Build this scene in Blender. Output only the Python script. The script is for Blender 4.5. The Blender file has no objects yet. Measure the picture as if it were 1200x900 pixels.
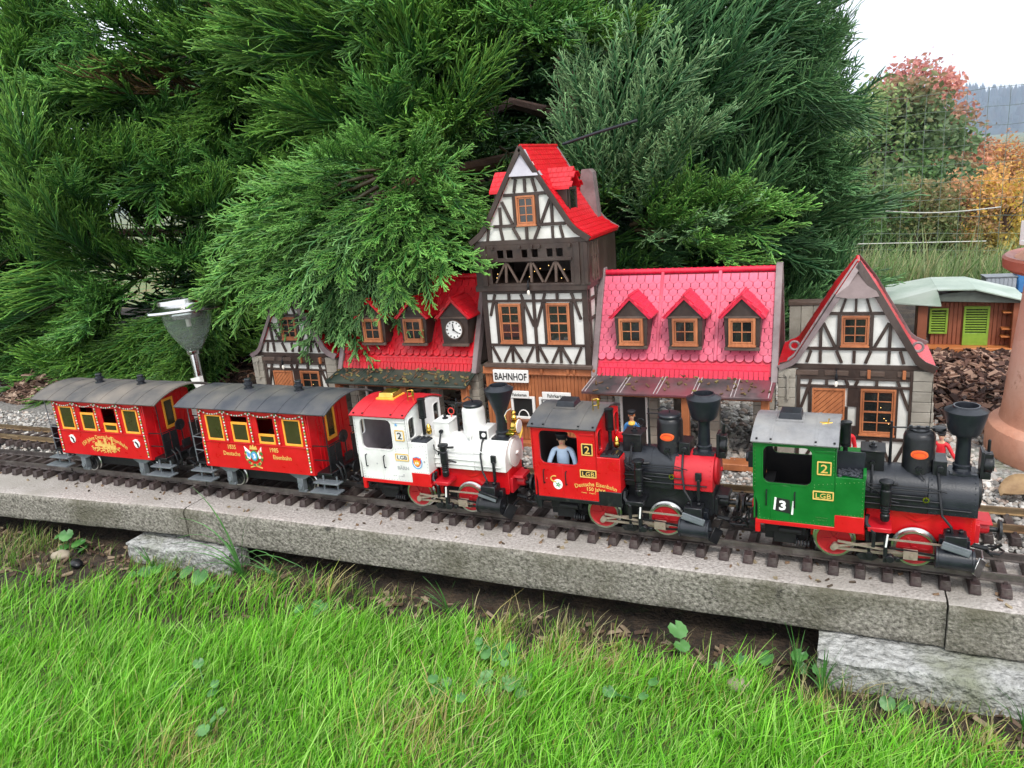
import bpy, bmesh, math, random
import numpy as np
from mathutils import Vector, Matrix, Euler, noise
from mathutils.geometry import tessellate_polygon
random.seed(7); RNG = np.random.default_rng(7)
SC = bpy.context.scene; COL = SC.collection
S = 0.01                      # all sizes below are millimetres of the model railway; 1 Blender unit = 100 mm
R = math.radians

# ---------------------------------------------------------------- camera, sky, sun, exposure
cam = bpy.data.objects.new('camera', bpy.data.cameras.new('camera')); COL.objects.link(cam)
cam.data.sensor_width = 36; cam.data.lens = 36 * 889.51 / 1200
cam.data.clip_start = 0.1; cam.data.clip_end = 60000
def cam_axes(p, y, r):
    cp, sp, cy, sy, cr, sr = math.cos(p), math.sin(p), math.cos(y), math.sin(y), math.cos(r), math.sin(r)
    f = Vector((sy*cp, cy*cp, -sp)); rt = Vector((cy, -sy, 0)); up = rt.cross(f)
    return cr*rt + sr*up, -sr*rt + cr*up, f
_r, _u, _f = cam_axes(R(15.56622), R(-24.22205), R(-4.82186))
CAMP = Vector((24.44, -843.97, 446.18))
cam.matrix_world = Matrix(((_r.x, _u.x, -_f.x, CAMP.x*S), (_r.y, _u.y, -_f.y, CAMP.y*S), (_r.z, _u.z, -_f.z, CAMP.z*S), (0, 0, 0, 1)))
SC.camera = cam

w = bpy.data.worlds.new("World"); SC.world = w; w.use_nodes = True
nt = w.node_tree; nt.nodes.clear()
wo = nt.nodes.new('ShaderNodeOutputWorld'); bg = nt.nodes.new('ShaderNodeBackground'); bg.inputs[1].default_value = 0.115
sky = nt.nodes.new('ShaderNodeTexSky'); sky.sky_type = 'NISHITA'; sky.sun_disc = False
SUN_EL, SUN_AZ = R(52), R(150)       # azimuth measured from +Y clockwise
sky.sun_elevation = SUN_EL; sky.sun_rotation = SUN_AZ; sky.dust_density = 3; sky.air_density = 1.0
mx = nt.nodes.new('ShaderNodeMix'); mx.data_type = 'RGBA'; mx.inputs[0].default_value = 0.88
mx.inputs[7].default_value = (10.2, 10.6, 11.1, 1)    # even white cloud cover
nt.links.new(sky.outputs[0], mx.inputs[6]); nt.links.new(mx.outputs[2], bg.inputs[0]); nt.links.new(bg.outputs[0], wo.inputs[0])
sun = bpy.data.objects.new('sun', bpy.data.lights.new('sun', 'SUN')); COL.objects.link(sun)
sun.data.energy = 1.5; sun.data.angle = R(14); sun.data.color = (1, 0.96, 0.9)
sd = Vector((math.sin(SUN_AZ)*math.cos(SUN_EL), math.cos(SUN_AZ)*math.cos(SUN_EL), math.sin(SUN_EL)))
sun.rotation_euler = sd.to_track_quat('Z', 'Y').to_euler()
SC.view_settings.view_transform = 'Standard'; SC.view_settings.look = 'None'
SC.view_settings.exposure = 0.68; SC.view_settings.gamma = 1
SC.cycles.max_bounces = 6; SC.cycles.diffuse_bounces = 3; SC.cycles.glossy_bounces = 3; SC.cycles.transparent_max_bounces = 12
SC.cycles.use_denoising = True

# ---------------------------------------------------------------- materials
def mat(name, c1, c2=None, rough=.5, metal=0, scale=8, bump=0, bscale=None, stretch=None, spec=.5, coat=0, lo=.35, hi=.65, c3=None, s3=2.5, c4=None, s4=7, p4_=.6, rvar=0, trans=0, detail=6, sub=0, objvar=0, bdist=.02):
    m = bpy.data.materials.new(name); m.use_nodes = True; n = m.node_tree.nodes; l = m.node_tree.links
    b = n['Principled BSDF']; b.inputs['Roughness'].default_value = rough; b.inputs['Metallic'].default_value = metal
    b.inputs['Specular IOR Level'].default_value = spec; b.inputs['Coat Weight'].default_value = coat
    b.inputs['Transmission Weight'].default_value = trans
    if sub: b.inputs['Subsurface Weight'].default_value = sub
    b.inputs['Base Color'].default_value = (*c1, 1)
    tc = n.new('ShaderNodeTexCoord'); src = tc.outputs['Object']
    if stretch:
        mp = n.new('ShaderNodeMapping'); mp.inputs['Scale'].default_value = stretch; l.new(src, mp.inputs[0]); src = mp.outputs[0]
    col = None
    if c2:
        nz = n.new('ShaderNodeTexNoise'); nz.inputs['Scale'].default_value = scale; nz.inputs['Detail'].default_value = detail; nz.inputs['Roughness'].default_value = .65; l.new(src, nz.inputs['Vector'])
        cr = n.new('ShaderNodeValToRGB'); cr.color_ramp.elements[0].position = lo; cr.color_ramp.elements[1].position = hi
        cr.color_ramp.elements[0].color = (*c1, 1); cr.color_ramp.elements[1].color = (*c2, 1); l.new(nz.outputs[0], cr.inputs[0]); col = cr.outputs[0]
        if c3:
            n3 = n.new('ShaderNodeTexNoise'); n3.inputs['Scale'].default_value = s3; n3.inputs['Detail'].default_value = 5; l.new(tc.outputs['Object'], n3.inputs['Vector'])
            r3 = n.new('ShaderNodeValToRGB'); r3.color_ramp.elements[0].position = .45; r3.color_ramp.elements[1].position = .68; l.new(n3.outputs[0], r3.inputs[0])
            mm = n.new('ShaderNodeMix'); mm.data_type = 'RGBA'; l.new(r3.outputs[0], mm.inputs[0]); l.new(col, mm.inputs[6]); mm.inputs[7].default_value = (*c3, 1); col = mm.outputs[2]
        if c4:
            n4 = n.new('ShaderNodeTexNoise'); n4.inputs['Scale'].default_value = s4; n4.inputs['Detail'].default_value = 8; n4.inputs['Roughness'].default_value = .7; l.new(tc.outputs['Object'], n4.inputs['Vector'])
            r4 = n.new('ShaderNodeValToRGB'); r4.color_ramp.elements[0].position = p4_; r4.color_ramp.elements[1].position = p4_+.09; l.new(n4.outputs[0], r4.inputs[0])
            mm = n.new('ShaderNodeMix'); mm.data_type = 'RGBA'; l.new(r4.outputs[0], mm.inputs[0]); l.new(col, mm.inputs[6]); mm.inputs[7].default_value = (*c4, 1); col = mm.outputs[2]
        if objvar:
            oi = n.new('ShaderNodeObjectInfo'); hs = n.new('ShaderNodeHueSaturation'); mr = n.new('ShaderNodeMapRange')
            mr.inputs[3].default_value = 1-objvar; mr.inputs[4].default_value = 1+objvar; l.new(oi.outputs['Random'], mr.inputs[0]); l.new(mr.outputs[0], hs.inputs['Value']); l.new(col, hs.inputs['Color']); col = hs.outputs[0]
        l.new(col, b.inputs['Base Color'])
        if rvar:
            mr = n.new('ShaderNodeMapRange'); mr.inputs[3].default_value = rough-rvar; mr.inputs[4].default_value = rough+rvar; l.new(nz.outputs[0], mr.inputs[0]); l.new(mr.outputs[0], b.inputs['Roughness'])
    if bump:
        nb = n.new('ShaderNodeTexNoise'); nb.inputs['Scale'].default_value = bscale or scale*3; nb.inputs['Detail'].default_value = 8; l.new(src, nb.inputs['Vector'])
        bp = n.new('ShaderNodeBump'); bp.inputs['Strength'].default_value = bump; bp.inputs['Distance'].default_value = bdist; l.new(nb.outputs[0], bp.inputs['Height']); l.new(bp.outputs[0], b.inputs['Normal'])
    return m
def emit(name, c, s):
    m = mat(name, c); b = m.node_tree.nodes['Principled BSDF']; b.inputs['Emission Color'].default_value = (*c, 1); b.inputs['Emission Strength'].default_value = s; return m
M_ = {}
def A(k, *a, **kw): M_[k] = mat(k, *a, **kw)
A('red_paint', (.50,.004,.008), (.58,.008,.013), rough=.3, scale=5, bump=.05, bscale=30, rvar=.1, c4=(.33,.02,.02), s4=9, p4_=.64)
A('red_satin', (.42,.004,.012), (.5,.01,.02), rough=.42, scale=6, bump=.05, bscale=40)
A('green_paint', (.002,.115,.014), (.004,.15,.02), rough=.33, scale=5, bump=.05, bscale=30, rvar=.1, c4=(.02,.10,.025), s4=9, p4_=.64)
A('white_paint', (.7,.7,.68), (.78,.78,.76), rough=.35, scale=4, bump=.04, bscale=30, c3=(.56,.55,.53), c4=(.42,.4,.37), s4=11, p4_=.66)
A('black_plastic', (.006,.0065,.008), (.012,.013,.016), rough=.36, scale=9, bump=.12, bscale=60, rvar=.08, spec=.4, c4=(.045,.04,.035), s4=7, p4_=.6)
A('black_matte', (.006,.006,.007), (.012,.012,.013), rough=.6, scale=9, bump=.1, spec=.3)
A('blue_black', (.009,.011,.016), (.018,.021,.028), rough=.36, scale=7, bump=.1, bscale=60, rvar=.08, spec=.45, c4=(.05,.047,.045), s4=6, p4_=.63)
A('grey_plastic', (.10,.115,.13), (.15,.165,.18), rough=.45, scale=8)
A('roof_dark', (.03,.034,.045), (.06,.062,.07), rough=.46, scale=3, bump=.15, bscale=50, c3=(.13,.12,.105), s3=1.4, rvar=.1)
A('roof_dusty', (.06,.058,.06), (.12,.108,.095), rough=.6, scale=3, bump=.15, bscale=50, c3=(.2,.17,.14), s3=1.1)
A('roof_silver', (.16,.16,.17), (.27,.27,.275), rough=.42, scale=3, bump=.2, bscale=50, c3=(.38,.36,.33), s3=1.1, metal=.2)
A('wheel_red', (.30,.003,.008), (.4,.006,.012), rough=.45, scale=6)
A('inside_grey', (.3,.27,.3), (.38,.35,.37), rough=.5, scale=4)
A('beige_stone', (.26,.22,.16), (.36,.31,.23), rough=.7, scale=4, bump=.2)
A('tan_leaf', (.2,.12,.06), (.38,.26,.13), rough=.7, scale=2.5, bump=.8, bscale=6, c3=(.1,.05,.03), s3=1.3)
A('brass', (.75,.5,.12), (.6,.38,.07), rough=.22, metal=1, scale=10)
A('gold_print', (.75,.5,.14), (.62,.38,.08), rough=.4, scale=20)
A('steel', (.5,.5,.5), (.62,.62,.6), rough=.28, metal=1, scale=12, bump=.05)
A('rod_metal', (.3,.24,.19), (.4,.33,.27), rough=.4, metal=.35, scale=12)
A('rail_metal', (.12,.105,.10), (.19,.165,.155), rough=.42, metal=.7, scale=14, bump=.15, c3=(.08,.06,.055), s3=3)
A('rail_brass', (.30,.22,.13), (.38,.28,.17), rough=.45, metal=.8, scale=14, bump=.15, c3=(.2,.13,.08), s3=3)
A('sleeper_plastic', (.024,.013,.013), (.046,.026,.025), rough=.55, scale=14, stretch=(3,.5,3), bump=.5, bscale=12, objvar=.25, c3=(.085,.068,.062), s3=6)
A('orange_trim', (.85,.33,.03), (.95,.42,.05), rough=.4, scale=8)
A('olive_glass', (.035,.03,.012), (.05,.042,.02), rough=.08, scale=4, coat=.4)
A('dark_glass', (.01,.012,.012), (.025,.025,.022), rough=.06, scale=3, coat=.5)
A('white_print', (.85,.85,.83), (.8,.8,.78), rough=.4)
A('grey_print', (.35,.35,.36), (.4,.4,.42), rough=.4)
A('black_print', (.01,.01,.01), (.015,.015,.015), rough=.5)
A('blue_print', (.1,.3,.6), (.12,.35,.65), rough=.4)
A('green_print', (.04,.22,.06), (.05,.3,.08), rough=.4)
A('red_print', (.6,.04,.03), (.65,.06,.04), rough=.4)
A('orange_enamel', (.75,.1,.02), (.8,.14,.03), rough=.3)
A('coal', (.02,.022,.03), (.06,.065,.08), rough=.35, scale=30, bump=.6)
A('cab_inside', (.02,.02,.022), (.035,.03,.03), rough=.6)
A('timber', (.022,.011,.008), (.042,.022,.015), rough=.5, scale=7, stretch=(1,1,.6), bump=.25, bscale=20, c3=(.055,.038,.03), s3=2.2)
A('timber_light', (.07,.045,.034), (.11,.072,.055), rough=.55, scale=6, bump=.25, bscale=20)
A('barge', (.15,.11,.11), (.23,.18,.18), rough=.45, scale=4, bump=.15)
A('cap_slate', (.12,.085,.08), (.17,.125,.12), rough=.45, scale=4, bump=.15)
A('cap_pale', (.38,.36,.41), (.48,.46,.5), rough=.45, scale=4, bump=.15)
A('plaster', (.62,.61,.57), (.72,.71,.67), rough=.65, scale=5, bump=.2, bscale=40, c3=(.48,.47,.42), s3=1.6, c4=(.36,.33,.27), s4=5, p4_=.64)
A('orange_wood', (.36,.12,.045), (.5,.18,.07), rough=.5, scale=6, stretch=(4,4,.7), bump=.2, c3=(.28,.09,.035), s3=2)
A('brown_wood', (.17,.06,.03), (.25,.09,.045), rough=.5, scale=6, stretch=(4,4,.7), bump=.2)
A('roof_red', (.5,.004,.01), (.62,.008,.02), rough=.38, scale=8, bump=.15, objvar=.14, c4=(.22,.02,.012), s4=5, p4_=.6)
A('roof_pink_sheen', (.58,.075,.14), (.72,.15,.22), rough=.36, scale=6, bump=.12, objvar=.12, c3=(.5,.05,.09), s3=1.5, c4=(.4,.13,.13), s4=7, p4_=.62)  # red tiles; the white sky's reflection is put into the base colour as pink
A('roof_grout', (.16,.008,.02), (.2,.012,.03), rough=.6)
A('roof_crimson', (.54,.006,.03), (.64,.014,.055), rough=.38, scale=8, bump=.12, c4=(.3,.02,.02), s4=6, p4_=.62)
A('stone_grey', (.27,.245,.2), (.36,.33,.28), rough=.7, scale=5, bump=.3, bscale=25, objvar=.1, c3=(.2,.18,.15), s3=2)
A('mortar', (.07,.06,.055), (.1,.09,.08), rough=.8)
A('awning_green', (.014,.024,.02), (.03,.045,.036), rough=.45, scale=6, bump=.15, c3=(.06,.07,.055), s3=2, c4=(.13,.13,.1), s4=8, p4_=.66)
A('awning_red', (.035,.035,.036), (.12,.075,.078), rough=.42, scale=2.2, bump=.15, c3=(.2,.035,.05), s3=1.3, lo=.4, hi=.62)
A('seam_white', (.5,.45,.45), (.35,.3,.3), rough=.5, scale=9)
A('sign_white', (.78,.77,.74), (.84,.83,.8), rough=.4, scale=4)
A('concrete', (.065,.058,.045), (.36,.335,.29), rough=.9, scale=24, detail=9, bump=1, bscale=26, lo=.34, hi=.68, c3=(.085,.078,.05), s3=.8, c4=(.03,.028,.022), s4=4.5, p4_=.6, bdist=.04)
A('concrete_top', (.22,.195,.18), (.5,.455,.425), rough=.92, scale=26, detail=9, bump=.9, bscale=34, lo=.34, hi=.62, c3=(.3,.275,.245), s3=.9, c4=(.17,.15,.13), s4=6, p4_=.6, bdist=.03)
A('rough_block', (.15,.15,.14), (.47,.47,.455), rough=.88, scale=14, detail=10, bump=1, bscale=11, lo=.3, hi=.62, c3=(.20,.21,.15), s3=1.5, c4=(.06,.06,.045), s4=9, p4_=.6, bdist=.12)
A('soil', (.007,.005,.003), (.045,.028,.018), rough=.95, scale=11, detail=10, bump=1, bscale=20, c3=(.075,.05,.03), s3=2.2, c4=(.03,.035,.012), s4=4, p4_=.58, bdist=.08)
A('lawn_soil', (.03,.045,.012), (.06,.09,.02), rough=.95, scale=6, bump=1, bscale=12)
A('gravel_base', (.08,.075,.07), (.26,.245,.23), rough=.9, scale=22, bump=1, bscale=24, lo=.3, hi=.6, bdist=.05)
A('skin', (.55,.3,.19), (.6,.34,.22), rough=.5, scale=8)
A('shirt_blue', (.28,.38,.52), (.36,.46,.6), rough=.6, scale=8)
A('cloth_black', (.012,.012,.015), (.02,.02,.024), rough=.6)
A('cloth_red', (.6,.012,.02), (.66,.02,.03), rough=.5)
A('cloth_white', (.75,.74,.72), (.8,.79,.77), rough=.5)
A('cloth_pink', (.65,.05,.13), (.7,.07,.17), rough=.5)
A('cloth_yellow', (.75,.42,.04), (.8,.5,.07), rough=.5)
A('cloth_blue', (.04,.16,.4), (.05,.2,.46), rough=.5)
A('hair_orange', (.55,.17,.05), (.62,.22,.07), rough=.5)
A('terracotta', (.47,.21,.135), (.57,.28,.185), rough=.7, scale=2.2, bump=.5, bscale=26, c3=(.64,.42,.33), s3=.9, c4=(.34,.15,.10), s4=2.2, p4_=.62)
A('terracotta_dark', (.30,.085,.055), (.38,.12,.08), rough=.5, scale=2.2, bump=.15, bscale=30)
A('cottage_wall', (.22,.065,.03), (.29,.09,.045), rough=.6, scale=4, bump=.1)
A('cottage_floor', (.45,.14,.04), (.52,.19,.06), rough=.5, scale=4)
A('cottage_roof', (.25,.32,.26), (.35,.42,.35), rough=.5, scale=2, c3=(.42,.47,.42), s3=1)
A('cottage_gable', (.085,.1,.085), (.11,.13,.11), rough=.6)
A('lime', (.2,.34,.035), (.26,.42,.05), rough=.45)
A('chrome', (.6,.6,.6), (.7,.7,.7), rough=.16, metal=1, scale=5, bump=.04)
A('bark', (.05,.028,.02), (.11,.06,.045), rough=.9, scale=5, stretch=(3,3,.6), bump=1)
A('chip_bark', (.035,.016,.012), (.13,.06,.045), rough=.85, scale=3, bump=.6, bscale=12, c3=(.24,.14,.1), s3=1.1)
A('twig_bark', (.10,.045,.025), (.16,.08,.04), rough=.8)
A('wire', (.12,.15,.13), (.2,.24,.2), rough=.5, metal=.5)
A('cord_white', (.6,.6,.55), (.7,.7,.65), rough=.6)
A('leaf_gold', (.5,.3,.08), (.42,.2,.08), rough=.6, scale=3, bump=.2, c3=(.3,.14,.06))
A('grey_box', (.27,.3,.34), (.33,.36,.4), rough=.5, scale=5)
A('slate_leaf', (.025,.11,.015), (.05,.17,.03), rough=.45, scale=3, bump=.1, c3=(.08,.22,.05))
A('pale_leaf', (.06,.18,.04), (.11,.25,.075), rough=.5, scale=3, bump=.15, c3=(.05,.15,.035))
M_['lamp_warm'] = emit('lamp_warm', (1,.62,.2), 1.6)
M_['lamp_white'] = mat('lamp_white', (.85,.8,.7), rough=.3)
def glassmat():
    m = bpy.data.materials.new('lamp_glass'); m.use_nodes = True; n = m.node_tree.nodes; l = m.node_tree.links
    b = n['Principled BSDF']; b.inputs['Roughness'].default_value = .05; b.inputs['Transmission Weight'].default_value = .92; b.inputs['IOR'].default_value = 1.15
    b.inputs['Base Color'].default_value = (.85,.9,.88,1)
    nz = n.new('ShaderNodeTexNoise'); nz.inputs['Scale'].default_value = 4; bp = n.new('ShaderNodeBump'); bp.inputs['Strength'].default_value = .15; l.new(nz.outputs[0], bp.inputs['Height']); l.new(bp.outputs[0], b.inputs['Normal'])
    return m
M_['lamp_glass'] = glassmat()
def vcol_mat(name, rough=.5, spec=.3, trl=0, nscale=3):
    """colour carried by the geometry itself (blade, leaf or stone colour), varied by noise"""
    m = bpy.data.materials.new(name); m.use_nodes = True; n = m.node_tree.nodes; l = m.node_tree.links
    b = n['Principled BSDF']; b.inputs['Roughness'].default_value = rough; b.inputs['Specular IOR Level'].default_value = spec
    at = n.new('ShaderNodeAttribute'); at.attribute_name = 'tint'
    nz = n.new('ShaderNodeTexNoise'); nz.inputs['Scale'].default_value = nscale; tc = n.new('ShaderNodeTexCoord'); l.new(tc.outputs['Object'], nz.inputs['Vector'])
    hs = n.new('ShaderNodeHueSaturation'); mr = n.new('ShaderNodeMapRange'); mr.inputs[3].default_value = .75; mr.inputs[4].default_value = 1.25
    l.new(nz.outputs[0], mr.inputs[0]); l.new(mr.outputs[0], hs.inputs['Value']); l.new(at.outputs['Color'], hs.inputs['Color'])
    oi = n.new('ShaderNodeObjectInfo'); h2 = n.new('ShaderNodeHueSaturation'); m2 = n.new('ShaderNodeMapRange'); m2.inputs[3].default_value = .8; m2.inputs[4].default_value = 1.2
    l.new(oi.outputs['Random'], m2.inputs[0]); l.new(m2.outputs[0], h2.inputs['Value']); l.new(hs.outputs[0], h2.inputs['Color'])
    l.new(h2.outputs[0], b.inputs['Base Color'])
    if trl:
        tr = n.new('ShaderNodeBsdfTranslucent'); l.new(h2.outputs[0], tr.inputs[0]); ms = n.new('ShaderNodeMixShader'); ms.inputs[0].default_value = trl
        l.new(b.outputs[0], ms.inputs[1]); l.new(tr.outputs[0], ms.inputs[2]); l.new(ms.outputs[0], n['Material Output'].inputs[0])
    return m
M_['grass'] = vcol_mat('grass', .5, .3, .3)
M_['foliage'] = vcol_mat('foliage', .42, .35, .12)
M_['leaves'] = vcol_mat('leaves', .5, .3, .3, 8)
M_['stones'] = vcol_mat('stones', .8, .3)

# ---------------------------------------------------------------- helpers
def link(o, parent=None):
    COL.objects.link(o)
    if parent is not None: o.parent = parent
    return o
def tag(o, label=None, cat=None, group=None, kind=None):
    if label: o['label'] = label
    if cat: o['category'] = cat
    if group: o['group'] = group
    if kind: o['kind'] = kind
    return o
def empty(name, loc=(0,0,0), rz=0, label=None, cat=None, group=None, kind=None):
    o = bpy.data.objects.new(name, None); o.empty_display_size = .2; link(o); o.location = Vector(loc)*S; o.rotation_euler.z = rz
    return tag(o, label, cat, group, kind)
def copy_tree(o, parent=None):
    c = o.copy(); link(c)
    if parent is not None: c.parent = parent
    for ch in list(o.children): copy_tree(ch, c)
    return c
class MB:
    def __init__(s): s.v = []; s.f = []; s.m = []; s.mi = 0
    def add(s, vs, fs):
        b = len(s.v); s.v += [tuple(p) for p in vs]; s.f += [tuple(i+b for i in f) for f in fs]; s.m += [s.mi]*len(fs); return s
    def box(s, x0, x1, y0, y1, z0, z1, top=None):
        t = top or 0      # inset of the top face
        v = [(x0,y0,z0),(x1,y0,z0),(x1,y1,z0),(x0,y1,z0),(x0+t,y0+t,z1),(x1-t,y0+t,z1),(x1-t,y1-t,z1),(x0+t,y1-t,z1)]
        return s.add(v, [(0,3,2,1),(4,5,6,7),(0,1,5,4),(1,2,6,5),(2,3,7,6),(3,0,4,7)])
    def bar(s, p, q, w, h, up=(0,0,1)):
        p = Vector(p); q = Vector(q); d = (q-p).normalized(); u = Vector(up); a = d.cross(u)
        if a.length < 1e-4: a = d.cross(Vector((1,0,0)))
        a.normalize(); b = a.cross(d).normalized(); a = a*w/2; b = b*h/2
        v = [p-a-b,p+a-b,p+a+b,p-a+b,q-a-b,q+a-b,q+a+b,q-a+b]
        return s.add(v, [(0,3,2,1),(4,5,6,7),(0,1,5,4),(1,2,6,5),(2,3,7,6),(3,0,4,7)][::1])
    def cyl(s, p, q, r0, r1=None, n=16):
        r1 = r0 if r1 is None else r1
        return s.tube([p, q], [r0, r1], n)
    def tube(s, pts, rs, n=8, caps=True):
        pts = [Vector(p) for p in pts]
        if not isinstance(rs, (list, tuple)): rs = [rs]*len(pts)
        vs = []; prev = None
        for i, p in enumerate(pts):
            d = (pts[min(i+1, len(pts)-1)] - pts[max(i-1, 0)]).normalized()
            if prev is None:
                a = d.cross(Vector((0,0,1)))
                if a.length < .05: a = d.cross(Vector((0,1,0)))
            else: a = prev - d*prev.dot(d)
            a.normalize(); prev = a; b = d.cross(a)
            for k in range(n):
                t = 2*math.pi*k/n; vs.append(p + (a*math.cos(t) + b*math.sin(t))*rs[i])
        fs = []
        for i in range(len(pts)-1):
            for k in range(n):
                k2 = (k+1) % n; fs.append((i*n+k, i*n+k2, (i+1)*n+k2, (i+1)*n+k))
        if caps: fs += [tuple(range(n))[::-1], tuple(range((len(pts)-1)*n, len(pts)*n))]
        return s.add(vs, fs)
    def lathe(s, prof, c=(0,0,0), n=24, axis='z', caps=True):
        vs = []
        for r, h in prof:
            for k in range(n):
                t = 2*math.pi*k/n; a, b = r*math.cos(t), r*math.sin(t)
                vs.append((c[0]+a, c[1]+b, c[2]+h) if axis == 'z' else ((c[0]+h, c[1]+a, c[2]+b) if axis == 'x' else (c[0]+b, c[1]+h, c[2]+a)))
        m = len(prof); fs = [(i*n+k, i*n+(k+1) % n, (i+1)*n+(k+1) % n, (i+1)*n+k) for i in range(m-1) for k in range(n)]
        if caps: fs += [tuple(range(n))[::-1], tuple(range((m-1)*n, m*n))]
        return s.add(vs, fs)
    def ball(s, c, r, n=12, sc=(1,1,1)):
        m = n//2+1; P = [(math.sin(math.pi*i/m), -math.cos(math.pi*i/m)) for i in range(1, m)]
        vs = [(c[0]+r*a*math.cos(2*math.pi*k/n)*sc[0], c[1]+r*a*math.sin(2*math.pi*k/n)*sc[1], c[2]+r*b*sc[2]) for a, b in P for k in range(n)]
        L = len(P); fs = [(i*n+k, i*n+(k+1) % n, (i+1)*n+(k+1) % n, (i+1)*n+k) for i in range(L-1) for k in range(n)]
        vs += [(c[0], c[1], c[2]-r*sc[2]), (c[0], c[1], c[2]+r*sc[2])]
        fs += [(L*n, (k+1) % n, k) for k in range(n)] + [(L*n+1, (L-1)*n+k, (L-1)*n+(k+1) % n) for k in range(n)]
        return s.add(vs, fs)
    def prism(s, outer, a0, a1, holes=(), plane='xz'):
        """2D outline (with holes) in plane xz / yz / xy pushed from a0 to a1 along the remaining axis"""
        loops = [list(outer)] + [list(h) for h in holes]
        tri = tessellate_polygon([[Vector((x, y, 0)) for x, y in L] for L in loops])
        flat = [p for L in loops for p in L]; N = len(flat)
        P = {'xz': lambda u, v, a: (u, a, v), 'yz': lambda u, v, a: (a, u, v), 'xy': lambda u, v, a: (u, v, a)}[plane]
        vs = [P(u, v, a0) for u, v in flat] + [P(u, v, a1) for u, v in flat]
        fs = [tuple(t) for t in tri] + [tuple(i+N for i in t[::-1]) for t in tri]
        o = 0
        for L in loops:
            n = len(L)
            fs += [(o+i, o+(i+1) % n, N+o+(i+1) % n, N+o+i) for i in range(n)]; o += n
        return s.add(vs, fs)
    def build(s, name, material, parent=None, bevel=0, smooth=35, off=(0,0,0), seg=1, kind=None):
        me = bpy.data.meshes.new(name); me.from_pydata([(x*S, y*S, z*S) for x, y, z in s.v], [], s.f)
        ms = material if isinstance(material, (list, tuple)) else [material]
        for m in ms: me.materials.append(M_[m] if isinstance(m, str) else m)
        if len(ms) > 1: me.polygons.foreach_set('material_index', s.m)
        bm = bmesh.new(); bm.from_mesh(me); bmesh.ops.recalc_face_normals(bm, faces=bm.faces); bm.to_mesh(me); bm.free()
        me.shade_smooth(); me.set_sharp_from_angle(angle=R(smooth))
        o = bpy.data.objects.new(name, me); link(o, parent); o.location = Vector(off)*S
        if bevel:
            b = o.modifiers.new('bevel', 'BEVEL'); b.width = bevel*S; b.segments = seg; b.limit_method = 'ANGLE'; b.angle_limit = R(40); b.use_clamp_overlap = True
        if kind: o['kind'] = kind
        return o
def np_mesh(name, V, F, material, parent=None, tint=None, kind=None, smooth=False):
    """V (n,3) mm, F (m,3|4) -> object; tint (n,3) per-vertex colour"""
    me = bpy.data.meshes.new(name); V = np.asarray(V, dtype=np.float32)*S; F = np.asarray(F, dtype=np.int32); k = F.shape[1]
    me.vertices.add(len(V)); me.vertices.foreach_set('co', V.ravel()); me.loops.add(F.size); me.loops.foreach_set('vertex_index', F.ravel())
    me.polygons.add(len(F)); me.polygons.foreach_set('loop_start', np.arange(0, F.size, k, dtype=np.int32))
    if smooth: me.polygons.foreach_set('use_smooth', np.ones(len(F), dtype=bool))
    else: me.polygons.foreach_set('use_smooth', np.zeros(len(F), dtype=bool))
    if tint is not None:
        a = me.attributes.new('tint', 'FLOAT_COLOR', 'POINT'); t = np.ones((len(V), 4), dtype=np.float32); t[:, :3] = tint; a.data.foreach_set('color', t.ravel())
    me.update(calc_edges=True); me.materials.append(M_[material])
    o = bpy.data.objects.new(name, me); link(o, parent)
    if kind: o['kind'] = kind
    return o
def slope_tiles(q, prof, sx, y0, tw, ny, rows, lift=1.0):
    """overlapping courses laid down a roof profile of (x, z) points"""
    seg = [math.dist(prof[i], prof[i+1]) for i in range(len(prof)-1)]; cum = [0]
    for s_ in seg: cum.append(cum[-1]+s_)
    L = cum[-1]; at = lambda s_: (float(np.interp(s_, cum, [p[0] for p in prof])), float(np.interp(s_, cum, [p[1] for p in prof])))
    for i in range(rows):
        (ax, az), (bx, bz) = at(L*i/rows), at(L*(i+1.12)/rows)
        for k in range(ny):
            y = y0+k*tw+(tw/2 if i % 2 else 0); a, b = y+.25, y+tw-.25; X = [sx(ax), sx(bx)]
            q.add([(X[0],a,az+lift*.4),(X[0],b,az+lift*.4),(X[1],b,bz+lift*1.7),(X[1],a,bz+lift*1.7),(X[0],a,az-1),(X[0],b,az-1),(X[1],b,bz-.6),(X[1],a,bz-.6)], [(0,3,2,1),(4,5,6,7),(0,1,5,4),(1,2,6,5),(2,3,7,6),(3,0,4,7)])
def rrect(x0, z0, x1, z1, r, n=4):
    out = []
    for cx, cz, a0 in ((x1-r, z0+r, -90), (x1-r, z1-r, 0), (x0+r, z1-r, 90), (x0+r, z0+r, 180)):
        for i in range(n+1):
            a = R(a0 + 90*i/n); out.append((cx+r*math.cos(a), cz+r*math.sin(a)))
    return out
def arc(yc, zc, ry, rz, a0, a1, n):
    return [(yc+ry*math.cos(R(a0+(a1-a0)*i/n)), zc+rz*math.sin(R(a0+(a1-a0)*i/n))) for i in range(n+1)]
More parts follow.
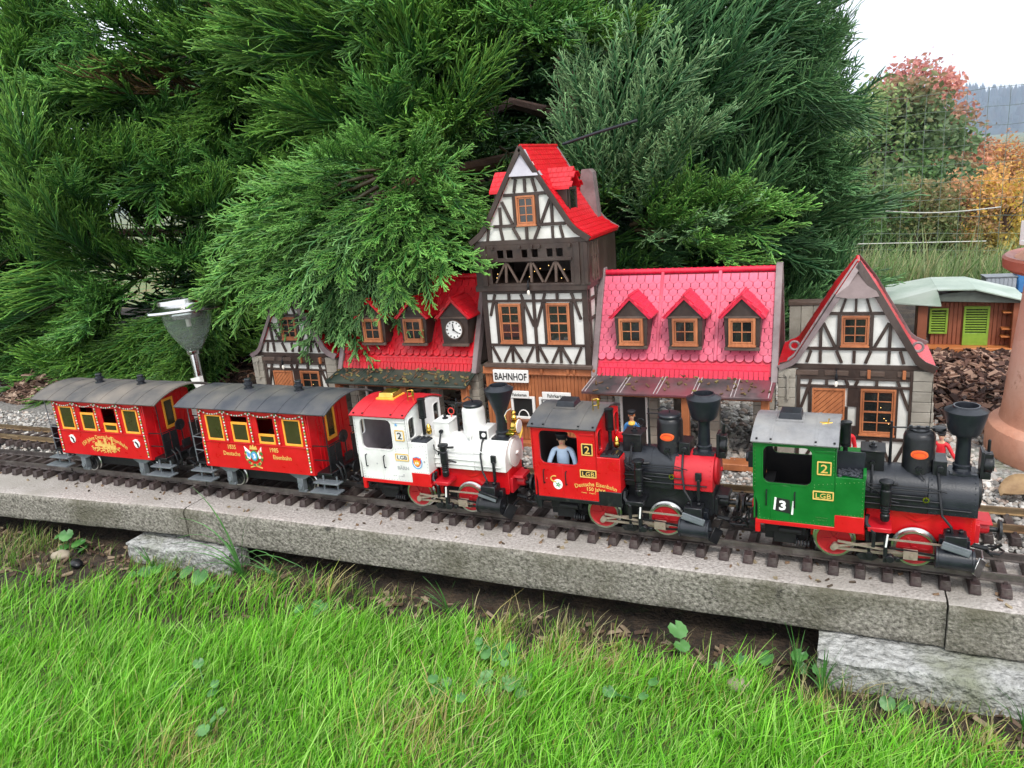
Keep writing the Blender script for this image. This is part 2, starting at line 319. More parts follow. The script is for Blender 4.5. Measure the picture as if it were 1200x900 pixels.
def text(parent, s, x, z, y, size, material, width=1, name='lettering', arcr=None, bold=0, th=.25, shear=0):
    """letters standing proud of a face that looks towards -Y, centred on x, baseline z; arcr bends the line upwards"""
    cu = bpy.data.curves.new('t', 'FONT'); cu.body = s; cu.size = size; cu.align_x = 'CENTER'; cu.extrude = th/2; cu.offset = bold; cu.resolution_u = 2; cu.shear = shear
    ob = bpy.data.objects.new('t', cu); me = bpy.data.meshes.new_from_object(ob); bpy.data.objects.remove(ob)
    vs = [v.co.copy() for v in me.vertices]
    for v, c in zip(me.vertices, vs):
        u, h = c.x*width, c.y
        if arcr:
            a = u/arcr; rr = arcr+h; u, h = rr*math.sin(a), rr*math.cos(a)-arcr
        v.co = ((x+u)*S, (y-c.z)*S, (z+h)*S)
    me.name = name; me.materials.clear(); me.materials.append(M_[material])
    return link(bpy.data.objects.new(name, me), parent)
def bow(X): return -21.0*((X+650)/1000.0)**2
def bow_a(X): return math.atan(-42e-3*(X+650)/1000.0)
def gz(x, y):
    """height of the gravel bed"""
    t = min(1, max(0, (y-125)/60.0)); return -2 + 14*t
# ---------------------------------------------------------------- tank locomotives
def cab_roof_pts(hw, zc, ze, n=10, t=0):
    # shallow arch through (+-hw, ze) and (0, zc)
    h = zc-ze; rad = (hw*hw + h*h)/(2*h); c = zc-rad; a = math.asin(hw/rad)
    return [((rad+t)*math.sin(-a+2*a*i/n), c+(rad+t)*math.cos(-a+2*a*i/n)) for i in range(n+1)]
def make_wheel(root, x, y, z, r, side, metal_inner='wheel_red'):
    w_ = MB(); w_.lathe([(1.2,-2.2),(r*.82,-2.2),(r*.86,-3.0),(r*.9,-3.0),(r*.9,2.5)], (0,0,0), 28, 'y')
    for k in range(6):   # spokes boss ribs
        a = 2*math.pi*k/6; w_.bar((2*math.cos(a),-2.8,2*math.sin(a)), (r*.7*math.cos(a),-2.6,r*.7*math.sin(a)), 2.2, 1.0, (0,1,0))
    w_.lathe([(3.2,-4.2),(3.2,-2)], (0,0,0), 14, 'y')
    o = w_.build('wheel', metal_inner, root, off=(x,y,z), bevel=.25)
    if side > 0: o.rotation_euler.z = math.pi
    t_ = MB(); t_.lathe([(r*.88,-3.2),(r*.99,-3.2),(r*1.0,1.5),(r*1.1,2.2),(r*1.1,3.4),(r*.9,3.6),(r*.88,-3.2)], (0,0,0), 40, 'y', caps=False)
    t_.build('tyre', 'steel', o)
    return o
def rivets(m, pts, y, r=.55):
    for x, z in pts: m.ball((x, y, z), r, 6)
def lin(a, b, n): return [(a[0]+(b[0]-a[0])*i/(n-1), a[1]+(b[1]-a[1])*i/(n-1)) for i in range(n)]
def make_loco(X0, label, c):
    """X0: track position of the rear edge of the cab. Local x runs forward, -y is the camera side."""
    ang = bow_a(X0+110)
    root = empty('steam_locomotive', (X0, bow(X0+110)-math.sin(ang)*110, 0), ang, label, 'locomotive', 'small tank locomotives standing on the front track')
    B, F, BL = c['body'], c['frame'], c['boiler']
    win = rrect(10.5,105,59,147,7)
    out = [(5,61),(82,61),(84,66),(86,74.5),(110,74.5),(110,117.5),(82.5,117.5),(82.5,152),(0,152),(0,97),(5,80)]
    for s in (-1, 1):
        m = MB(); m.prism(out, s*46, s*44, [win]); o = m.build('cab_side', B, root, bevel=.35)
        if s < 0:
            fr = MB(); wo_ = rrect(9.3,103.8,60.2,148.2,8); fr.prism(wo_, -46.8, -45.9, [win]); fr.build('window_rim', B, o, bevel=.25)
            d = MB(); d.box(18.7,38.3,-46.5,-45.9,62,103.2); d.build('door', B, o, bevel=.25)
            r_ = MB(); r_.mi = 0
            rivets(r_, lin((2.2,150),(2.2,100),12)+lin((7,78),(7.5,64),5)+lin((8,63),(80,63),18)+lin((88,76.5),(108,76.5),7)+lin((62,107),(108,114.5),12)+lin((108,80),(108,112),8)+lin((62,104),(62,66),1+1)+lin((80,148),(80,120),8), -46.2)
            r_.build('rivet', c.get('rivet', B), o, kind='stuff')
            if c.get('rain', 1):
                g = MB(); g.box(62,81,-47.4,-45.9,144,146); g.build('rain_strip', B, o, bevel=.2)
            for hx in (14.5, 43):
                h = MB(); h.tube([(hx,-46,96.5),(hx,-49.2,96),(hx,-49.4,94),(hx,-49.4,82),(hx,-49.2,80),(hx,-46,79.5)], .8, 6); h.build('grab_handle', c['handle'], o)
            # number plate and nameplate
            for (a0,b0,a1,b1,t,sz,tm) in ((64,119,78,134,'2',13,c['num']),(60.5,91,81,101,'LGB',7.6,c['num'])):
                p_ = MB(); p_.prism(rrect(a0,b0,a1,b1,.8,2), -46.6, -45.9); pl = p_.build('number_plate' if t == '2' else 'name_plate', c['plate_in'], o)
                p_ = MB(); p_.prism(rrect(a0,b0,a1,b1,.8,2), -47.3, -46, [rrect(a0+1.3,b0+1.3,a1-1.3,b1-1.3,.5,2)]); p_.build('plate_frame', c['plate'], pl, bevel=.15)
                text(pl, t, (a0+a1)/2, b0+(2.7 if t == '2' else 2.1), -46.9, sz, tm, 1.15, bold=.12 if t == '2' else .03)
            c['deco'](o)
    # side tanks / bunkers (boxes behind the side plates)
    for s in (-1, 1):
        y0, y1 = sorted((s*44, s*24)); m = MB(); m.box(82,109.6,y0,y1,74.8,117); m.build('side_tank', B, root)
        m = MB(); m.box(82.4,110.6,min(s*46.6,s*24),max(s*46.6,s*24),58,75.2)
        m.build('footplate', c['foot'], root, bevel=.5)
        if s < 0:
            if c['lid'] == 'coal':
                m = MB(); rr = random.Random(3)
                for i in range(170):
                    x, y, rad = rr.uniform(84,108), rr.uniform(-43,-25), rr.uniform(1.0,2.0)
                    m.ball((x,y,116.5+rr.uniform(0,2.2)+1.5*(1-abs(x-96)/14)), rad, 5, (1,rr.uniform(.7,1.3),.8))
                m.build('coal_load', 'coal', root, kind='stuff')
                m = MB(); m.box(82.5,109,-26,-24.5,117,139); m.build('bunker_back', 'blue_black', root, bevel=.3)
                m = MB(); m.box(107.6,110.8,-46,-24.5,117.2,122); m.build('bunker_edge', B, root, bevel=.3)
            else:
                m = MB(); m.box(84.5,108.5,-43,-25,117,120,1); o = m.build('tank_lid', c['lid'], root, bevel=.5)
                for k in range(3):
                    m = MB(); m.box(87.5+k*7,91.5+k*7,-41,-27,120,121.2,.5); m.build('lid_rib', c['lid'], o)
    # cab ends with round-cornered look-outs, following the arch of the roof
    for xx, nm in ((80.6,'cab_front'),(1.0,'cab_back')):
        arch = cab_roof_pts(46, 162, 150.5)
        o2 = [(-46, 62 if nm == 'cab_back' else 100)] + arch + [(46, 62 if nm == 'cab_back' else 100)]
        m = MB(); m.prism(o2, xx, xx+1.8, [rrect(-41,120,-26,147,4), rrect(26,120,41,147,4)], 'yz'); o = m.build(nm, B, root, bevel=.3)
        if nm == 'cab_front':
            for a in (-41, 26):
                m = MB(); m.prism(rrect(a-1.2,118.8,a+16.2,148.2,5), xx+1.6, xx+2.8, [rrect(a,120,a+15,147,4)], 'yz'); m.build('window_rim', c['rim'], o, bevel=.2)
                m = MB(); m.prism(rrect(a,120,a+15,147,4), xx+.4, xx+.9, (), 'yz'); m.build('pane', 'dark_glass', o)
    for s in (-1, 1):      # dark lining inside the cab
        m = MB(); m.prism([(6,63),(81,63),(81,150.5),(2,150.5),(2,97)], s*43.9, s*43.2, [win]); m.build('cab_lining', c['inside'], root)
    m = MB(); m.prism([(-43,63)]+cab_roof_pts(43,160.5,150)+[(43,63)], 2.9, 3.6, [rrect(-41,120,-26,147,4), rrect(26,120,41,147,4)], 'yz'); m.build('cab_lining', c['inside'], root)
    m = MB(); m.prism([(-43,100)]+cab_roof_pts(43,160.5,150)+[(43,100)], 79.8, 80.5, [rrect(-41,120,-26,147,4), rrect(26,120,41,147,4)], 'yz'); m.build('cab_lining', c['inside'], root)
    m = MB(); m.box(3,81,-43,43,60,63); m.build('cab_floor', c['floor'], root)
    m = MB(); m.cyl((70,0,100),(80,0,100),24,n=24); m.lathe([(5,0),(5,4)], (66,0,102), 14, 'x'); m.box(60,78,-40,-26,63,92); m.box(62,78,26,40,63,96); m.box(5,16,-38,38,63,84)
    for k in range(4): m.tube([(68,-14+k*9,112),(64,-14+k*9,114),(64,-14+k*9,119)], .9, 6)
    m.build('boiler_backhead', c['inside'], root, bevel=.3)
    # roof
    rp = cab_roof_pts(50.5, 163.5, 151, 14); ro = cab_roof_pts(50.5, 163.5, 151, 14, 2.0)
    m = MB(); m.prism(ro+rp[::-1], -2, 84, (), 'yz'); rf = m.build('cab_roof', c['roof'], root, bevel=.3)
    for xx in (17, 61):
        q = [cab_roof_pts(50.5, 163.5, 151, 14, 2.5), cab_roof_pts(50.5, 163.5, 151, 14, 1.6)]
        m = MB(); m.prism(q[0]+q[1][::-1], xx, xx+2.4, (), 'yz')
        m.build('roof_seam', c['roof'], rf)
    m = MB()
    for xx in (4,18.2,62.2,80):
        m.box(xx-1,xx+1,-49,-47,154.6,156)
    m.build('roof_rivet', 'black_plastic', rf, kind='stuff')
    m = MB(); m.box(20,48,-16,14,161.5,166.5); m.build('hatch_base', c['hatch_base'], rf, bevel=.3)
    m = MB(); m.box(22,46,-13,12,166.2,173,1.5); m.build('roof_hatch', c['hatch'], rf, bevel=.6)
    if c['whistle'] == 'tall':
        m = MB(); m.tube([(70,-14,162),(70,-14,178)], .7, 6); m.lathe([(2,0),(2,1),(1,1.5),(1,6),(1.9,7),(1.9,14),(1,15)], (75,-9,163), 10); m.tube([(70,-14,178),(75,-9,178)], .7, 6); m.tube([(70,-14,170),(75,-9,170)], .6, 6); m.build('whistle', 'brass', rf)
    else:
        m = MB(); m.tube([(64,-12,164.5),(72,-14,165.5),(73,-14,170)], .9, 6); m.tube([(66,-16,164),(76,-12,165)], .7, 6); m.build('whistle', 'brass', rf)
    # boiler, smokebox
    m = MB(); m.cyl((82,0,94),(172,0,94),25.5,n=32)
    bo = m.build('boiler', BL, root)
    for xx in (112, 138, 165):
        m = MB(); m.cyl((xx,0,94),(xx+2,0,94),26,n=32); m.build('boiler_band', BL, bo)
    prof = [(-28.5,79)] + [(-28.5,92)] + [(28.5*math.cos(R(180-i*9)), 92+26.5*math.sin(R(180-i*9))) for i in range(1,20)] + [(28.5,92),(28.5,79)]
    m = MB(); m.prism(prof, 168, 212, (), 'yz'); sb = m.build('smokebox', c['smokebox'], root, bevel=.8)
    if c.get('sb_rivets'):
        m = MB()
        for xx in (171, 209):
            for i in range(9):
                a = R(190-i*12); m.ball((xx, 28.8*math.cos(a), 92+26.8*math.sin(a)), .6, 6)
        for i in range(8): m.ball((171+i*5.4, -28.7, 81), .6, 6)
        m.build('rivet', c['smokebox'], sb, kind='stuff')
    m = MB(); m.cyl((212,0,97),(215,0,97),19,n=28); m.cyl((215,0,97),(216.5,0,97),17,13,n=28); m.cyl((216,0,97),(219,0,97),2.5,n=10); m.bar((217.5,-5,97),(217.5,5,97),1.6,1.6)
    dr = m.build('smokebox_door', c['sbdoor'], root, bevel=.3)
    m = MB(); m.mi = 0
    for s in (-1, 1):
        y0, y1 = sorted((s*29.5, s*25)); m = MB(); m.box(110.5,168,y0,y1,79,97); m.build('boiler_skirt', c['skirt'], root, bevel=.4)
    m = MB()
    for z in (86, 93, 102.5): m.tube([(110,-30.5+(z>100)*2.5,z),(206 if z < 90 else 178,-30.5+(z>100)*2.5,z)], .8, 6)
    m.tube([(112,-28,106),(170,-27.5,106.5),(184,-29.5,104)], .6, 6)
    m.build('side_pipe', c['pipe'], root)
    if c['plaque']:
        m = MB(); m.cyl((166,-31.6,95),(166,-30,95),3.1,n=16); p_ = m.build('builder_plate', 'brass', root)
        m = MB(); m.cyl((166,-32,95),(166,-31.4,95),1.7,n=12); m.build('plate_centre', 'black_plastic', p_)
    # frame
    m = MB()
    for s in (-1, 1):
        y0, y1 = sorted((s*22, s*19)); m.prism([(112,50),(150,50),(150,46),(210,46),(212,50),(212,79),(112,79)], y0, y1)
    m.box(112,212,-19,19,52,78.5); m.box(58,112,-19,19,36,60); m.build('frame', F, root, bevel=.4)
    m = MB(); m.prism([(140,76.5),(177,76.5),(168,70),(160,66.5),(152,70)], -23.8, -21.9); m.prism([(150,76.8),(167,76.8),(158.5,71)], -25, -23.6); m.build('spring_plate', F, root, bevel=.3)
    m = MB(); rivets(m, lin((140,77.8),(206,77.8),16)+lin((182,76),(182,52),8)+lin((208,76),(208,50),10)+lin((136,76),(136,60),5)+lin((190,76),(190,66),4), -22.1); m.cyl((187,-22,56),(187,-24,56),4,n=14); m.build('frame_rivet', F, root, kind='stuff')
    m = MB(); m.box(3,111,-46.4,46.4,56.5,61.2); m.build('running_board', F, root, bevel=.4)
    for a_ in (-46, 42): m = MB(); m.box(3,8,a_,a_+4,46,57); m.build('step_bracket', F, root)
    for a_ in (-47, 22): m = MB(); m.box(114,136,a_,a_+25,61,66); m.build('pump_step', c['foot2'], root, bevel=.7)
    m = MB(); m.box(10,56,-18,18,26,56); m.box(14,54,-30,-18,40,56); m.box(20,44,-26,-18,26,40); m.cyl((26,-30,44),(50,-30,44),4,n=10); m.box(60,104,-17,17,24,38); m.box(112,206,-17,17,26,52); m.build('gearbox', 'black_matte', root, bevel=.5)
    for k in range(5):
        m = MB(); m.cyl((44+k*3,-29,30),(45.6+k*3,-29,30),4,n=10); m.build('cooling_fin', 'black_plastic', root)
    for s in (-1, 1):
        for x in (82, 158.5): make_wheel(root, x, s*28, 39.5, 19.5, s)
    m = MB()
    for x in (82, 158.5): m.cyl((x,-25,39.5),(x,25,39.5),3,n=10)
    m.build('axle', 'black_matte', root)
    # cylinders, valve chests, rods
    for s in (-1, 1):
        f = lambda y: s*y
        m = MB(); m.cyl((178,f(42),39),(209,f(42),39),10.5,n=22); m.cyl((176.5,f(42),39),(179,f(42),39),11.3,n=22); m.cyl((208,f(42),39),(210.5,f(42),39),11.3,n=22); m.cyl((210,f(42),39),(213,f(42),39),2.5,n=10)
        m.box(180,207,min(f(34),f(24)),max(f(34),f(24)),40,56)
        cy = m.build('cylinder', c['cyl'], root, bevel=.4)
        m = MB(); m.box(183,203,min(f(30),f(48)),max(f(30),f(48)),50,66); m.box(185,189,min(f(34),f(40)),max(f(34),f(40)),66,69); m.box(196,200,min(f(34),f(40)),max(f(34),f(40)),66,69)
        m.build('valve_chest', c['cyl2'], cy, bevel=.8)
        m = MB(); m.bar((181,f(49.6),57),(206,f(49.6),50),2.4,8,(0,0,1)); m.build('chest_cover', c['chest'], cy, bevel=.4)
        m = MB(); m.bar((181,f(51),56),(205,f(51),49.5),1,3.6,(0,0,1)); m.build('cover_panel', c['chest2'], cy)
        m = MB(); m.bar((84,f(36),35),(133,f(40),47),1.2,2.6); m.bar((133,f(40),51.5),(183,f(40),51.5),1.4,1.8); m.cyl((84,f(33),35),(84,f(38),35),3.4,n=12); m.build('radius_rod', 'rod_metal', root)
        m = MB(); m.bar((82,f(34),32),(158.5,f(34),32),1.4,3); m.cyl((82,f(32),32),(82,f(36),32),3.2,n=12); m.cyl((158.5,f(32),32),(158.5,f(36),32),3.6,n=12); m.build('coupling_rod', 'rod_metal', root)
        m = MB(); m.bar((135,f(44),44),(178,f(44),41),2,2); m.bar((135,f(44),33),(178,f(44),36),2,2); m.build('slide_bar', c['slide'], root)
        m = MB(); m.bar((86,f(38),42),(150,f(42),38.5),1.3,2.4); m.box(148,161,min(f(40),f(46)),max(f(40),f(46)),34,43); m.cyl((156,f(46),38.5),(156,f(47.5),38.5),2,n=10); m.tube([(160,f(42),39),(178,f(42),39)], .9, 6); m.build('connecting_rod', 'rod_metal', root)
        m = MB(); m.box(129.5,133.5,min(f(42),f(47)),max(f(42),f(47)),28,58); m.cyl((136,f(42),33),(136,f(49),33),4,n=12); m.cyl((143,f(42),32),(143,f(46),32),2.6,n=10); m.build('motion_bracket', 'black_plastic', root, bevel=.3)
        m = MB(); m.tube([(131.5,f(47.5),46),(132.8,f(47.5),60)], 1.0, 6); m.build('lever', 'white_print' , root)
        m = MB(); m.prism([(104,26),(112,30),(122,30),(126,25),(120,20.8),(108,20.8)], min(f(28),f(33)), max(f(28),f(33))); m.bar((117,f(34),28),(113,f(34),58),3,3); m.cyl((117,f(32),29),(117,f(37),29),3,n=10); m.build('brake_shoe', 'black_plastic', root, bevel=.3)
        m = MB(); m.bar((219,f(31),36),(213,f(40),22),1.5,16,(0,0,1)); m.bar((220,f(14),37),(219,f(31),36),1.5,2.5); m.build('rail_guard', c['guard'], root, bevel=.3)
        m = MB(); m.tube([(176,f(9),120),(177,f(20),114),(178,f(29.5),100),(181,f(33),80),(189,f(40),72),(190,f(40),66)], 1.3, 8); m.build('steam_pipe', 'black_plastic', root)
        if c.get('pipe2'):
            m = MB(); m.box(193,200,min(f(29),f(32)),max(f(29),f(32)),92,102); m.box(195,198.6,min(f(30),f(33)),max(f(30),f(33)),68,94); m.build('sand_pipe', 'black_plastic', root, bevel=.4)
    # dome, boxes, chimney, lamp
    m = MB(); m.lathe([(16.5,106),(15.2,113),(15,152),(14,155.5),(11,158),(4,159)], (158.5,0,0), 28); dm = m.build('steam_dome', c['dome'], root)
    m = MB(); m.lathe([(12.8,157),(13.6,158.4),(13.6,160),(12.6,161.4),(8,162),(1,162.2)] if c.get('domecap') else [(9,158.5),(9,160),(1,160.4)], (158.5,0,0), 24); m.build('dome_cap', c['domecapm'], dm)
    if c['oval']:
        m = MB(); n_ = 28; pts = [(158.5+8*math.cos(2*math.pi*i/n_), 137+4.6*math.sin(2*math.pi*i/n_)) for i in range(n_)]
        m.prism(pts, -16.4, -13); o = m.build('oval_plate', 'orange_enamel', dm, bevel=.2)
        m = MB(); m.prism([(158.5+(x-158.5)*.8, 137+(z-137)*.72) for x, z in pts], -16.9, -16.3, [[(158.5+(x-158.5)*.72, 137+(z-137)*.62) for x, z in pts]]); m.build('plate_line', 'red_print', o)
    m = MB(); m.cyl((158.5,-15,121),(158.5,-19,121),3.4,n=14); m.cyl((158.5,-19,121),(158.5,-21,121),1.6,n=10); m.tube([(159,-19,120),(164,-21,112)], .7, 6); m.build('valve', BL if not c['oval'] else 'black_plastic', dm)
    m = MB(); m.box(105,127,-14,12,115,136,0); m.box(104,128,-15,13,135.6,137.6); sx = m.build('sand_box', c['sandbox'], root, bevel=.5)
    m = MB(); m.lathe([(4,0),(4,1.5),(1.8,2.2),(1.8,4),(2.6,4.6),(1,5.4)], (116,-1,137.4), 12); m.build('lid_knob', 'black_plastic', sx)
    m = MB(); m.tube([(116,-15,124),(116,-18,121),(116,-24,108),(116,-29,96)], 1.2, 7); m.cyl((116,-14,124),(116,-17,124),2.8,n=12); m.build('sand_pipe', c['tube'], root)
    m = MB(); m.box(171,184,-13,13,114,130.5); m.cyl((178,-13,123),(178,-16,123),3,n=12); m.build('feed_box', c['box2'], root, bevel=.4)
    if c.get('box2plate'):
        m = MB(); m.box(171.5,182,-14.6,-13,117,128); m.build('box_plate', 'black_plastic', root, bevel=.3)
    if c['stack'] == 'bulge':
        pr = [(13,116.5),(13,118.5),(8.5,119),(7.8,122),(8.6,123),(8.6,125),(7,126),(6.6,152),(8,156),(13.2,158),(15,161),(19.4,180),(19.6,182.5),(16,184.2),(12.6,185.8),(12,187.5),(10.6,187.5),(10,180)]
    else:
        pr = [(11,116.5),(11,118.5),(8.5,119),(7.8,122),(8.6,123),(8.6,125),(7,126),(6.8,146),(9,154),(18.6,179),(19.2,182),(15,184.2),(12.4,185.8),(12,187),(10.6,187),(10,180)]
    m = MB(); m.lathe(pr, (198,0,0), 36); m.box(187,211,-12,12,116,118.4); m.build('chimney', 'blue_black', root)
    if c['headlamp'] == 'brass':
        m = MB(); m.box(206,217,-7,7,122,125); m.lathe([(2,0),(8,1),(9.5,8),(10.5,9)], (213,0,133), 24, 'x'); m.lathe([(3,0),(4,3),(2.2,6),(3.6,9),(1,12)], (216,0,142), 14); m.box(210,218,-6,6,125,130); hl = m.build('headlamp', 'brass', root, bevel=.3)
        m = MB(); m.cyl((221,0,133),(223,0,133),9.4,8.6,n=24); m.build('lamp_lens', 'cloth_white', hl)
        m = MB(); m.tube([(207,-3,138),(205,-4,147),(208,-2,153),(213,0,156)], .9, 6); m.build('lamp_pipe', 'steel', hl)
    else:
        m = MB(); m.box(206,215,-6,6,116,119); m.box(213,216,-9,9,114,142); m.lathe([(8,0),(9,2),(9,8),(7,9)], (215.5,0,127), 24, 'x'); m.box(214,223,-6,6,112,120); m.lathe([(1.6,0),(1.6,12),(.8,13)], (220,0,140), 8); m.box(216,224,-5,5,134,139); hl = m.build('headlamp', 'black_plastic', root, bevel=.4)
        m = MB(); m.cyl((224,0,127),(225,0,127),7.4,n=24); m.build('lamp_lens', 'dark_glass', hl)
    m = MB(); m.tube([(132.5,4,116),(132.5,4,165)], [1.7,1.2], 8); m.lathe([(2.2,0),(1.6,6)], (132.5,4,116), 8); m.tube([(131,4,158),(134,0,160),(172,0,161.5)], .9, 6)
    if c['bell'] == 'bar':
        for xx in (150, 157, 165): m.box(xx-1.6,xx+1.6,-1.6,1.6,158,163)
        m.lathe([(6,0),(7,1.5),(6.4,3.5),(2,4.6)], (176,6,157), 16)
    elif c['bell'] == 'hook':
        m.tube([(143,6,163),(150,4,168),(158,0,166),(158.5,0,162)], .9, 6)
    m.build('whistle_pipe', 'black_plastic', root)
    m = MB()
    if c['bell'] != 'bar':
        for i in range(10):
            a, b = 2*math.pi*i/10, 2*math.pi*(i+1)/10; m.tube([(122+4.5*math.cos(a),6,146+4.5*math.sin(a)),(122+4.5*math.cos(b),6,146+4.5*math.sin(b))], .7, 5)
        m.tube([(122,6,137),(122,6,142)], .8, 5); m.build('hand_wheel', c['handwheel'], root)
    # generator pipe in front of the cab, pump on the left side
    m = MB(); m.lathe([(3.2,142),(5,144),(5,165),(5.6,166),(5.6,168),(4,168.6)], (89.5,-14,0), 16); m.lathe([(2.4,118),(2.4,142)], (89.5,-14,0), 10); m.lathe([(5,0),(5,2)], (89.5,-14,141), 12); m.build('exhaust_pipe', 'black_plastic', root)
    m = MB(); m.lathe([(2.4,0),(3.8,2),(4,6),(3,8.5),(3.6,10),(2.2,12.5),(1,14)], (98,-16,120), 12); m.build('safety_valve', 'brass', root)
    m = MB(); m.lathe([(3.8,71),(4.6,73),(4.6,78),(3.8,79),(3.8,88),(5,89),(5.2,91),(5.2,105),(4.2,106),(4.8,108),(4.8,112),(7,113),(7,115),(3,116)], (129.5,-38,0), 18)
    for z in (81, 84, 86.5): m.lathe([(4.8,0),(4.8,1)], (129.5,-38,z), 18)
    m.tube([(129.5,-33,109),(140,-29,109)], 1.4, 6); m.tube([(129.5,-33,92),(142,-29,88)], 1.2, 6); m.tube([(124,-36,101),(112,-31,105),(110,-28,110)], .9, 6)
    m.build('air_pump', 'black_plastic', root, bevel=.2)
    m = MB(); m.tube([(112,-40,75),(113,-44,68),(120,-46,60),(120,-46,44)], 2.0, 8); m.tube([(110,-36,60),(114,-36,75)], 2.2, 6); m.build('reach_rod', c.get('reach', 'black_plastic'), root)
    # buffers and couplers
    for sgn, x0 in ((1, 212), (-1, 3)):
        X = lambda a: x0+sgn*a
        m = MB()
        if sgn > 0:
            m.box(212,228,-13,13,66,69.5,1.5); m.box(212,216,-20,20,48,68)
        m.lathe([(7.5,0),(6.8,12),(6,14)] if sgn > 0 else [(7.5,0),(6.8,-8),(6,-9)], (x0,0,58), 16, 'x'); bm_ = m.build('buffer_housing', c['buf'], root, bevel=.4)
        m = MB(); m.lathe([(2.6,0),(2.6,sgn*9),(11,sgn*9.5),(10.4,sgn*12),(4,sgn*13)], (X(13 if sgn > 0 else 8),0,56), 24, 'x'); m.build('buffer_disc', 'black_plastic', bm_)
        m = MB(); m.tube([(X(0),0,36),(X(14),0,34)], 2.6, 8); m.tube([(X(14),0,34),(X(16),-8,33),(X(24),-9,33),(X(29),0,33),(X(24),9,33),(X(16),8,33),(X(14),0,34)], 1.2, 6); m.bar((X(18),0,33),(X(27),0,40),3,2); m.bar((X(10),0,34),(X(20),0,26),3,2); m.build('coupler', 'black_plastic', root)
    m = MB(); m.box(-10,-1,-8,8,105,124); m.lathe([(6,0),(6,-3)], (-10,0,115), 16, 'x'); m.box(-8,-2,-3,3,124,128); m.build('rear_lamp', 'blue_black', root, bevel=.5)
    m = MB(); m.tube([(-6,-30,52),(-6,-30,66)], 1, 6); m.tube([(-2,-24,64),(-8,-24,58),(-12,-22,46),(-8,-20,36)], 1.1, 6); m.box(-4,3,-40,40,50,56); m.tube([(-4,20,60),(-12,18,56),(-16,16,48),(-13,14,40),(-6,12,38)], 1.3, 6); m.build('rear_hose', 'black_plastic', root)
    return root

def deco_green(o):
    m = MB(); m.prism([(23.5,73.5),(39,71.5),(38,87.5),(24.5,89)], -46.9, -46.4); m.build('number_panel', 'black_print', o)
    text(o, '3', 31, 75.5, -47.1, 14.5, 'white_print', 1.1, bold=.55)
    for a in ((21.6,75,23.2,89.2),(39.6,71,41.2,86.5)):
        m = MB(); m.prism([(a[0],a[1]),(a[0]+2,a[1]-.3),(a[2]+1.6,a[3]-.3),(a[2]-.4,a[3])], -47.2, -46.4); m.build('white_stripe', 'white_print', o)
    text(o, 'Halberstadt', 70, 70, -46.3, 1.7, 'pale_leaf', 1.5, name='small_print'); text(o, '1892 5612', 70, 67, -46.3, 1.5, 'pale_leaf', 1.6, name='small_print')
def deco_red(o):
    text(o, 'Deutsche Eisenbahn', 79, 80.5, -46.3, 7.4, 'gold_print', .86, bold=.08, arcr=78)
    text(o, '150 Jahre', 79, 74.2, -46.3, 6.6, 'gold_print', .95, bold=.08)
    text(o, '1835', 30, 92.5, -46.3, 4.2, 'gold_print', 1.0, bold=.1); text(o, '1985', 30.5, 68.5, -46.3, 4.2, 'gold_print', 1.0, bold=.1)
    m = MB(); n_ = 20
    m.prism([(31.5+6*math.cos(6.283*i/n_), 79+6.5*math.sin(6.283*i/n_)) for i in range(n_)], -46.9, -45.9); m.build('round_emblem', 'white_print', o)
    m = MB()
    for i in range(5):
        a = 6.283*i/5; m.prism([(32+1.2*math.cos(a-.9)+0, 78.5+1.2*math.sin(a-.9)), (32+4.4*math.cos(a), 78.5+4.4*math.sin(a)), (32+1.2*math.cos(a+.9), 78.5+1.2*math.sin(a+.9))], -47.2, -46.8)
    m.build('emblem_leaf', 'green_print', o)
    m = MB()
    for i in range(14):
        a = R(60+i*17); b = R(60+(i+1)*17); m.bar((27.5+4.6*math.cos(a),-46.8,86+3.6*math.sin(a)), (27.5+4.6*math.cos(b),-46.8,86+3.6*math.sin(b)), 1.2, 1.6, (0,1,0))
    m.build('emblem_ring', 'gold_print', o)
    text(o, 'Maffei   Hagans', 70, 70.5, -46.3, 2, 'gold_print', 1.5, name='small_print')
def deco_white(o):
    text(o, 'BÄRN', 70.5, 78.5, -46.3, 6.6, 'grey_print', 1.05, bold=.15)
    # crest of blue ring, orange and red shield
    m = MB(); n_ = 26; m.prism([(93+7.6*math.cos(6.283*i/n_), 90+8.6*math.sin(6.283*i/n_)) for i in range(n_)], -46.7, -45.9, [[(93+6.6*math.cos(6.283*i/n_), 90+7.5*math.sin(6.283*i/n_)) for i in range(n_)]]); m.build('crest_ring', 'blue_print', o)
    m = MB(); m.prism([(87,97),(90,96.4),(93,98),(96,96.4),(99,97),(98.6,90),(96,86),(93,84),(90,86),(87.4,90)], -46.8, -46); m.build('crest_shield', 'red_print', o)
    m = MB(); m.prism([(88.6,94),(90.6,92.5),(93,94.5),(95.4,92.5),(97.4,94),(96.8,88),(93,85.4),(89.2,88)], -47.2, -46.7); m.build('crest_field', 'orange_trim', o)
    m = MB(); m.prism([(90.4,90.5),(92.2,91.4),(92.2,88.4),(91,88.2)], -47.5, -47.1); m.prism([(95.6,90.5),(93.8,91.4),(93.8,88.4),(95,88.2)], -47.5, -47.1); m.build('crest_mark', 'white_print', o)
    for x, z, r in ((67,141,2.4),(30,84,1.8),(104,92,1.6),(70,71,1.3)):
        m = MB(); p = []
        for i in range(10): a = 6.283*i/10+.3; rr = r if i % 2 == 0 else r*.45; p.append((x+rr*math.sin(a), z+rr*math.cos(a)))
        m.prism(p, -46.6 , -45.9); m.build('star', 'blue_print' if z > 130 else 'grey_print', o)
    text(o, '31 T   12 CBM', 62, 68, -46.3, 2, 'grey_print', 1.4, name='small_print')
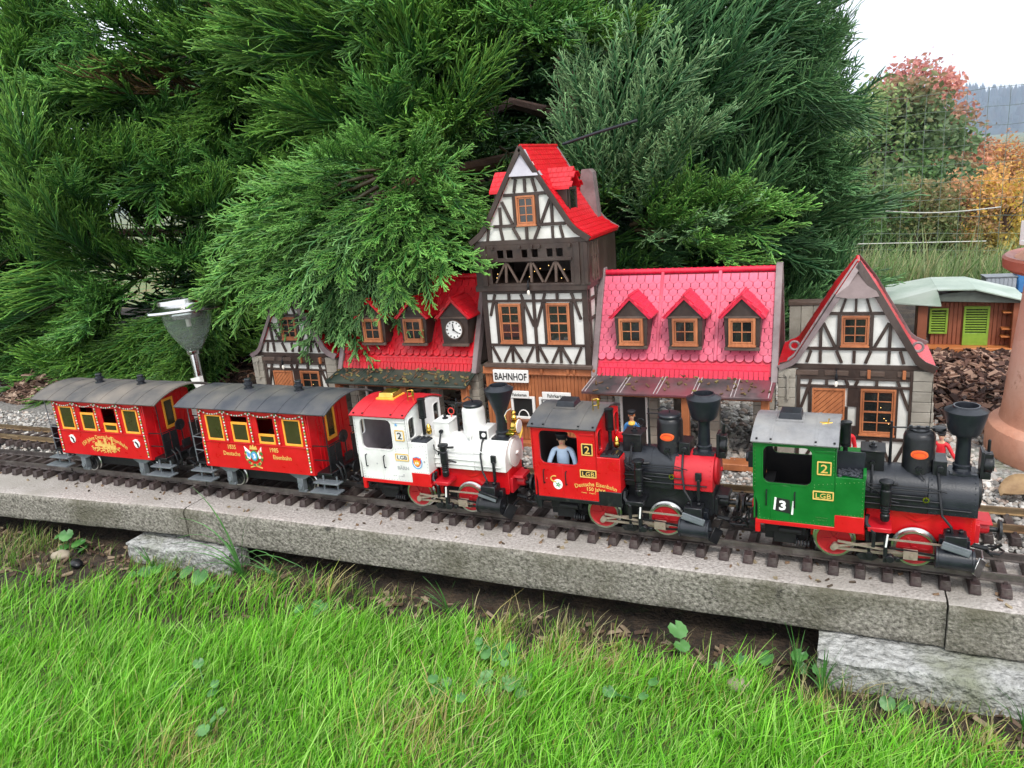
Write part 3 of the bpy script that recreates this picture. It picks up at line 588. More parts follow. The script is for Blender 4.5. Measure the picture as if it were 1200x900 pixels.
base = dict(handle='black_plastic', plate_in='black_plastic', plate='gold_print', num='gold_print', foot2='black_plastic', lid='blue_black', inside='cab_inside', floor='cab_inside',
            hatch='blue_black', hatch_base='roof_dark', whistle='low', sb_rivets=1, skirt='black_plastic', pipe='black_plastic', plaque=1, cyl='blue_black', cyl2='black_plastic',
            chest='grey_plastic', chest2='grey_plastic', slide='black_plastic', guard='black_plastic', dome='black_plastic', domecapm='black_plastic', oval=1, sandbox='black_plastic', tube='black_plastic',
            box2='black_plastic', stack='bulge', headlamp='black', bell='bar', handwheel='black_plastic', buf='red_satin', sbdoor='black_plastic', rim='black_plastic', boiler='blue_black', smokebox='blue_black')
def cfg(**k): d = dict(base); d.update(k); return d
green_loco = make_loco(-56, 'green tank engine with silver roof and a white number 3 on its cab', cfg(body='green_paint', frame='red_paint', foot='red_paint', foot2='red_satin', roof='roof_silver',
    hatch_base='roof_silver', rivet='pale_leaf', plate_in='green_paint', lid='coal', deco=deco_green, guard='steel', cyl='blue_black', num='gold_print'))
red_loco = make_loco(-314, 'red tank engine with black boiler and red smokebox carrying the engine driver', cfg(body='red_paint', frame='black_plastic', foot='black_plastic', roof='roof_dark', rivet='red_paint',
    smokebox='red_satin', sbdoor='red_satin', deco=deco_red, whistle='tall', pipe2=1, rim='red_paint', boiler='blue_black', buf='black_plastic', bell='hook', domecap=1, domecapm='blue_black', lid='black_plastic'))
white_loco = make_loco(-572, 'white tank engine with a red roof and red frame coupled in front of the carriages', cfg(body='white_paint', frame='red_paint', foot='red_paint', foot2='red_satin', roof='red_satin', hatch='brass', hatch_base='orange_trim',
    plate_in='white_paint', plate='gold_print', num='black_print', boiler='white_paint', smokebox='white_paint', sbdoor='cloth_pink', deco=deco_white, whistle='tall', pipe2=1, skirt='white_paint', pipe='white_paint', plaque=0,
    dome='white_paint', domecap=1, domecapm='blue_black', oval=0, sandbox='white_paint', box2='white_paint', box2plate=1, stack='funnel', headlamp='brass', bell='hook', handwheel='red_print', inside='inside_grey', floor='grey_plastic', chest='black_plastic', chest2='grey_plastic', cyl='black_plastic', rim='white_paint', rivet='grey_print'))
# the smokebox door of the white engine is white with a red centre
for ch in white_loco.children:
    if ch.name.startswith('smokebox_door'): ch.data.materials[0] = M_['white_paint']

# ---------------------------------------------------------------- passenger coaches
def garland(m, pts):
    for i in range(len(pts)-1):
        p, q = Vector(pts[i]), Vector(pts[i+1]); n = max(2, int((q-p).length/2.2))
        for k in range(n):
            m.mi = [0,1,2,1,0,3][k % 6]; a = p.lerp(q, k/n); b = p.lerp(q, (k+.85)/n); m.bar(a, b, 2.1 if k % 3 else 1.5, 1.0, (0,1,0))
    m.mi = 0
def make_coach(X0, label, roofm, deco):
    ang = bow_a(X0+136)
    root = empty('passenger_coach', (X0, bow(X0+136)-math.sin(ang)*136, 0), ang, label, 'railway carriage', 'red passenger carriages with yellow window frames')
    wins = [(46,77),(94,124),(142,171),(188,219)]
    z0, z1 = 100, 139
    for s in (-1, 1):
        m = MB(); m.prism([(33,57),(232,57),(229,148),(32,148)], s*48, s*46, [[(a,z0),(b,z0),(b,z1),(a,z1)] for a, b in wins]); sd_ = m.build('coach_side', 'red_paint', root, bevel=.3)
        m = MB(); y0, y1 = sorted((s*49.2, s*47.9)); m.box(33,232,y0,y1,97.2,98.9); m.box(32.2,35,y0,y1,57.5,97); m.box(229.5,232.2,y0,y1,57.5,97); m.build('belt_rail', 'red_paint', sd_, bevel=.3)
        for k, (a, b) in enumerate(wins):
            zt = [z1, 130.5, 115, z1][k]
            y0, y1 = sorted((s*48.8, s*46.2)); m = MB()
            m.prism([(a,z0),(b,z0),(b,zt),(a,zt)], y0, y1, [[(a+2.6,z0+3.2),(b-2.2,z0+3.2),(b-2.2,zt-1.6 if k in (0,3) else zt-3.4),(a+2.6,zt-1.6 if k in (0,3) else zt-3.4)]])
            wn = m.build('window', 'orange_trim', root, bevel=.25)
            m = MB(); m.box(a+2,b-2,min(s*47.6,s*46.9),max(s*47.6,s*46.9),z0+2,zt-1); m.build('pane', 'olive_glass', wn)
        if s < 0:
            for x in (82.5, 130, 177.5):
                m = MB(); m.box(x-3.5,x+3.5,-48.9,-47.9,99,147.5); m.build('pilaster', 'red_paint', sd_, bevel=.25)
            m = MB(); xs = [37.5, 82.5, 130, 177.5, 225.5]
            for i, x in enumerate(xs):
                garland(m, [(x,-49.8,146), (x+(1.5 if i else 0), -49.8, 62 if i in (0,4) else 99.5)])
            for i in range(4):
                a, b = xs[i], xs[i+1]; garland(m, [(a+(b-a)*t, -49.8, 146.5-5.5*(1-(2*t-1)**2)) for t in (0,.15,.3,.5,.7,.85,1)])
            m.build('garland', ['green_print','white_print','red_print','gold_print'], sd_)
            deco(sd_)
    m = MB(); m.box(36,228,-44,44,57,60); m.build('floor', 'black_matte', root)
    m = MB()
    for a in (60, 108, 156, 204):
        for s in (-1, 1): m.box(a-9,a+9,min(s*42,s*12),max(s*42,s*12),60,76); m.box(a-2,a+2,min(s*42,s*12),max(s*42,s*12),76,98)
    m.build('bench', 'brown_wood', root, bevel=.5, kind='stuff')
    for sg, xe in ((-1, 31.5), (1, 230)):
        arch = cab_roof_pts(47, 160, 149); m = MB()
        x0_, x1_ = (xe, xe+2)
        m.prism([(-47,57)]+arch+[(47,57)], x0_, x1_, [[(-7,100),(9,100),(9,142),(-7,142)]], 'yz'); ew = m.build('end_wall', 'red_paint', root, bevel=.3)
        xo = xe+2 if sg > 0 else xe
        f0, f1 = sorted((xo, xo+sg*1.6))
        m = MB(); m.prism([(-10,96),(12,96),(12,145),(-10,145)], f0, f1, [[(-7,101),(9,101),(9,141),(-7,141)]], 'yz'); dw = m.build('door_window', 'orange_trim', ew, bevel=.2)
        m = MB(); m.box(min(xo,xo-sg*1.2),max(xo,xo-sg*1.2),-7,9,100,142); m.build('pane', 'olive_glass', dw)
        for y in (-30,-22,20,30): m = MB(); m.box(f0,f1-.6,y,y+2.5,58,148); m.build('end_post', 'red_paint', ew)
        # open platform with railing
        a, b = (8,31.5) if sg < 0 else (232,257)
        m = MB(); m.box(a,b,-44,44,57,60.5); pf = m.build('platform', 'black_plastic', root, bevel=.4)
        xr = a+1 if sg < 0 else b-1; m = MB()
        for y in (-43,-26,-14,14,26,43): m.tube([(xr,y,60),(xr,y,101)], .9, 5)
        for z in (72,86,101): m.tube([(xr,-43,z),(xr,-14,z)], .9, 5); m.tube([(xr,14,z),(xr,43,z)], .9, 5)
        for s in (-1, 1):
            m.tube([(xr,s*43,101),(32 if sg < 0 else 231,s*45,101)], .9, 5); m.tube([(xr,s*43,80),(32 if sg < 0 else 231,s*45,80)], .9, 5)
        m.tube([(xr,-43,60),(xr,-43,150)], .8, 5); m.tube([(xr,43,60),(xr,43,150)], .8, 5)
        m.build('railing', 'grey_plastic' if sg < 0 else 'black_plastic', pf)
        for y0_, y1_ in ((-42,-28),(-26,-14),(14,26),(28,42)): m = MB(); m.box(xr-.6,xr+.6,y0_,y1_,62,99); m.build('railing_panel', 'black_plastic', pf, bevel=.2)
        m = MB(); m.lathe([(9,0),(9,sg*2.5)], (xr,-6,104), 16, 'x'); m.tube([(xr+sg*3,-6,104),(xr+sg*3,-6,74)], 1, 6); m.box(xr,xr+sg*3 if sg>0 else xr-3,-8,8,66,78) if sg > 0 else m.box(xr-3,xr,-8,8,66,78); m.build('brake_gear', 'black_plastic', pf)
        for s in (-1, 1):
            y0_, y1_ = sorted((s*40, s*54)); c0 = 2 if sg < 0 else 230
            m = MB(); m.box(c0,c0+42,y0_,y1_,48,50); m.box(c0-3,c0+44,min(s*42,s*60),max(s*42,s*60),36,38.2)
            st = m.build('step', 'grey_plastic', root, bevel=.3)
            m = MB(); m.tube([(c0+13,s*46,37),(c0+13,s*46,58)], 1.3, 6); m.tube([(c0+36,s*46,37),(c0+36,s*46,58)], 1.3, 6); m.build('step_hanger', 'grey_plastic', st)
        m = MB(); xb = a if sg < 0 else b; m.lathe([(3,0),(3,sg*9),(9,sg*9.5),(8.6,sg*12)], (xb,0,56), 20, 'x'); m.build('buffer', 'black_plastic', root)
        m = MB(); m.tube([(xb,0,40),(xb+sg*12,0,34)], 2.4, 6); m.tube([(xb+sg*12,0,34),(xb+sg*14,-8,33),(xb+sg*22,-9,33),(xb+sg*27,0,33),(xb+sg*22,9,33),(xb+sg*14,8,33)], 1.2, 6); m.build('coupler', 'black_plastic', root)
        for y in (-22,-30,24): m = MB(); m.tube([(xr,y,70),(xr+sg*6,y,64),(xr+sg*9,y,50),(xr+sg*5,y,40)], 1.5, 6); m.build('hose', 'black_plastic', root)
    m = MB(); m.box(10,255,-30,30,47,57); m.box(80,185,-20,20,30,48); m.build('underframe', 'black_matte', root, bevel=.4)
    for x in (67, 198):
        for s in (-1, 1):
            o = make_wheel(root, x, s*25, 34, 14.2, s, 'black_plastic')
            m = MB(); f = lambda y: s*y
            m.prism([(x-22,55),(x+22,55),(x+8,47),(x-8,47)], min(f(36),f(41)), max(f(36),f(41))); m.box(x-5,x+5,min(f(34),f(43)),max(f(34),f(43)),30,48); m.box(x-7,x+7,min(f(36),f(41)),max(f(36),f(41)),26,30); m.cyl((x,f(41),36),(x,f(45),36),4,n=12); m.build('axle_box', 'grey_plastic', root, bevel=.5)
    m = MB(); ro = cab_roof_pts(59, 165.5, 151, 18, 2); rp = cab_roof_pts(59, 165.5, 151, 18)
    m.prism(ro+rp[::-1], 0, 272, (), 'yz'); rf = m.build('coach_roof', roofm, root, bevel=.3)
    for i in range(8):
        x = 2+i*38.1; q0, q1 = cab_roof_pts(59,165.5,151,18,2.5), cab_roof_pts(59,165.5,151,18,1.6)
        m = MB(); m.prism(q0+q1[::-1], x-.8, x+.8, (), 'yz'); m.build('roof_seam', roofm, rf)
    for x in (94, 187):
        m = MB(); m.lathe([(8,165),(7.6,168),(5,168.5),(5,172),(6.6,173),(6.6,176),(4.6,177),(4.6,180),(5.4,181),(4,182.5)], (x,0,0), 18); m.build('roof_vent', 'blue_black', rf)
    m = MB(); m.box(33,231,-49.5,-46,147.6,150.4); m.build('cornice', 'red_paint', root, bevel=.3)
    return root
def deco_c2(o):
    text(o, '1835', 87, 88, -48.3, 9.4, 'gold_print', .9, bold=.1); text(o, '1985', 165, 88, -48.3, 9.4, 'gold_print', .9, bold=.1)
    text(o, 'Deutsche', 85, 77.5, -48.3, 9.4, 'gold_print', .88, bold=.1); text(o, 'Eisenbahn', 178, 77.5, -48.3, 9.4, 'gold_print', .88, bold=.1)
    cx, cz = 127, 80
    m = MB()
    for i in range(26):      # wreath
        a = R(-205+i*230/25); m.mi = i % 4; r1, r2 = 15.5, 14.5
        p = Vector((cx+r1*math.cos(a),-49,cz+r2*math.sin(a))); m.bar(p, p+Vector((3.4*math.cos(a+1.9),0,3.4*math.sin(a+1.9))), 3.0, 1.0, (0,1,0))
    m.build('wreath', ['green_print','gold_print','red_print','green_print'], o)
    m = MB(); m.prism([(cx-16,94),(cx-4,84),(cx-8,74),(cx-13,76)], -48.9, -48.1); m.build('flag', 'white_print', o)
    m = MB(); m.prism([(cx-12,87),(cx-6,83),(cx-8,77),(cx-12,79)], -49.2, -48.8); m.build('flag_patch', 'blue_print', o)
    m = MB(); m.prism([(cx+16,95),(cx+6,84),(cx+9,76),(cx+13,77)], -48.9, -48.1); m.build('flag', 'white_print', o)
    m = MB(); m.prism([(cx+13.5,92),(cx+10,87),(cx+11,80),(cx+13.5,82)], -49.2, -48.8); m.build('flag_patch', 'red_print', o)
    m = MB(); n_ = 22; m.prism([(cx+1+7*math.cos(6.283*i/n_), cz+8.4*math.sin(6.283*i/n_)) for i in range(n_)], -49.3, -48.2); m.build('crest', 'green_print', o)
    m = MB(); m.prism([(cx+1+5.4*math.cos(6.283*i/n_), cz+6.6*math.sin(6.283*i/n_)) for i in range(n_)], -49.7, -49.2); m.build('crest_field', 'blue_print', o)
    m = MB(); m.prism([(cx-1,cz+3),(cx+3,cz+4),(cx+4,cz-3),(cx-1,cz-4),(cx+1,cz)], -50, -49.6); m.build('crest_mark', 'white_print', o)
    m = MB(); m.prism([(cx-6,90),(cx-4,96),(cx-1,93),(cx+1,98.5),(cx+3,93),(cx+6,96),(cx+8,90)], -49.2, -48.2); m.build('crown', 'gold_print', o)
    m = MB(); m.bar((cx-10,-48.6,61.5),(cx+10,-48.6,67),1.5,1,(0,1,0)); m.bar((cx+12,-48.6,61.5),(cx-8,-48.6,67),1.5,1,(0,1,0)); m.build('ribbon', 'gold_print', o)
def deco_c1(o):
    text(o, '150 Jahre Deutsche Eisenbahn', 133, 87.5, -48.3, 9.4, 'gold_print', .9, bold=.1, arcr=82)
    for cx in (62, 205):
        m = MB(); n_ = 20; m.prism([(cx+1+6*math.cos(6.283*i/n_), 83+6.4*math.sin(6.283*i/n_)) for i in range(n_)], -48.9, -48.1); m.build('round_emblem', 'white_print', o)
        m = MB(); m.prism([(cx+5,77),(cx+4,84),(cx-1,88),(cx-3,86),(cx+1,82),(cx+1,78)], -49.2, -48.8); m.build('emblem_mark', 'black_print', o)
        m = MB(); m.prism([(cx-7,88),(cx-1,91),(cx+5,90),(cx,86)], -49.1, -48.1); m.build('emblem_mark', 'white_print', o)
    # small gold drawing of an old engine with scrolls
    m = MB()
    for a, b, c_, d in ((112,74,128,80),(128,73,146,79),(146,72,158,77),(134,79,139,88),(150,77,153,92),(110,70,160,71.6),(120,80,126,84)): m.box(a,c_,-48.8,-48.2,b,d)
    for x, z, r in ((118,70,3.4),(130,70,3.4),(140,70,3.8),(152,70,3.2)):
        n_ = 14; m.prism([(x+r*math.cos(6.283*i/n_), z+r*math.sin(6.283*i/n_)) for i in range(n_)], -49, -48.2, [[(x+.55*r*math.cos(6.283*i/n_), z+.55*r*math.sin(6.283*i/n_)) for i in range(n_)]])
    rr = random.Random(2)
    for i in range(46):
        a = R(180+i*180/45*1.0); x, z = 134+30*math.cos(a*1.0), 73+(8+rr.uniform(-2,2))*math.sin(a); m.bar((x,-48.5,z),(x+rr.uniform(-4,4),-48.5,z+rr.uniform(-3,4)),1.1,.6,(0,1,0))
    for i in range(26): x = 106+i*2.2; z = 82+rr.uniform(-3,4); m.bar((x,-48.5,z),(x+rr.uniform(-3,3),-48.5,z+rr.uniform(-4,3)),1.0,.6,(0,1,0))
    m.build('gold_drawing', 'gold_print', o)
coach2 = make_coach(-880, 'red carriage lettered 1835 1985 with a wreathed crest, coupled behind the white engine', 'roof_dark', deco_c2)
coach1 = make_coach(-1192, 'rearmost red carriage with an arc of gold lettering and a dusty brown roof', 'roof_dusty', deco_c1)
# ---------------------------------------------------------------- railway tracks
def make_track(label, ytrk, rmat, kxs, far=0):
    root = empty('railway_track', (0,0,0), 0, label, 'railway track', 'parallel model railway tracks')
    fy = (lambda x: bow(x)) if not far else (lambda x: ytrk)
    zb = 0.6 if not far else 1.0
    for s in (-1, 1):
        m = MB(); xs = list(np.arange(kxs[0]*300-8, kxs[1]*300+1, 50.0))
        prof = [(-1.3,20),(1.3,20),(1.3,17.6),(.5,17),(.5,12.6),(3,11.8),(3,11),(-3,11),(-3,11.8),(-.5,12.6),(-.5,17),(-1.3,17.6)]
        vs = [(x, fy(x)+s*23.5+a, b) for x in xs for a, b in prof]; n = len(prof)
        fs = [(i*n+k, i*n+(k+1) % n, (i+1)*n+(k+1) % n, (i+1)*n+k) for i in range(len(xs)-1) for k in range(n)]
        m.add(vs, fs); m.build('rail', rmat, root, smooth=30)
        m = MB()
        for k in range(kxs[0], kxs[1]):
            x = k*300-17; y = fy(x)+s*23.5; m.box(x,x+34,y-1.8,y+1.8,12.4,18.2)
        m.build('rail_joiner', rmat, root, bevel=.3, kind='stuff')
    sl = None
    for k in range(kxs[0], kxs[1]):
        for j in range(11):
            x = 300*k+26.4*j; a = bow_a(x) if not far else 0
            if sl is None:
                m = MB(); m.box(-5.6,5.6,-39,39,zb,11,1.2); sl = m.build('sleeper', 'sleeper_plastic', root, bevel=.5)
                m = MB()
                for s in (-1, 1):
                    for q in (-1, 1): m.box(-2,2,s*23.5+q*4.4-1.3,s*23.5+q*4.4+1.3,10.8,13.6,.4)
                ch = m.build('rail_chair', 'sleeper_plastic', sl); o = sl
            else:
                o = sl.copy(); link(o, root); c2 = ch.copy(); link(c2, o)
            o.location = Vector((x, fy(x), 0))*S; o.rotation_euler.z = a + random.uniform(-.006,.006)
    return root
make_track('front railway track carrying the train along the concrete edge', 0, 'rail_metal', (-6, 2))
make_track('empty second track behind the train on light gravel', 103, 'rail_brass', (-7, 2), 1)

# ---------------------------------------------------------------- station buildings
BZ = 13.0      # ground level at the station
class Wall:
    """timber frame on a wall that looks towards -Y at y = yf; every beam is a part"""
    def __init__(s, root, yf, cx): s.root, s.y, s.cx, s.n = root, yf, cx, 0
    def beams(s, L, material='timber', d=3.0, name='timber_beam'):
        for a in L:
            x0, z0, x1, z1, w_ = a; s.n += 1; p, q = Vector((x0-s.cx, 0, z0)), Vector((x1-s.cx, 0, z1))
            dd = d + (s.n % 17)*.09; m = MB(); m.bar(p+Vector((0,s.y-dd/2+.4,0)), q+Vector((0,s.y-dd/2+.4,0)), w_ if abs(p.x-q.x) < abs(p.z-q.z)*9 else dd, dd if abs(p.x-q.x) < abs(p.z-q.z)*9 else w_, (0,1,0) if abs(p.x-q.x) < abs(p.z-q.z)*9 else (0,0,1))
            m.build(name, material, s.root, bevel=.3)
    def window(s, x0, z0, x1, z1, cols, rows, proud=4.5, fm='orange_wood', fw=2.6, glass='dark_glass', lights=0):
        x0 -= s.cx; x1 -= s.cx; m = MB(); yo = s.y-proud
        m.prism([(x0,z0),(x1,z0),(x1,z1),(x0,z1)], yo, s.y+1, [[(x0+fw,z0+fw),(x1-fw,z0+fw),(x1-fw,z1-fw),(x0+fw,z1-fw)]])
        f2 = fw+1.0; m.prism([(x0+fw+.3,z0+fw+.3),(x1-fw-.3,z0+fw+.3),(x1-fw-.3,z1-fw-.3),(x0+fw+.3,z1-fw-.3)], yo+1.2, s.y, [[(x0+f2+1.2,z0+f2+1.2),(x1-f2-1.2,z0+f2+1.2),(x1-f2-1.2,z1-f2-1.2),(x0+f2+1.2,z1-f2-1.2)]])
        ax, bx, az, bz = x0+fw, x1-fw, z0+fw, z1-fw
        for i in range(1, cols): x = ax+(bx-ax)*i/cols; m.box(x-.8,x+.8,yo+1.6,s.y,az,bz)
        for i in range(1, rows): z = az+(bz-az)*i/rows; t = 1.3 if rows == 4 and i == 2 else .7; m.box(ax,bx,yo+1.9,s.y,z-t,z+t)
        o = m.build('window', fm, s.root, bevel=.25)
        m = MB(); m.box(x0-.8,x1+.8,yo-1.2,s.y,z0-1.6,z0+.6); m.build('sill', fm, o, bevel=.2)
        m = MB(); m.box(ax-.4,bx+.4,yo+2.6,yo+3.1,az-.4,bz+.4); m.build('pane', glass, o)
        if lights:
            m = MB(); rr = random.Random(int(x0*7+z0))
            for i in range(lights): m.ball((rr.uniform(ax+1,bx-1), yo+2.2, rr.uniform(az+1,bz-1)), .55, 6)
            m.build('fairy_light', 'lamp_warm', o)
        return o
def hanging_lamp(x, y, z, label):
    o = empty('hanging_lamp', (x,y,z), 0, label, 'lamp', 'small lamps hanging on the station fronts')
    m = MB(); m.tube([(0,6,2),(0,0,3),(0,-4,1),(0,-5,-3)], .8, 6); m.lathe([(1.2,0),(2,-4),(2,-9),(1.6,-10)], (0,-5,-2), 10); m.build('lamp_holder', 'black_plastic', o)
    m = MB(); m.ball((0,-5,-16.5), 2.3, 10, (1,1,1.9)); m.build('bulb', 'lamp_white', o)
def stone_pillar(root, x0, x1, y0, y1, z1, cx, flare=0, z0=BZ):
    rows = max(2, round((z1-z0)/13.5)); h = (z1-z0)/rows; rr = random.Random(int(x0))
    m = MB(); m.box(min(x0,x1)-cx+1,max(x0,x1)-cx-1,y0+1.2,y1-1,z0,z1-.5); core = m.build('pillar_core', 'mortar', root)
    for i in range(rows):
        t = 1-(i+.5)/rows; e = flare*t; a, b = x0-cx-(e if flare < 0 else 0)*-1, x1-cx+(e if flare > 0 else 0)
        L = b-a; cuts = [0, L*.62, L] if (i % 2 == 0 or L < 24) and L > 16 else [0, L]
        if flare and L > 16: cuts = [0, 23 if flare > 0 else L-23, L]
        for j in range(len(cuts)-1):
            m = MB(); j0, j1 = cuts[j], cuts[j+1]
            m.box(a+j0+.35,a+j1-.35,y0+rr.uniform(-.35,.35),y1,z0+i*h+.4,z0+(i+1)*h-.3); m.build('stone_block', 'stone_grey', root, bevel=.5)
def tile_mesh(w_, h_, name, material):
    me_pts = [(-w_/2,h_*.95),(-w_/2,h_*.28)] + [(-w_/2*math.cos(R(a)), h_*.28-w_*.46*math.sin(R(a))) for a in (25,50,75,105,130,155)] + [(w_/2,h_*.28),(w_/2,h_*.95)]
    m = MB(); m.prism(me_pts[::-1], -1.1, .2, (), 'xz'); return m

HB = [(-53,157,139,157,6),(17,255,-33,162,5),(68,255,118,162,5),(118,163,138,158,5),(-33,162,-52,158,5),(7,230,79,230,4),(-21,182,107,182,4),(17,253,68,253,4),(30,252,24,232,3),(42,252,42,232,3),(54,252,60,232,3),
 (22,228,22,184,4),(62,228,62,184,4),(0,217,0,184,4),(3,217,18,184,4),(84,217,84,184,4),(82,217,66,184,4),(-12,179,-17,162,4),(0,179,0,162,4),(20,179,27,162,4),(42,179,42,162,4),(62,179,56,162,4),(84,179,84,162,4),(97,179,102,162,4),
 (-28,140,114,140,3),(-28,129,114,129,3.4),(-27,152,-27,20,5),(113,152,113,20,5),(9,138,9,131,4),(33,138,36,131,4),(45,131,48,138,4),(71,138,71,131,4),(-11,138,-24,94,4),(96,138,111,98,4),(-12,127,-12,56,4),(96,127,96,56,4),(42,127,42,101,12),
 (35,100,35,75,4),(50,127,50,60,5),(42,73,42,59,12),(-27,56,113,56,4),(-27,17,113,17,6),(0,54,-18,20,4),(10,54,28,20,4),(40,54,36,20,4),(64,54,46,20,4),(78,54,92,20,4),(110,54,96,20,4)]
def hip(mb, yc, z0=253.0, z1=300.0, k=.6):
    """lean everything above z0 towards the middle of the roof (half hip)"""
    mb.v = [(x, yc+(y-yc)*(1-k*min(1.15, max(0, (z-z0)/(z1-z0)))), z) for x, y, z in mb.v]; return mb
def gabled_house(X, label, dark_cap, ladder, lights, dormers):
    cx = 43.0; root = empty('gabled_house', (X,0,0), 0, label, 'model house', 'half timbered gabled houses at the two ends of the station')
    yf, yb = 240, 372; W = Wall(root, yf, cx)
    m = MB(); m.box(-88+3,86-3+4,yf,yb,BZ,158); m.prism([(-92,158),(92,158),(76,164),(26,252),(-26,252),(-76,164)], yf, yb); m.build('wall', 'plaster', root)
    W.beams(HB)
    # frieze of dark panels with orange brackets
    m = MB(); m.box(-28-cx,114-cx,yf-2.2,yf+1,141.5,154); fz = m.build('frieze', 'timber', root, bevel=.3)
    for x in (-16, 22, 66, 104): m = MB(); m.box(x-cx-16 if x != 104 else x-cx-9, x-cx+14 if x != 104 else x-cx+6, yf-3.6, yf-2, 144.5, 151.5); m.build('frieze_panel', 'timber_light', fz, bevel=.4)
    for x in (61, 103): m = MB(); m.box(x-cx-2,x-cx+2,yf-7,yf-2,142,153.5); m.build('bracket', 'orange_wood', fz, bevel=.3)
    W.window(25,186,59,227,2,3, lights=0); W.window(52,62,95,127,2,4, lights=5 if lights else 0)
    # boarded shutter with diagonal planks
    m = MB(); m.prism([(-9-cx,81),(33-cx,81),(33-cx,126),(-9-cx,126)], yf-5, yf+.5, [[(-6.5-cx,83.5),(30.5-cx,83.5),(30.5-cx,123.5),(-6.5-cx,123.5)]]); sh = m.build('shutter', 'orange_wood', root, bevel=.3)
    for i in range(-5, 10):      # planks clipped to the frame
        x0, z0, x1, z1 = -6.5-cx, 83.5, 30.5-cx, 123.5; poly = []
        b0 = z0+i*7.4; b1 = b0+6.6
        def clip(pts, f):
            o = []
            for a, b in zip(pts, pts[1:]+pts[:1]):
                fa, fb = f(a), f(b)
                if fa >= 0: o.append(a)
                if fa*fb < 0: t = fa/(fa-fb); o.append((a[0]+(b[0]-a[0])*t, a[1]+(b[1]-a[1])*t))
            return o
        P = [(x0,b0-10),(x1,b0+27),(x1,b1+27),(x0,b1-10)]
        P = clip(clip(P, lambda p: p[1]-z0), lambda p: z1-p[1]) if P else P
        if len(P) > 2: m = MB(); m.prism(P, yf-3.4, yf-.4); m.build('shutter_plank', 'orange_wood', sh, bevel=.25)
    stone_pillar(root, 113.5, 136, yf-5, yf+20, 153.5, cx, 10); stone_pillar(root, -49, -30.5, yf-5, yf+20, 153.5, cx, -3)
    m = MB(); m.cyl((-41-cx,yf-8,147),(-41-cx,yf-3,147),4.6,n=14); m.cyl((-41-cx,yf-8,112),(-41-cx,yf-3,112),2.6,n=14); m.tube([(-41-cx,yf-8,110),(-41-cx,yf-8,143)], 1.6, 8); m.build('downpipe', 'stone_grey', root)
    # half hip cap at the tip of the gable
    m = MB(); m.add([(-26,yf-8,253.5),(-11,yf-11,251.5),(11,yf-11,251.5),(26,yf-8,253.5),(4,yf+32,289),(-4,yf+32,289),(-26,yf+3,252),(26,yf+3,252),(0,yf+44,290)],
        [(0,1,5),(1,2,4,5),(2,3,4),(0,5,8,6),(3,7,8,4),(4,8,5),(0,6,7,3),(0,3,2,1)]); m.build('gable_cap', dark_cap, root)
    # roof: two swept halves, tiled
    prof = [(0,290),(25,253),(74,168),(82,161),(97,154.5)]; YC = (yf+yb)/2
    for s in (-1, 1):
        zo = -2.2 if s > 0 else 0; m = MB(); up = [(s*x, z+2+zo) for x, z in prof]; dn = [(s*(x-2.4), z-2.2) for x, z in prof]; 
        m.prism(up+dn[::-1], yf-5, yb+6); hip(m, YC); rf = m.build('roof', 'roof_red', root)
        q = MB(); e_ = 5.6 if s > 0 else 3.0; up = [(s*(x+.9+(s > 0)*1.2), z+e_) for x, z in prof]; dn = [(s*(x-3.2), z-3) for x, z in prof]
        q.prism(up+dn[::-1], yf-8.2, yf-4.8); hip(q, YC); q.build('bargeboard', 'barge' if s < 0 or not ladder else 'timber', rf)
        q = MB(); q.prism(up+dn[::-1], yb+5.8, yb+9); hip(q, YC); q.build('bargeboard', 'barge', rf, bevel=.3)
        q = MB(); n_ = 0
        slope_tiles(q, [(x+.6, z+2.6+zo) for x, z in prof], lambda x: s*x, yf-3, 10.2, 13, 19); hip(q, YC)
        q.build('roof_tiles', 'roof_red', rf, kind='stuff')
    m = MB(); m.tube([(0,YC-31,291.5),(0,YC+31,291.5)], 2.6, 10); m.build('ridge', 'roof_red' if ladder else 'barge', root)
    if ladder:       # pale ladder lying on the left half of the roof
        m = MB(); P = [(-(x+2.4), z+5.4) for x, z in prof[:4]]
        for yy in (yf-10, yf-2): m.tube([(0,yy,296)]+[(a,yy,b) for a, b in P], 1.1, 6)
        for i in range(13):
            t = .04+i*.072; x = 78*t; z = np.interp(x, [p[0] for p in prof], [p[1] for p in prof])+5.6; m.tube([(-x-2.6,yf-10,z),(-x-2.6,yf-2,z)], .9, 5)
        hip(m, YC); m.build('roof_ladder', 'barge', root)
        for s in (-1, 1):
            m = MB(); c_ = (s*72+ (2 if s > 0 else -4), yf-4, 186)
            for i in range(14): a, b = 6.283*i/14, 6.283*(i+1)/14; m.tube([(c_[0]+6*math.cos(a),c_[1],c_[2]+6*math.sin(a)),(c_[0]+6*math.cos(b),c_[1],c_[2]+6*math.sin(b))], 1.8, 6)
            m.build('wall_ring', 'barge', root)
    if dormers:
        for s in (-1, 1):
            m = MB(); x0 = s*34; x1 = s*62; a, b = min(x0,x1), max(x0,x1)
            m.prism([(yf+12,262),(yf+27,272),(yf+42,262)], a, b+0, (), 'yz'); m.build('dormer_roof', 'roof_red', root, bevel=.3)
            m = MB(); m.box(a+4,b-4,yf+14,yf+40,232,262); m.build('dormer_wall', 'timber', root)
    return root
right_house = gabled_house(43, 'half timbered gabled house with pale roof ladder and brown gable cap beside the cottage', 'cap_slate', True, True, False)
left_house = gabled_house(-895, 'half timbered gabled house with pale gable cap partly hidden by evergreen twigs', 'cap_pale', False, True, True)

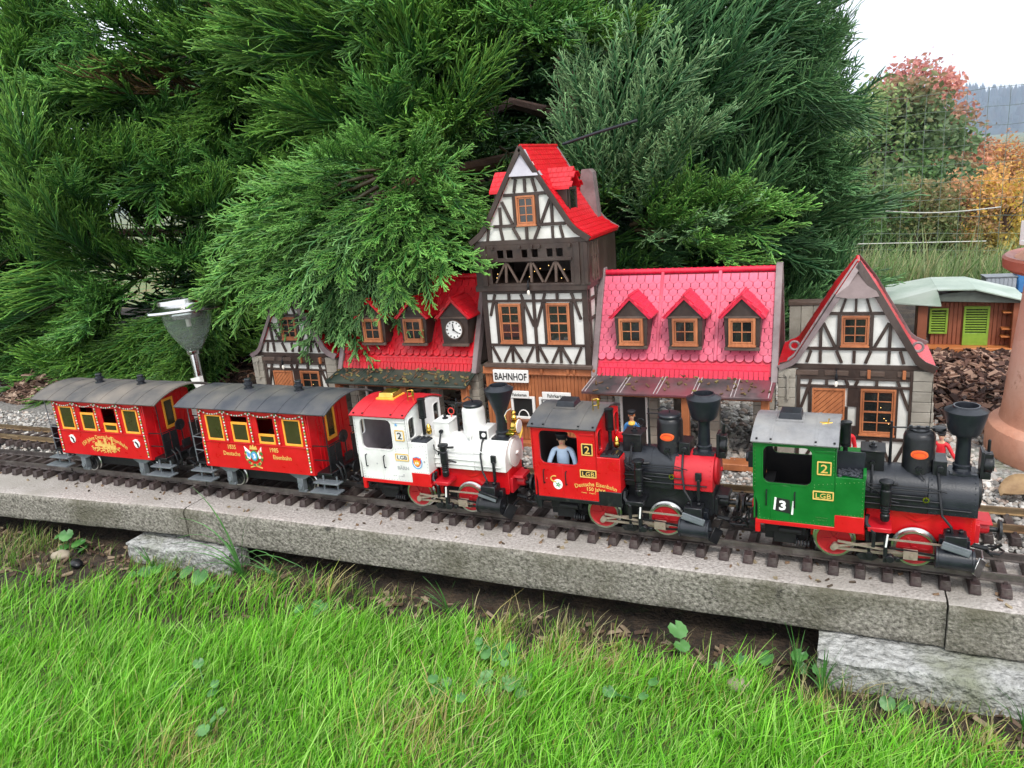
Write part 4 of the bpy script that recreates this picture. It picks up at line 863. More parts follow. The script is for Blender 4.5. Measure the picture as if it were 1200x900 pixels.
# middle tower
def tower():
    cx = -412.0; root = empty('station_tower', (cx,0,0), 0, 'tall half timbered station tower with the BAHNHOF sign, a brown loft and a red roof', 'model station')
    yf = 235; W = Wall(root, yf, cx); hw = 86
    m = MB(); m.box(-hw,hw,yf,yf+128,148,272); m.build('upper_wall', 'plaster', root)
    W.beams([(-495,272,-495,150,8),(-329,272,-329,150,9),(-412,264,-412,155,5),(-492,252.5,-334,252.5,4),(-492,182,-334,182,4),(-492,266,-332,266,4.4),(-477,263,-487,229,4),(-433,263,-414,212,4),(-393,263,-410,212,4),(-350,264,-337,223,4),
     (-475.5,250,-475.5,184,5),(-431,250,-431,184,5),(-394.5,250,-394.5,184,5),(-351,250,-351,184,5),(-453,264,-453,254,4),(-373,264,-373,254,4),(-489,179,-477,154,4),(-456,179,-470,154,4),(-454.5,179,-454.5,154,4),(-453,179,-438,154,4),(-418,179,-432,154,4),(-408,179,-396,154,4),(-375,179,-388,154,4),(-373,179,-373,154,4),(-371,179,-357,154,4),(-339,179,-351,154,4)])
    W.window(-472,185.5,-435,248.5,2,4); W.window(-392,185.5,-354.5,248.5,2,4)
    m = MB(); m.box(-92,90,yf-9,yf+132,146,152); m.build('string_course', 'timber_light', root, bevel=.8)
    m = MB(); m.box(-93,91,yf-11,yf+132,269,277.5); m.build('loft_floor', 'timber', root, bevel=.8)
    # side wall timbering
    for k, (y, z0, z1) in enumerate(((yf+8,150,270),(yf+40,150,270),(yf+72,150,270),(yf+104,150,270),(yf+124,150,270))): m = MB(); m.box(hw-.5,hw+2.4+k*.1,y-3,y+3,z0,z1); m.build('timber_beam', 'timber', root, bevel=.3)
    for k, z in enumerate((182, 222, 252)): m = MB(); m.box(hw-.5,hw+1.9+k*.1,yf+2,yf+126,z-2.5,z+2.5); m.build('timber_beam', 'timber', root, bevel=.3)
    for k in range(2): m = MB(); m.bar((hw+1,yf+14+k*34,155),(hw+1,yf+36+k*34,220),3,3.4); m.build('timber_beam', 'timber', root, bevel=.3)
    # loft (open gallery front)
    ly = 225; L0, L1 = -90, 95
    op = [(-475-cx,281),(-346-cx,281),(-346-cx,313.5),(-475-cx,313.5)]
    sm = [[(a-cx,320),(b-cx,320),(b-cx,332),(a-cx,332)] for a, b in ((-463,-453),(-447.5,-437.5),(-422.5,-413.5),(-406,-396.5),(-382,-373),(-367,-357))]
    m = MB(); m.prism([(L0,277.5),(L1,277.5),(L1,340),(L0,340)], ly, ly+3, [op]+sm); m.build('loft_front', 'timber', root, bevel=.4)
    m = MB(); m.prism([(ly+3,277.5),(372,277.5),(372,340),(ly+3,340)], L1-3, L1, [[(ly+14,318),(ly+50,318),(ly+50,334),(ly+14,334)],[(ly+14,284),(ly+50,284),(ly+50,313),(ly+14,313)]], 'yz'); m.build('loft_side', 'timber', root, bevel=.4)
    m = MB(); m.box(L0,L0+3,ly+3,372,277.5,340); m.build('loft_side', 'timber', root); m = MB(); m.box(L0,L1,369,372,277.5,340); m.build('loft_back', 'timber', root)
    m = MB(); m.box(L0+3,L1-3,ly+3,369,277.5,280); m.box(L0+3,L1-3,ly+3,369,336,341); m.build('loft_boards', 'timber', root)
    W2 = Wall(root, ly+3, cx)
    W2.beams([(-450,313,-452,282,4),(-409,313,-410,282,4),(-369,313,-370,282,4),(-452,312,-469,282,3),(-448,312,-432,282,3),(-412,312,-429,282,3),(-406,312,-391,282,3),(-371,312,-388,282,3),(-367,312,-351,282,3)], 'timber_light')
    W3 = Wall(root, ly, cx); W3.beams([(-477,316.5,-343,316.5,4),(-486,340,-486,278,9),(-335,340,-335,278,9),(-321,340,-321,278,6)], 'timber', 3)
    for y in (ly+20, ly+32, ly+44): m = MB(); m.box(L1-2,L1+1,y-1.5,y+1.5,280,338); m.build('timber_beam', 'timber_light', root)
    m = MB(); m.bar((L1-1,ly+16,284),(L1-1,ly+31,312),2.5,2.5); m.bar((L1-1,ly+46,284),(L1-1,ly+33,312),2.5,2.5); m.build('timber_beam', 'timber_light', root)
    m = MB(); m.box(L0-1,L1+1,ly-1,ly+8,276,280); m.build('loft_sill', 'timber', root, bevel=.4)
    for x in (-470,-425,-405,-393,-345): m = MB(); m.box(x-cx-2,x-cx+2,ly-4,ly+1,333.5,338.5); m.build('beam_end', 'timber', root, bevel=.3)
    m = MB(); rr = random.Random(5)
    for i in range(9): m.ball((rr.uniform(-60,60), ly+8, rr.uniform(284,308)), .7, 6)
    m.build('fairy_light', 'lamp_warm', root)
    # gable
    gy = 228; W4 = Wall(root, gy, cx)
    m = MB(); m.prism([(-88,343),(90,343),(72,364),(6,474),(-6,474),(-54,386)], gy, 372); m.build('gable_wall', 'plaster', root)
    W4.beams([(-500,343.5,-317,343.5,7),(-430,438,-386,438,5),(-445,413,-373,413,4.6),(-466,368,-350,368,4.6),(-429,411,-429,370,5),(-392,411,-392,370,4.6),(-424,435,-428,416,4),(-410,435,-410,416,4),(-398,435,-393,416,4),(-453,396,-453,370,4),(-449,404,-434,370,4),(-370,407,-370,370,4),(-372,404,-388,370,4),(-434,365,-424,347,4),(-412,365,-412,347,4),(-391,365,-400,347,4),(-371,365,-371,347,4),(-359,365,-355,347,4),(-474,366,-478,347,4),(-455,366,-452,347,4)])
    W4.window(-425.5,368,-395.5,411,2,3)
    m = MB(); m.add([(-19,gy-9,439.5),(27,gy-9,438.5),(8,gy-3,476),(-5,gy-3,476),(-22,gy+3,439),(30,gy+3,438),(1.5,gy+10,478)], [(0,1,2,3),(0,3,6,4),(1,5,6,2),(2,6,3),(0,4,5,1)]); m.build('gable_cap', 'cap_pale', root)
    prof = [(1,479),(40,416),(71,367),(80,357),(100,344)]
    for s in (-1, 1):
        sx = lambda x: s*x if s > 0 else -x*.95
        m = MB(); up = [(sx(x), z+2.2) for x, z in prof]; dn = [(sx(x-2.6), z-2.4) for x, z in prof]
        m.prism(up+dn[::-1], gy-5, 376); rf = m.build('roof', 'roof_red', root)
        q = MB(); up = [(sx(x+.9), z+3.4) for x, z in prof]; dn = [(sx(x-3.4), z-3.6) for x, z in prof]; q.prism(up+dn[::-1], gy-8.4, gy-4.6); q.build('bargeboard', 'timber', rf, bevel=.3)
        q = MB(); q.prism(up+dn[::-1], 375, 379); q.build('bargeboard', 'barge', rf, bevel=.3)
        q = MB()
        slope_tiles(q, [(x+.6, z+2.8) for x, z in prof], sx, gy-3, 10.2, 14, 20)
        q.build('roof_tiles', 'roof_red', rf, kind='stuff')
        # dormer standing out of each slope
        x0, x1 = sx(14), sx(66); a, b = min(x0,x1), max(x0,x1)
        P = [(gy+16,416),(gy+40,440),(gy+64,416)]
        q = MB(); q.prism([(gy+12,419),(gy+40,446),(gy+68,419),(gy+68,415.5),(gy+40,441.5),(gy+12,415.5)], a, b, (), 'yz'); dr = q.build('dormer_roof', 'roof_red', root)
        q = MB()
        for side in (-1, 1):
            n0 = len(q.v); slope_tiles(q, [(0,446.5),(27.5,419)], lambda x: side*x, a, (b-a)/6, 6, 4)
            q.v[n0:] = [(v[1], gy+40+v[0], v[2]) for v in q.v[n0:]]
        q.build('dormer_tiles', 'roof_red', dr, kind='stuff')
        q = MB(); xe = sx(60); q.box(min(sx(20),xe),max(sx(20),xe),gy+18,gy+62,372,418); dw = q.build('dormer_wall', 'timber', root, bevel=.4)
        q = MB(); q.box(*(sorted((xe-s*1.0, xe+s*1.2))), gy+26, gy+54, 378, 414); q.build('pane', 'dark_glass', dw)
        q = MB(); q.prism([(gy+22,374),(gy+58,374),(gy+58,418),(gy+22,418)], *(sorted((xe, xe+s*2.4))), [[(gy+26,378),(gy+54,378),(gy+54,414),(gy+26,414)]], 'yz'); q.build('dormer_frame', 'timber', dw, bevel=.3)
    m = MB(); m.prism([(50,366),(76,366),(70,436),(65,441),(52,441),(48,420)], 345, 365); m.build('rear_gable_cap', 'barge', root, bevel=.5)
    m = MB(); m.tube([(1,gy-4,481),(1,378,481)], 3, 10); m.build('ridge', 'roof_red', root)
    # ground floor of vertical boards, kept a little back under the string course
    m = MB(); m.box(-95,92,yf+2,yf+8,BZ+10,146); g_ = m.build('ground_wall', 'brown_wood', root)
    x = -95.0; i = 0
    while x < 91.5:
        if not (-52 < x+3 < -12 or -4 < x+3 < 58): m = MB(); m.box(x+.3,x+5.8,yf-.6+(i % 3)*.15,yf+2.2,BZ+10,134); m.build('board', 'orange_wood', g_, bevel=.25)
        else: m = MB(); m.box(x+.3,x+5.8,yf-.6+(i % 3)*.15,yf+2.2,97,134); m.build('board', 'orange_wood', g_, bevel=.25); m = MB(); m.box(x+.3,x+5.8,yf-.6+(i % 3)*.15,yf+2.2,BZ+10,59); m.build('board', 'orange_wood', g_, bevel=.25)
        x += 6.1; i += 1
    m = MB(); m.box(-97,94,yf-4,yf+2,133.5,146); m.box(-97,94,yf-6,yf-3.6,134.5,137); m.build('fascia', 'orange_wood', root, bevel=.5)
    for x in (6, 50, 60, 92): m = MB(); m.box(x-2,x+2,yf-7,yf-3.8,137,146); m.build('bracket', 'orange_wood', root, bevel=.3)
    m = MB(); m.box(-98,95,yf-14,yf+6,BZ,BZ+9); m.build('plinth', 'orange_wood', root, bevel=.8)
    # ticket windows
    for k, (a, b) in enumerate(((-52,-11),(-3,58))):
        m = MB(); m.prism([(a,59),(b,59),(b,97),(a,97)], yf-3.5, yf+1.5, [[(a+4,63),(b-4,63),(b-4,93.5),(a+4,93.5)]]); tw = m.build('ticket_window', 'sign_white', root, bevel=.4)
        m = MB(); m.box(a+3,b-3,yf-.9,yf-.2,62,95); m.build('pane', 'black_print', tw)
        m = MB(); c_ = (a+b)/2
        for i in range(8): p, q = R(i*22.5), R((i+1)*22.5); m.tube([(c_+9*math.cos(p),yf-2,63+11*math.sin(p)),(c_+9*math.cos(q),yf-2,63+11*math.sin(q))], 1, 6)
        m.build('counter_arch', 'sign_white', tw)
        if k == 1: m = MB(); m.box(a+6,a+20,yf-2,yf-1,76,92); m.build('notice', 'sign_white', tw); text(tw, 'Abfahrt', a+13, 86, yf-2.2, 3, 'grey_print'); text(tw, 'Ankunft', a+13, 80, yf-2.2, 3, 'grey_print')
        m = MB(); m.box(a+1 if k == 0 else a+7,b-8 if k == 0 else b-6,yf-5.5,yf-3.6,94.5,107); sg_ = m.build('ticket_sign', 'sign_white', root, bevel=.5)
        text(sg_, 'Fahrkarten', (a+1+b-8)/2 if k == 0 else (a+b+1)/2, 98.2, yf-5.8, 8.4 if k else 7, 'black_print', .82, bold=.08)
        m = MB(); m.box(a-2,b+2,yf-9,yf-1,55,59); m.build('counter', 'brown_wood', tw, bevel=.4)
    m = MB(); m.prism(rrect(-77,122,-16,142.5,1.2,3), yf-9, yf-5.8); sg_ = m.build('station_sign', 'sign_white', root, bevel=.5)
    text(sg_, 'BAHNHOF', -46.5, 126, yf-9.4, 16.5, 'black_print', .72, bold=.25)
    return root
tower()
hanging_lamp(-413.5, 224, 284, 'small white bulb lamp hanging in front of the tower loft')
hanging_lamp(21, 232, 152, 'small white bulb lamp over the shutter of the house with the roof ladder')
hanging_lamp(-914, 232, 152, 'small white bulb lamp on the gabled house under the evergreen twigs')

def wing(X0, X1, label, roofm, edgem, awm, clock, tiles_grout):
    cx = (X0+X1)/2; hw = (X1-X0)/2; root = empty('station_wing', (cx,0,0), 0, label, 'model station hall', 'station halls beside the tower')
    yf = 240; yb = 370
    # arcade of stone pillars
    for a, b in ((-hw,-hw+20),(-hw*.35-6,-hw*.35+8),(hw*.30,hw*.30+16),(hw-26,hw-10)): stone_pillar(root, a, b, yf, yf+16, 138, 0)
    for a in (-hw, -hw*.3, hw-22): m = MB(); m.box(a+1,a+17,yb-14,yb,BZ,140); m.build('back_pillar', 'stone_grey', root, bevel=.5)
    stone_pillar(root, hw-10, hw+4, yf-2, yf+18, 143, 0)
    m = MB(); m.box(-hw,hw,yf,yf+14,134,144); m.box(-hw,hw,yb-10,yb,134,144); m.box(-hw,-hw+6,yf,yb,120,144); m.box(hw-6,hw,yf,yb,120,144); m.build('lintel', 'stone_grey', root, bevel=.4)
    m = MB(); m.box(-hw+34,-hw+70,yf+8,yf+12,BZ,132); m.build('door', 'cab_inside', root, bevel=.5)
    m = MB(); m.box(-hw+30,-hw+34,yf+5,yf+13,BZ,134); m.box(-hw+70,-hw+74,yf+5,yf+13,BZ,134); m.build('door_frame', 'sign_white', root, bevel=.4)
    m = MB(); m.box(-hw,hw,yf-50,yf-30,BZ,BZ+10); m.box(-hw,hw,yf-30,yf-10,BZ,BZ+5); m.build('porch_sill', 'orange_wood', root, bevel=.7)
    # porch
    for x in (-hw+4, -172-cx-5.5 if X0 > -400 else 8, hw-6):
        m = MB(); m.box(x-5.5,x+5.5,202,212,BZ+10,119); m.build('porch_post', 'orange_wood', root, bevel=.6)
        m = MB(); m.box(x-5,x+5,200.5,213.5,BZ+10,BZ+20); m.build('post_foot', 'orange_wood', root, bevel=.5)
    m = MB(); m.box(-hw+1,hw+3,203.5,210.5,113,119.5); m.build('porch_beam', 'orange_wood', root, bevel=.5)
    m = MB(); m.add([(-hw-14,193,118),(hw+3,193,118),(hw+7,240,138),(-hw-2,240,138),(-hw-14,193,121.5),(hw+3,193,121.5),(hw+7,240,141.5),(-hw-2,240,141.5)], [(0,3,2,1),(4,5,6,7),(0,1,5,4),(1,2,6,5),(2,3,7,6),(3,0,4,7)]); aw = m.build('awning', awm, root, bevel=.4)
    for t in (0, .2, .4, .6, .8, .985):
        for dt in (0, .018):
            x0 = -hw-13+(2*hw+16)*(t+dt); x1 = -hw-1+(2*hw+7)*(t+dt)
            if x0 > hw+2.5: continue
            m = MB(); m.bar((x0,193.3,122.1),(x1,239,141.6),.9,1.2); m.build('awning_seam', 'seam_white' if awm == 'awning_red' else awm, aw)
    # mansard roof
    P0, P1 = Vector((0,233,140)), Vector((0,305,281)); d = (P1-P0); Ls = d.length; d.normalize(); nrm = Vector((0,-d.z,d.y))
    m = MB(); m.prism([(233,140),(305,281),(377,140),(374,140),(305,276),(236,140)], -hw, hw, (), 'yz'); rf = m.build('roof', tiles_grout, root)
    ang = math.atan2(d.z, d.y)       # tiles stand on the slope; tile plane xz tipped back by 90deg-ang
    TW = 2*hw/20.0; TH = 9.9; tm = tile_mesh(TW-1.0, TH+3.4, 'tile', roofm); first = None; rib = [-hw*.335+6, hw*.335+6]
    dm = [(-hw+56, 0), (-hw+135, 1), (-hw+214, 2)] if not clock else [(-hw+72,0),(-hw+153,1),(-hw+230,2)]
    cnt = 0
    for r_ in range(13):
        s0 = 22+r_*TH
        for k in range(20 if r_ % 2 == 0 else 21):
            x = -hw+TW*(k+.5-(0.5 if r_ % 2 else 0)); half = r_ % 2 and k in (0, 20)
            if half: x += TW*.25*(1 if k == 0 else -1)
            zc = P0.z+d.z*(s0+4)
            if any(abs(x-dx) < 20 and 178 < zc < 234 for dx, _ in dm): continue
            if first is None: first = tm.build('roof_tile', roofm, rf, bevel=.18); o = first; cnt += 1
            else: o = first.copy(); link(o, rf); cnt += 1
            p = P0+d*s0+nrm*(2.6+.25*(r_ % 2)); o.scale.x = .5 if half else 1; o.location = Vector((x, p.y, p.z))*S; o.rotation_euler = (ang-math.pi/2-.07+random.uniform(-.012,.012), 0, 0)
    m = MB()
    for r_ in range(3):      # three courses of the swept eaves
        for k in range(36):
            x = -hw+2*hw*(k+.5+(.5 if r_ % 2 else 0))/36.5; pts = [(x-3.3+.3,162-r_*7),(x+3.3-.3,162-r_*7),(x+3.1,152-r_*7),(x+1.7,150-r_*7),(x-1.7,150-r_*7),(x-3.1,152-r_*7)]
            y = 240-r_*4.6
            v = [(a, y+(b-150+r_*7)*.42-1.2-(r_ == 2)*.5, b) for a, b in pts]; v2 = [(a, yy+1.8, b+.6) for a, yy, b in v]
            m.add(v+v2, [tuple(range(6)), tuple(range(11,5,-1))]+[(i,(i+1) % 6,6+(i+1) % 6,6+i) for i in range(6)])
    m.build('eave_tiles', edgem, rf, kind='stuff')
    m = MB(); m.add([(-hw,233,141),(hw,233,141),(hw,246,166),(-hw,246,166),(-hw,236,140),(hw,236,140),(hw,249,163),(-hw,249,163)], [(0,1,2,3),(4,7,6,5),(0,4,5,1),(3,2,6,7),(0,3,7,4),(1,5,6,2)]); m.build('eave_board', edgem, rf)
    for x in rib:
        m = MB(); a = P0+d*22+nrm*3.4; b = P1+nrm*2.5; m.bar((x,a.y,a.z),(x,b.y,b.z),5,3.4); m.build('roof_rib', roofm if roofm != 'roof_pink_sheen' else 'roof_pink_sheen', rf, bevel=.7)
    m = MB(); m.tube([(-hw,305,283),(hw,305,283)], 4.2, 12)
    for k in range(27): m.tube([(-hw+2*hw*k/27,305,283),(-hw+2*hw*k/27+2,305,283)], 4.9, 12)
    m.build('ridge', edgem, rf)
    for s in (-1, 1):        # gable ends: infill and broad bargeboards
        m = MB(); m.prism([(240,140),(305,270),(370,140)], s*hw-(5 if s > 0 else 0), s*hw+(0 if s > 0 else 5), (), 'yz'); m.build('gable_end', 'cap_slate', root)
        m = MB(); m.prism([(225,135),(237,134),(243,141),(305,268),(369,141),(385,135),(376,152),(312,291),(298,291),(236,160)], s*hw-(1 if s > 0 else 8), s*hw+(8 if s > 0 else 1), (), 'yz'); m.build('bargeboard', 'barge', root, bevel=.6)
    for dx, k in dm:
        if clock and k == 2: pass
        dn = MB(); yy = 230; z0 = 182
        dn.prism([(dx-23,z0),(dx+23,z0),(dx+25,228),(dx,254),(dx-25,228)], yy+3, yy+46); dw = dn.build('dormer_wall', 'timber', root, bevel=.4)
        q = MB(); q.prism([(dx-31,226),(dx,258),(dx+31,226),(dx+28,224),(dx,252.5),(dx-28,224)], yy-2, yy+64); dr = q.build('dormer_roof', edgem if not clock else 'roof_red', root, bevel=.4)
        q = MB()
        for side in (-1, 1): slope_tiles(q, [(0,258.6),(32,226)], lambda x: dx+side*x, yy-3.5, 11, 5, 5)
        q.tube([(dx,yy-4,259.5),(dx,yy+50,259.5)], 1.8, 8)
        q.build('dormer_tiles', edgem if not clock else 'roof_red', dr, kind='stuff')
        q = MB(); q.box(dx-24,dx+24,yy,yy+4,225,228); q.build('dormer_lintel', 'timber_light', dw, bevel=.4); q = MB(); q.box(dx-24,dx+24,yy-1,yy+4,z0-3,z0+1.5); q.build('dormer_sill', 'timber_light', dw, bevel=.4)
        W = Wall(root, yy+3, 0)
        if clock and k == 2:
            q = MB(); q.cyl((dx,yy+3,207),(dx,yy-.5,207),15,n=32); ck = q.build('clock_face', 'sign_white', root, bevel=.4)
            q = MB(); q.bar((dx,yy-1.6,207),(dx-1,yy-1.6,217),2,.8); q.bar((dx,yy-2.2,207),(dx+9,yy-2.2,201.5),1.6,.8); q.cyl((dx,yy-2.6,207),(dx,yy-1,207),1.8,n=10); q.build('clock_hand', 'black_print', ck)
            q = MB()
            for h in range(12): a = R(h*30); q.bar((dx+11*math.sin(a),yy-.9,207+11*math.cos(a)),(dx+13.4*math.sin(a),yy-.9,207+13.4*math.cos(a)),1.5 if h % 3 else 2.2,.6,(0,1,0))
            q.build('clock_mark', 'black_print', ck)
            q = MB(); q.lathe([(15,-1.2),(16.4,-1.4),(16.4,2),(15,2)], (dx,yy,207), 32, 'y', caps=False); q.build('clock_rim', 'timber_light', ck)
        else:
            W.window(dx-18,z0+4,dx+18,225,2,2, fm='orange_wood', fw=3.2)
    return root
wing(-316, -62, 'station hall with red tiled roof coloured pink for the sky sheen, three window dormers and a reddish awning', 'roof_pink_sheen', 'roof_crimson', 'awning_red', False, 'roof_grout')
wing(-784, -527, 'station hall with deep red tiled roof, clock dormer and dark green awning', 'roof_red', 'roof_red', 'awning_green', True, 'roof_red')

# ---------------------------------------------------------------- people (each body one continuous skin)
def skin_chain(name, nodes, edges, material, root, off, sub=2, rootv=0):
    me = bpy.data.meshes.new(name); me.from_pydata([(x*S, y*S, z*S) for x, y, z, *_ in nodes], edges, []); me.materials.append(M_[material])
    o = bpy.data.objects.new(name, me); link(o, root); o.location = Vector(off)*S
    md = o.modifiers.new('skin', 'SKIN'); md.use_smooth_shade = True
    for i, n in enumerate(nodes):
        v = me.skin_vertices[0].data[i]; rx = n[3]*S; ry = (n[4] if len(n) > 4 else n[3])*S; v.radius = (rx, ry); v.use_root = (i == rootv)
    s = o.modifiers.new('sub', 'SUBSURF'); s.levels = sub; s.render_levels = sub
    return o
def person(loc, H, rz, label, shirt, trousers, hat, hair, arms='down', sleeves=True):
    """H = standing height in mm; facing -Y before turning by rz"""
    u = H/7.5; root = empty('person', loc, rz, label, 'figure')
    L = H*.47                                  # leg length
    sh = H*.815; hip = L; el = {}
    A_ = {'down': ((1.05,.1,-1.45),(1.0,-.45,-2.6),(1.0,-.75,-3.2)), 'sill': ((1.1,-.35,-1.2),(1.25,-1.0,-2.2),(1.2,-1.25,-2.6)), 'up': ((1.1,-.3,-1.2),(1.2,-1.0,-.6),(1.2,-1.3,-.1)), 'out': ((1.3,-.1,-1.1),(1.9,-.2,-2.0),(2.1,-.2,-2.5))}[arms]
    N = [(0,0,hip,.55*u,.4*u),(0,0,hip+.9*u,.5*u,.36*u),(0,0,hip+1.9*u,.56*u,.38*u),(0,0,sh+.12*u,.34*u,.3*u),(0,-.04*u,sh+.42*u,.2*u),(0,-.06*u,sh+.75*u,.32*u,.36*u),(0,-.04*u,sh+1.2*u,.36*u,.42*u),(0,-.02*u,sh+1.5*u,.2*u,.24*u)]
    E = [(0,1),(1,2),(2,3),(3,4),(4,5),(5,6),(6,7)]; SH, SE = [], []
    for s in (-1, 1):
        b = len(N); N += [(s*.42*u,0,hip-.3*u,.33*u),(s*.44*u,-.06*u,hip*.53,.24*u),(s*.46*u,.02*u,hip*.12,.15*u),(s*.48*u,-.35*u,.1*u,.14*u)]
        E += [(0,b),(b,b+1),(b+1,b+2),(b+2,b+3)]
        b = len(N); N += [(s*.72*u,0,sh-.12*u,.24*u)] + [(s*x*u,y*u,sh+z*u,r*u) for (x,y,z),r in zip(A_, (.19,.14,.1))]
        E += [(3,b),(b,b+1),(b+1,b+2),(b+2,b+3)]
        # palm and five fingers
        h = N[-1]; pb = len(N)-1
        N.append((h[0], h[1]-.16*u, h[2]-.12*u, .09*u)); E.append((pb, len(N)-1)); pm = len(N)-1
        for k in range(4): N.append((h[0]+(k-1.5)*.075*u, h[1]-.34*u, h[2]-.32*u-.02*u*abs(k-1.5), .032*u)); E.append((pm, len(N)-1))
        N.append((h[0]-s*.17*u, h[1]-.2*u, h[2]-.12*u, .036*u)); E.append((pb, len(N)-1))
    body = skin_chain('body', N, E, 'skin', root, (0,0,0))
    # shirt
    g = 1.16; T = [(0,0,hip-.05*u,.6*u,.46*u),(0,0,hip+.9*u,.57*u,.43*u),(0,0,hip+1.9*u,.65*u,.46*u),(0,0,sh+.1*u,.42*u,.38*u),(0,-.02*u,sh+.28*u,.26*u)]; TE = [(0,1),(1,2),(2,3),(3,4)]
    for s in (-1, 1):
        b = len(T); T += [(s*.74*u,0,sh-.1*u,.3*u)] + [(s*x*u,y*u,sh+z*u,r*u) for (x,y,z),r in list(zip(A_, (.24,.19,.15)))[:2]]; TE += [(3,b),(b,b+1),(b+1,b+2)]
        if sleeves: p, q = T[-1], (s*A_[2][0]*u, A_[2][1]*u, sh+A_[2][2]*u); T.append((p[0]*.3+q[0]*.7, p[1]*.3+q[1]*.7, p[2]*.3+q[2]*.7, .14*u)); TE.append((len(T)-2, len(T)-1))
    skin_chain('shirt', T, TE, shirt, root, (0,0,0))
    P = [(0,0,hip+.1*u,.6*u,.45*u)]; PE = []
    for s in (-1, 1): b = len(P); P += [(s*.42*u,0,hip-.3*u,.38*u),(s*.44*u,-.06*u,hip*.53,.28*u),(s*.46*u,.02*u,hip*.14,.21*u)]; PE += [(0,b),(b,b+1),(b+1,b+2)]
    skin_chain('trousers', P, PE, trousers, root, (0,0,0))
    for s in (-1, 1): m = MB(); m.ball((s*.48*u,-.22*u,.15*u), .3*u, 10, (.65,1.4,.5)); m.build('shoe', 'cloth_black', root)
    hz = sh+1.05*u; m = MB(); m.ball((0,-.5*u,hz-.02*u), .1*u, 8, (.8,1,1.3)); m.build('nose', 'skin', body)
    for s in (-1, 1):
        m = MB(); m.ball((s*.15*u,-.43*u,hz+.12*u), .05*u, 6); m.build('eye', 'cloth_black', body); m = MB(); m.ball((s*.42*u,-.02*u,hz), .1*u, 6, (.5,1,1.3)); m.build('ear', 'skin', body)
    m = MB(); m.box(-.13*u,.13*u,-.46*u,-.4*u,hz-.3*u,hz-.26*u); m.build('mouth', 'cloth_pink', body)
    m = MB(); m.ball((0,.05*u,hz+.22*u), .46*u, 14, (1,1.05,.85)); m.build('hair', hair, root)
    if hat:
        m = MB(); m.lathe([(.44*u,0),(.46*u,.18*u),(.56*u,.34*u),(.5*u,.44*u),(.1*u,.46*u)], (0,-.02*u,hz+.3*u), 18); m.ball((0,-.42*u,hz+.32*u), .3*u, 10, (1.1,.9,.18)); m.build('cap', hat, root)
    return root
def figure_in(loc, H, rz, *a, **k): return person(loc, H, rz, *a, **k)
person((-283, -27, 50), 82, .15, 'engine driver in a light blue shirt and black cap looking out of the red cab', 'shirt_blue', 'cloth_black', 'cloth_black', 'cloth_black', 'sill').scale = (1.28, 1.1, 1)
person((-250, 178, 12), 84, .1, 'station man in a blue jacket, yellow scarf and black cap behind the red engine', 'cloth_blue', 'cloth_black', 'cloth_black', 'hair_orange', 'down')
m = MB(); m.lathe([(4.2,0),(5.6,2),(5,4.5),(3.6,6)], (0,0,0), 12); sc_ = m.build('scarf', 'cloth_yellow', [o for o in COL.objects if o.name.startswith('person') and o.parent is None][-1], off=(0,-1,66.5))
person((-441, 205, 12), 56, -.5, 'small orange haired figure in a yellow top and pink trousers by the ticket window', 'cloth_yellow', 'cloth_pink', None, 'hair_orange', 'sill')
person((36, 176, 12), 84, .4, 'figure in a red jacket and blue trousers behind the cab of the green engine', 'cloth_red', 'cloth_blue', 'cloth_blue', 'hair_orange', 'down')
person((146, 190, 12), 74, -.3, 'figure in a red and white coat with a black hat behind the green engine boiler', 'cloth_red', 'cloth_white', 'cloth_black', 'cloth_black', 'out')

# ---------------------------------------------------------------- solar lamp
def solar_lamp():
    o = empty('solar_garden_lamp', (-1200,300,-6), 0, 'chrome solar garden lamp with a clear glass cup leaning behind the carriages', 'garden lamp')
    o.rotation_euler = (R(-3), R(-4), 0)
    m = MB(); m.cyl((0,0,-5),(0,0,148),11.5,n=24); m.build('stem', 'chrome', o)
    m = MB(); m.box(-14,-11,-4,18,40,90); m.add([(-13,-14,92),(13,-14,96),(13,-12,40),(-13,-14,92+.1),(15,-6,96),(15,-5,44)], [(0,1,2),(3,4,5),(1,4,5,2)]); m.build('label_flag', 'sign_white', o)
    m = MB(); m.lathe([(15,142),(16,146),(16,150),(12,152)], (0,0,0), 28); m.build('collar', 'chrome', o)
    m = MB(); m.lathe([(15,150),(22,160),(38,186),(46,206),(50,232),(50.5,236),(49,236),(48.5,232),(44.5,207),(36.5,187),(20.5,161.5),(13,152)], (0,0,0), 40, caps=False); m.build('glass_cup', 'lamp_glass', o, smooth=60)
    m = MB(); m.lathe([(2,214),(30,218),(36,226),(36,233),(2,234)], (0,0,0), 28); m.build('reflector', 'chrome', o)
    m = MB(); m.cyl((0,0,200),(0,0,216),5,n=12); m.build('led', 'lamp_white', o)
    m = MB(); m.lathe([(52,232),(74,231),(77,234),(76,238),(60,244),(54,249),(54,257),(50,260),(2,261)], (0,0,0), 48); m.build('cap', 'chrome', o, smooth=50)
    m = MB(); m.lathe([(2,261),(44,261.2),(44,262.2),(2,262.4)], (0,0,0), 32); m.build('solar_panel', 'dark_glass', o)
solar_lamp()
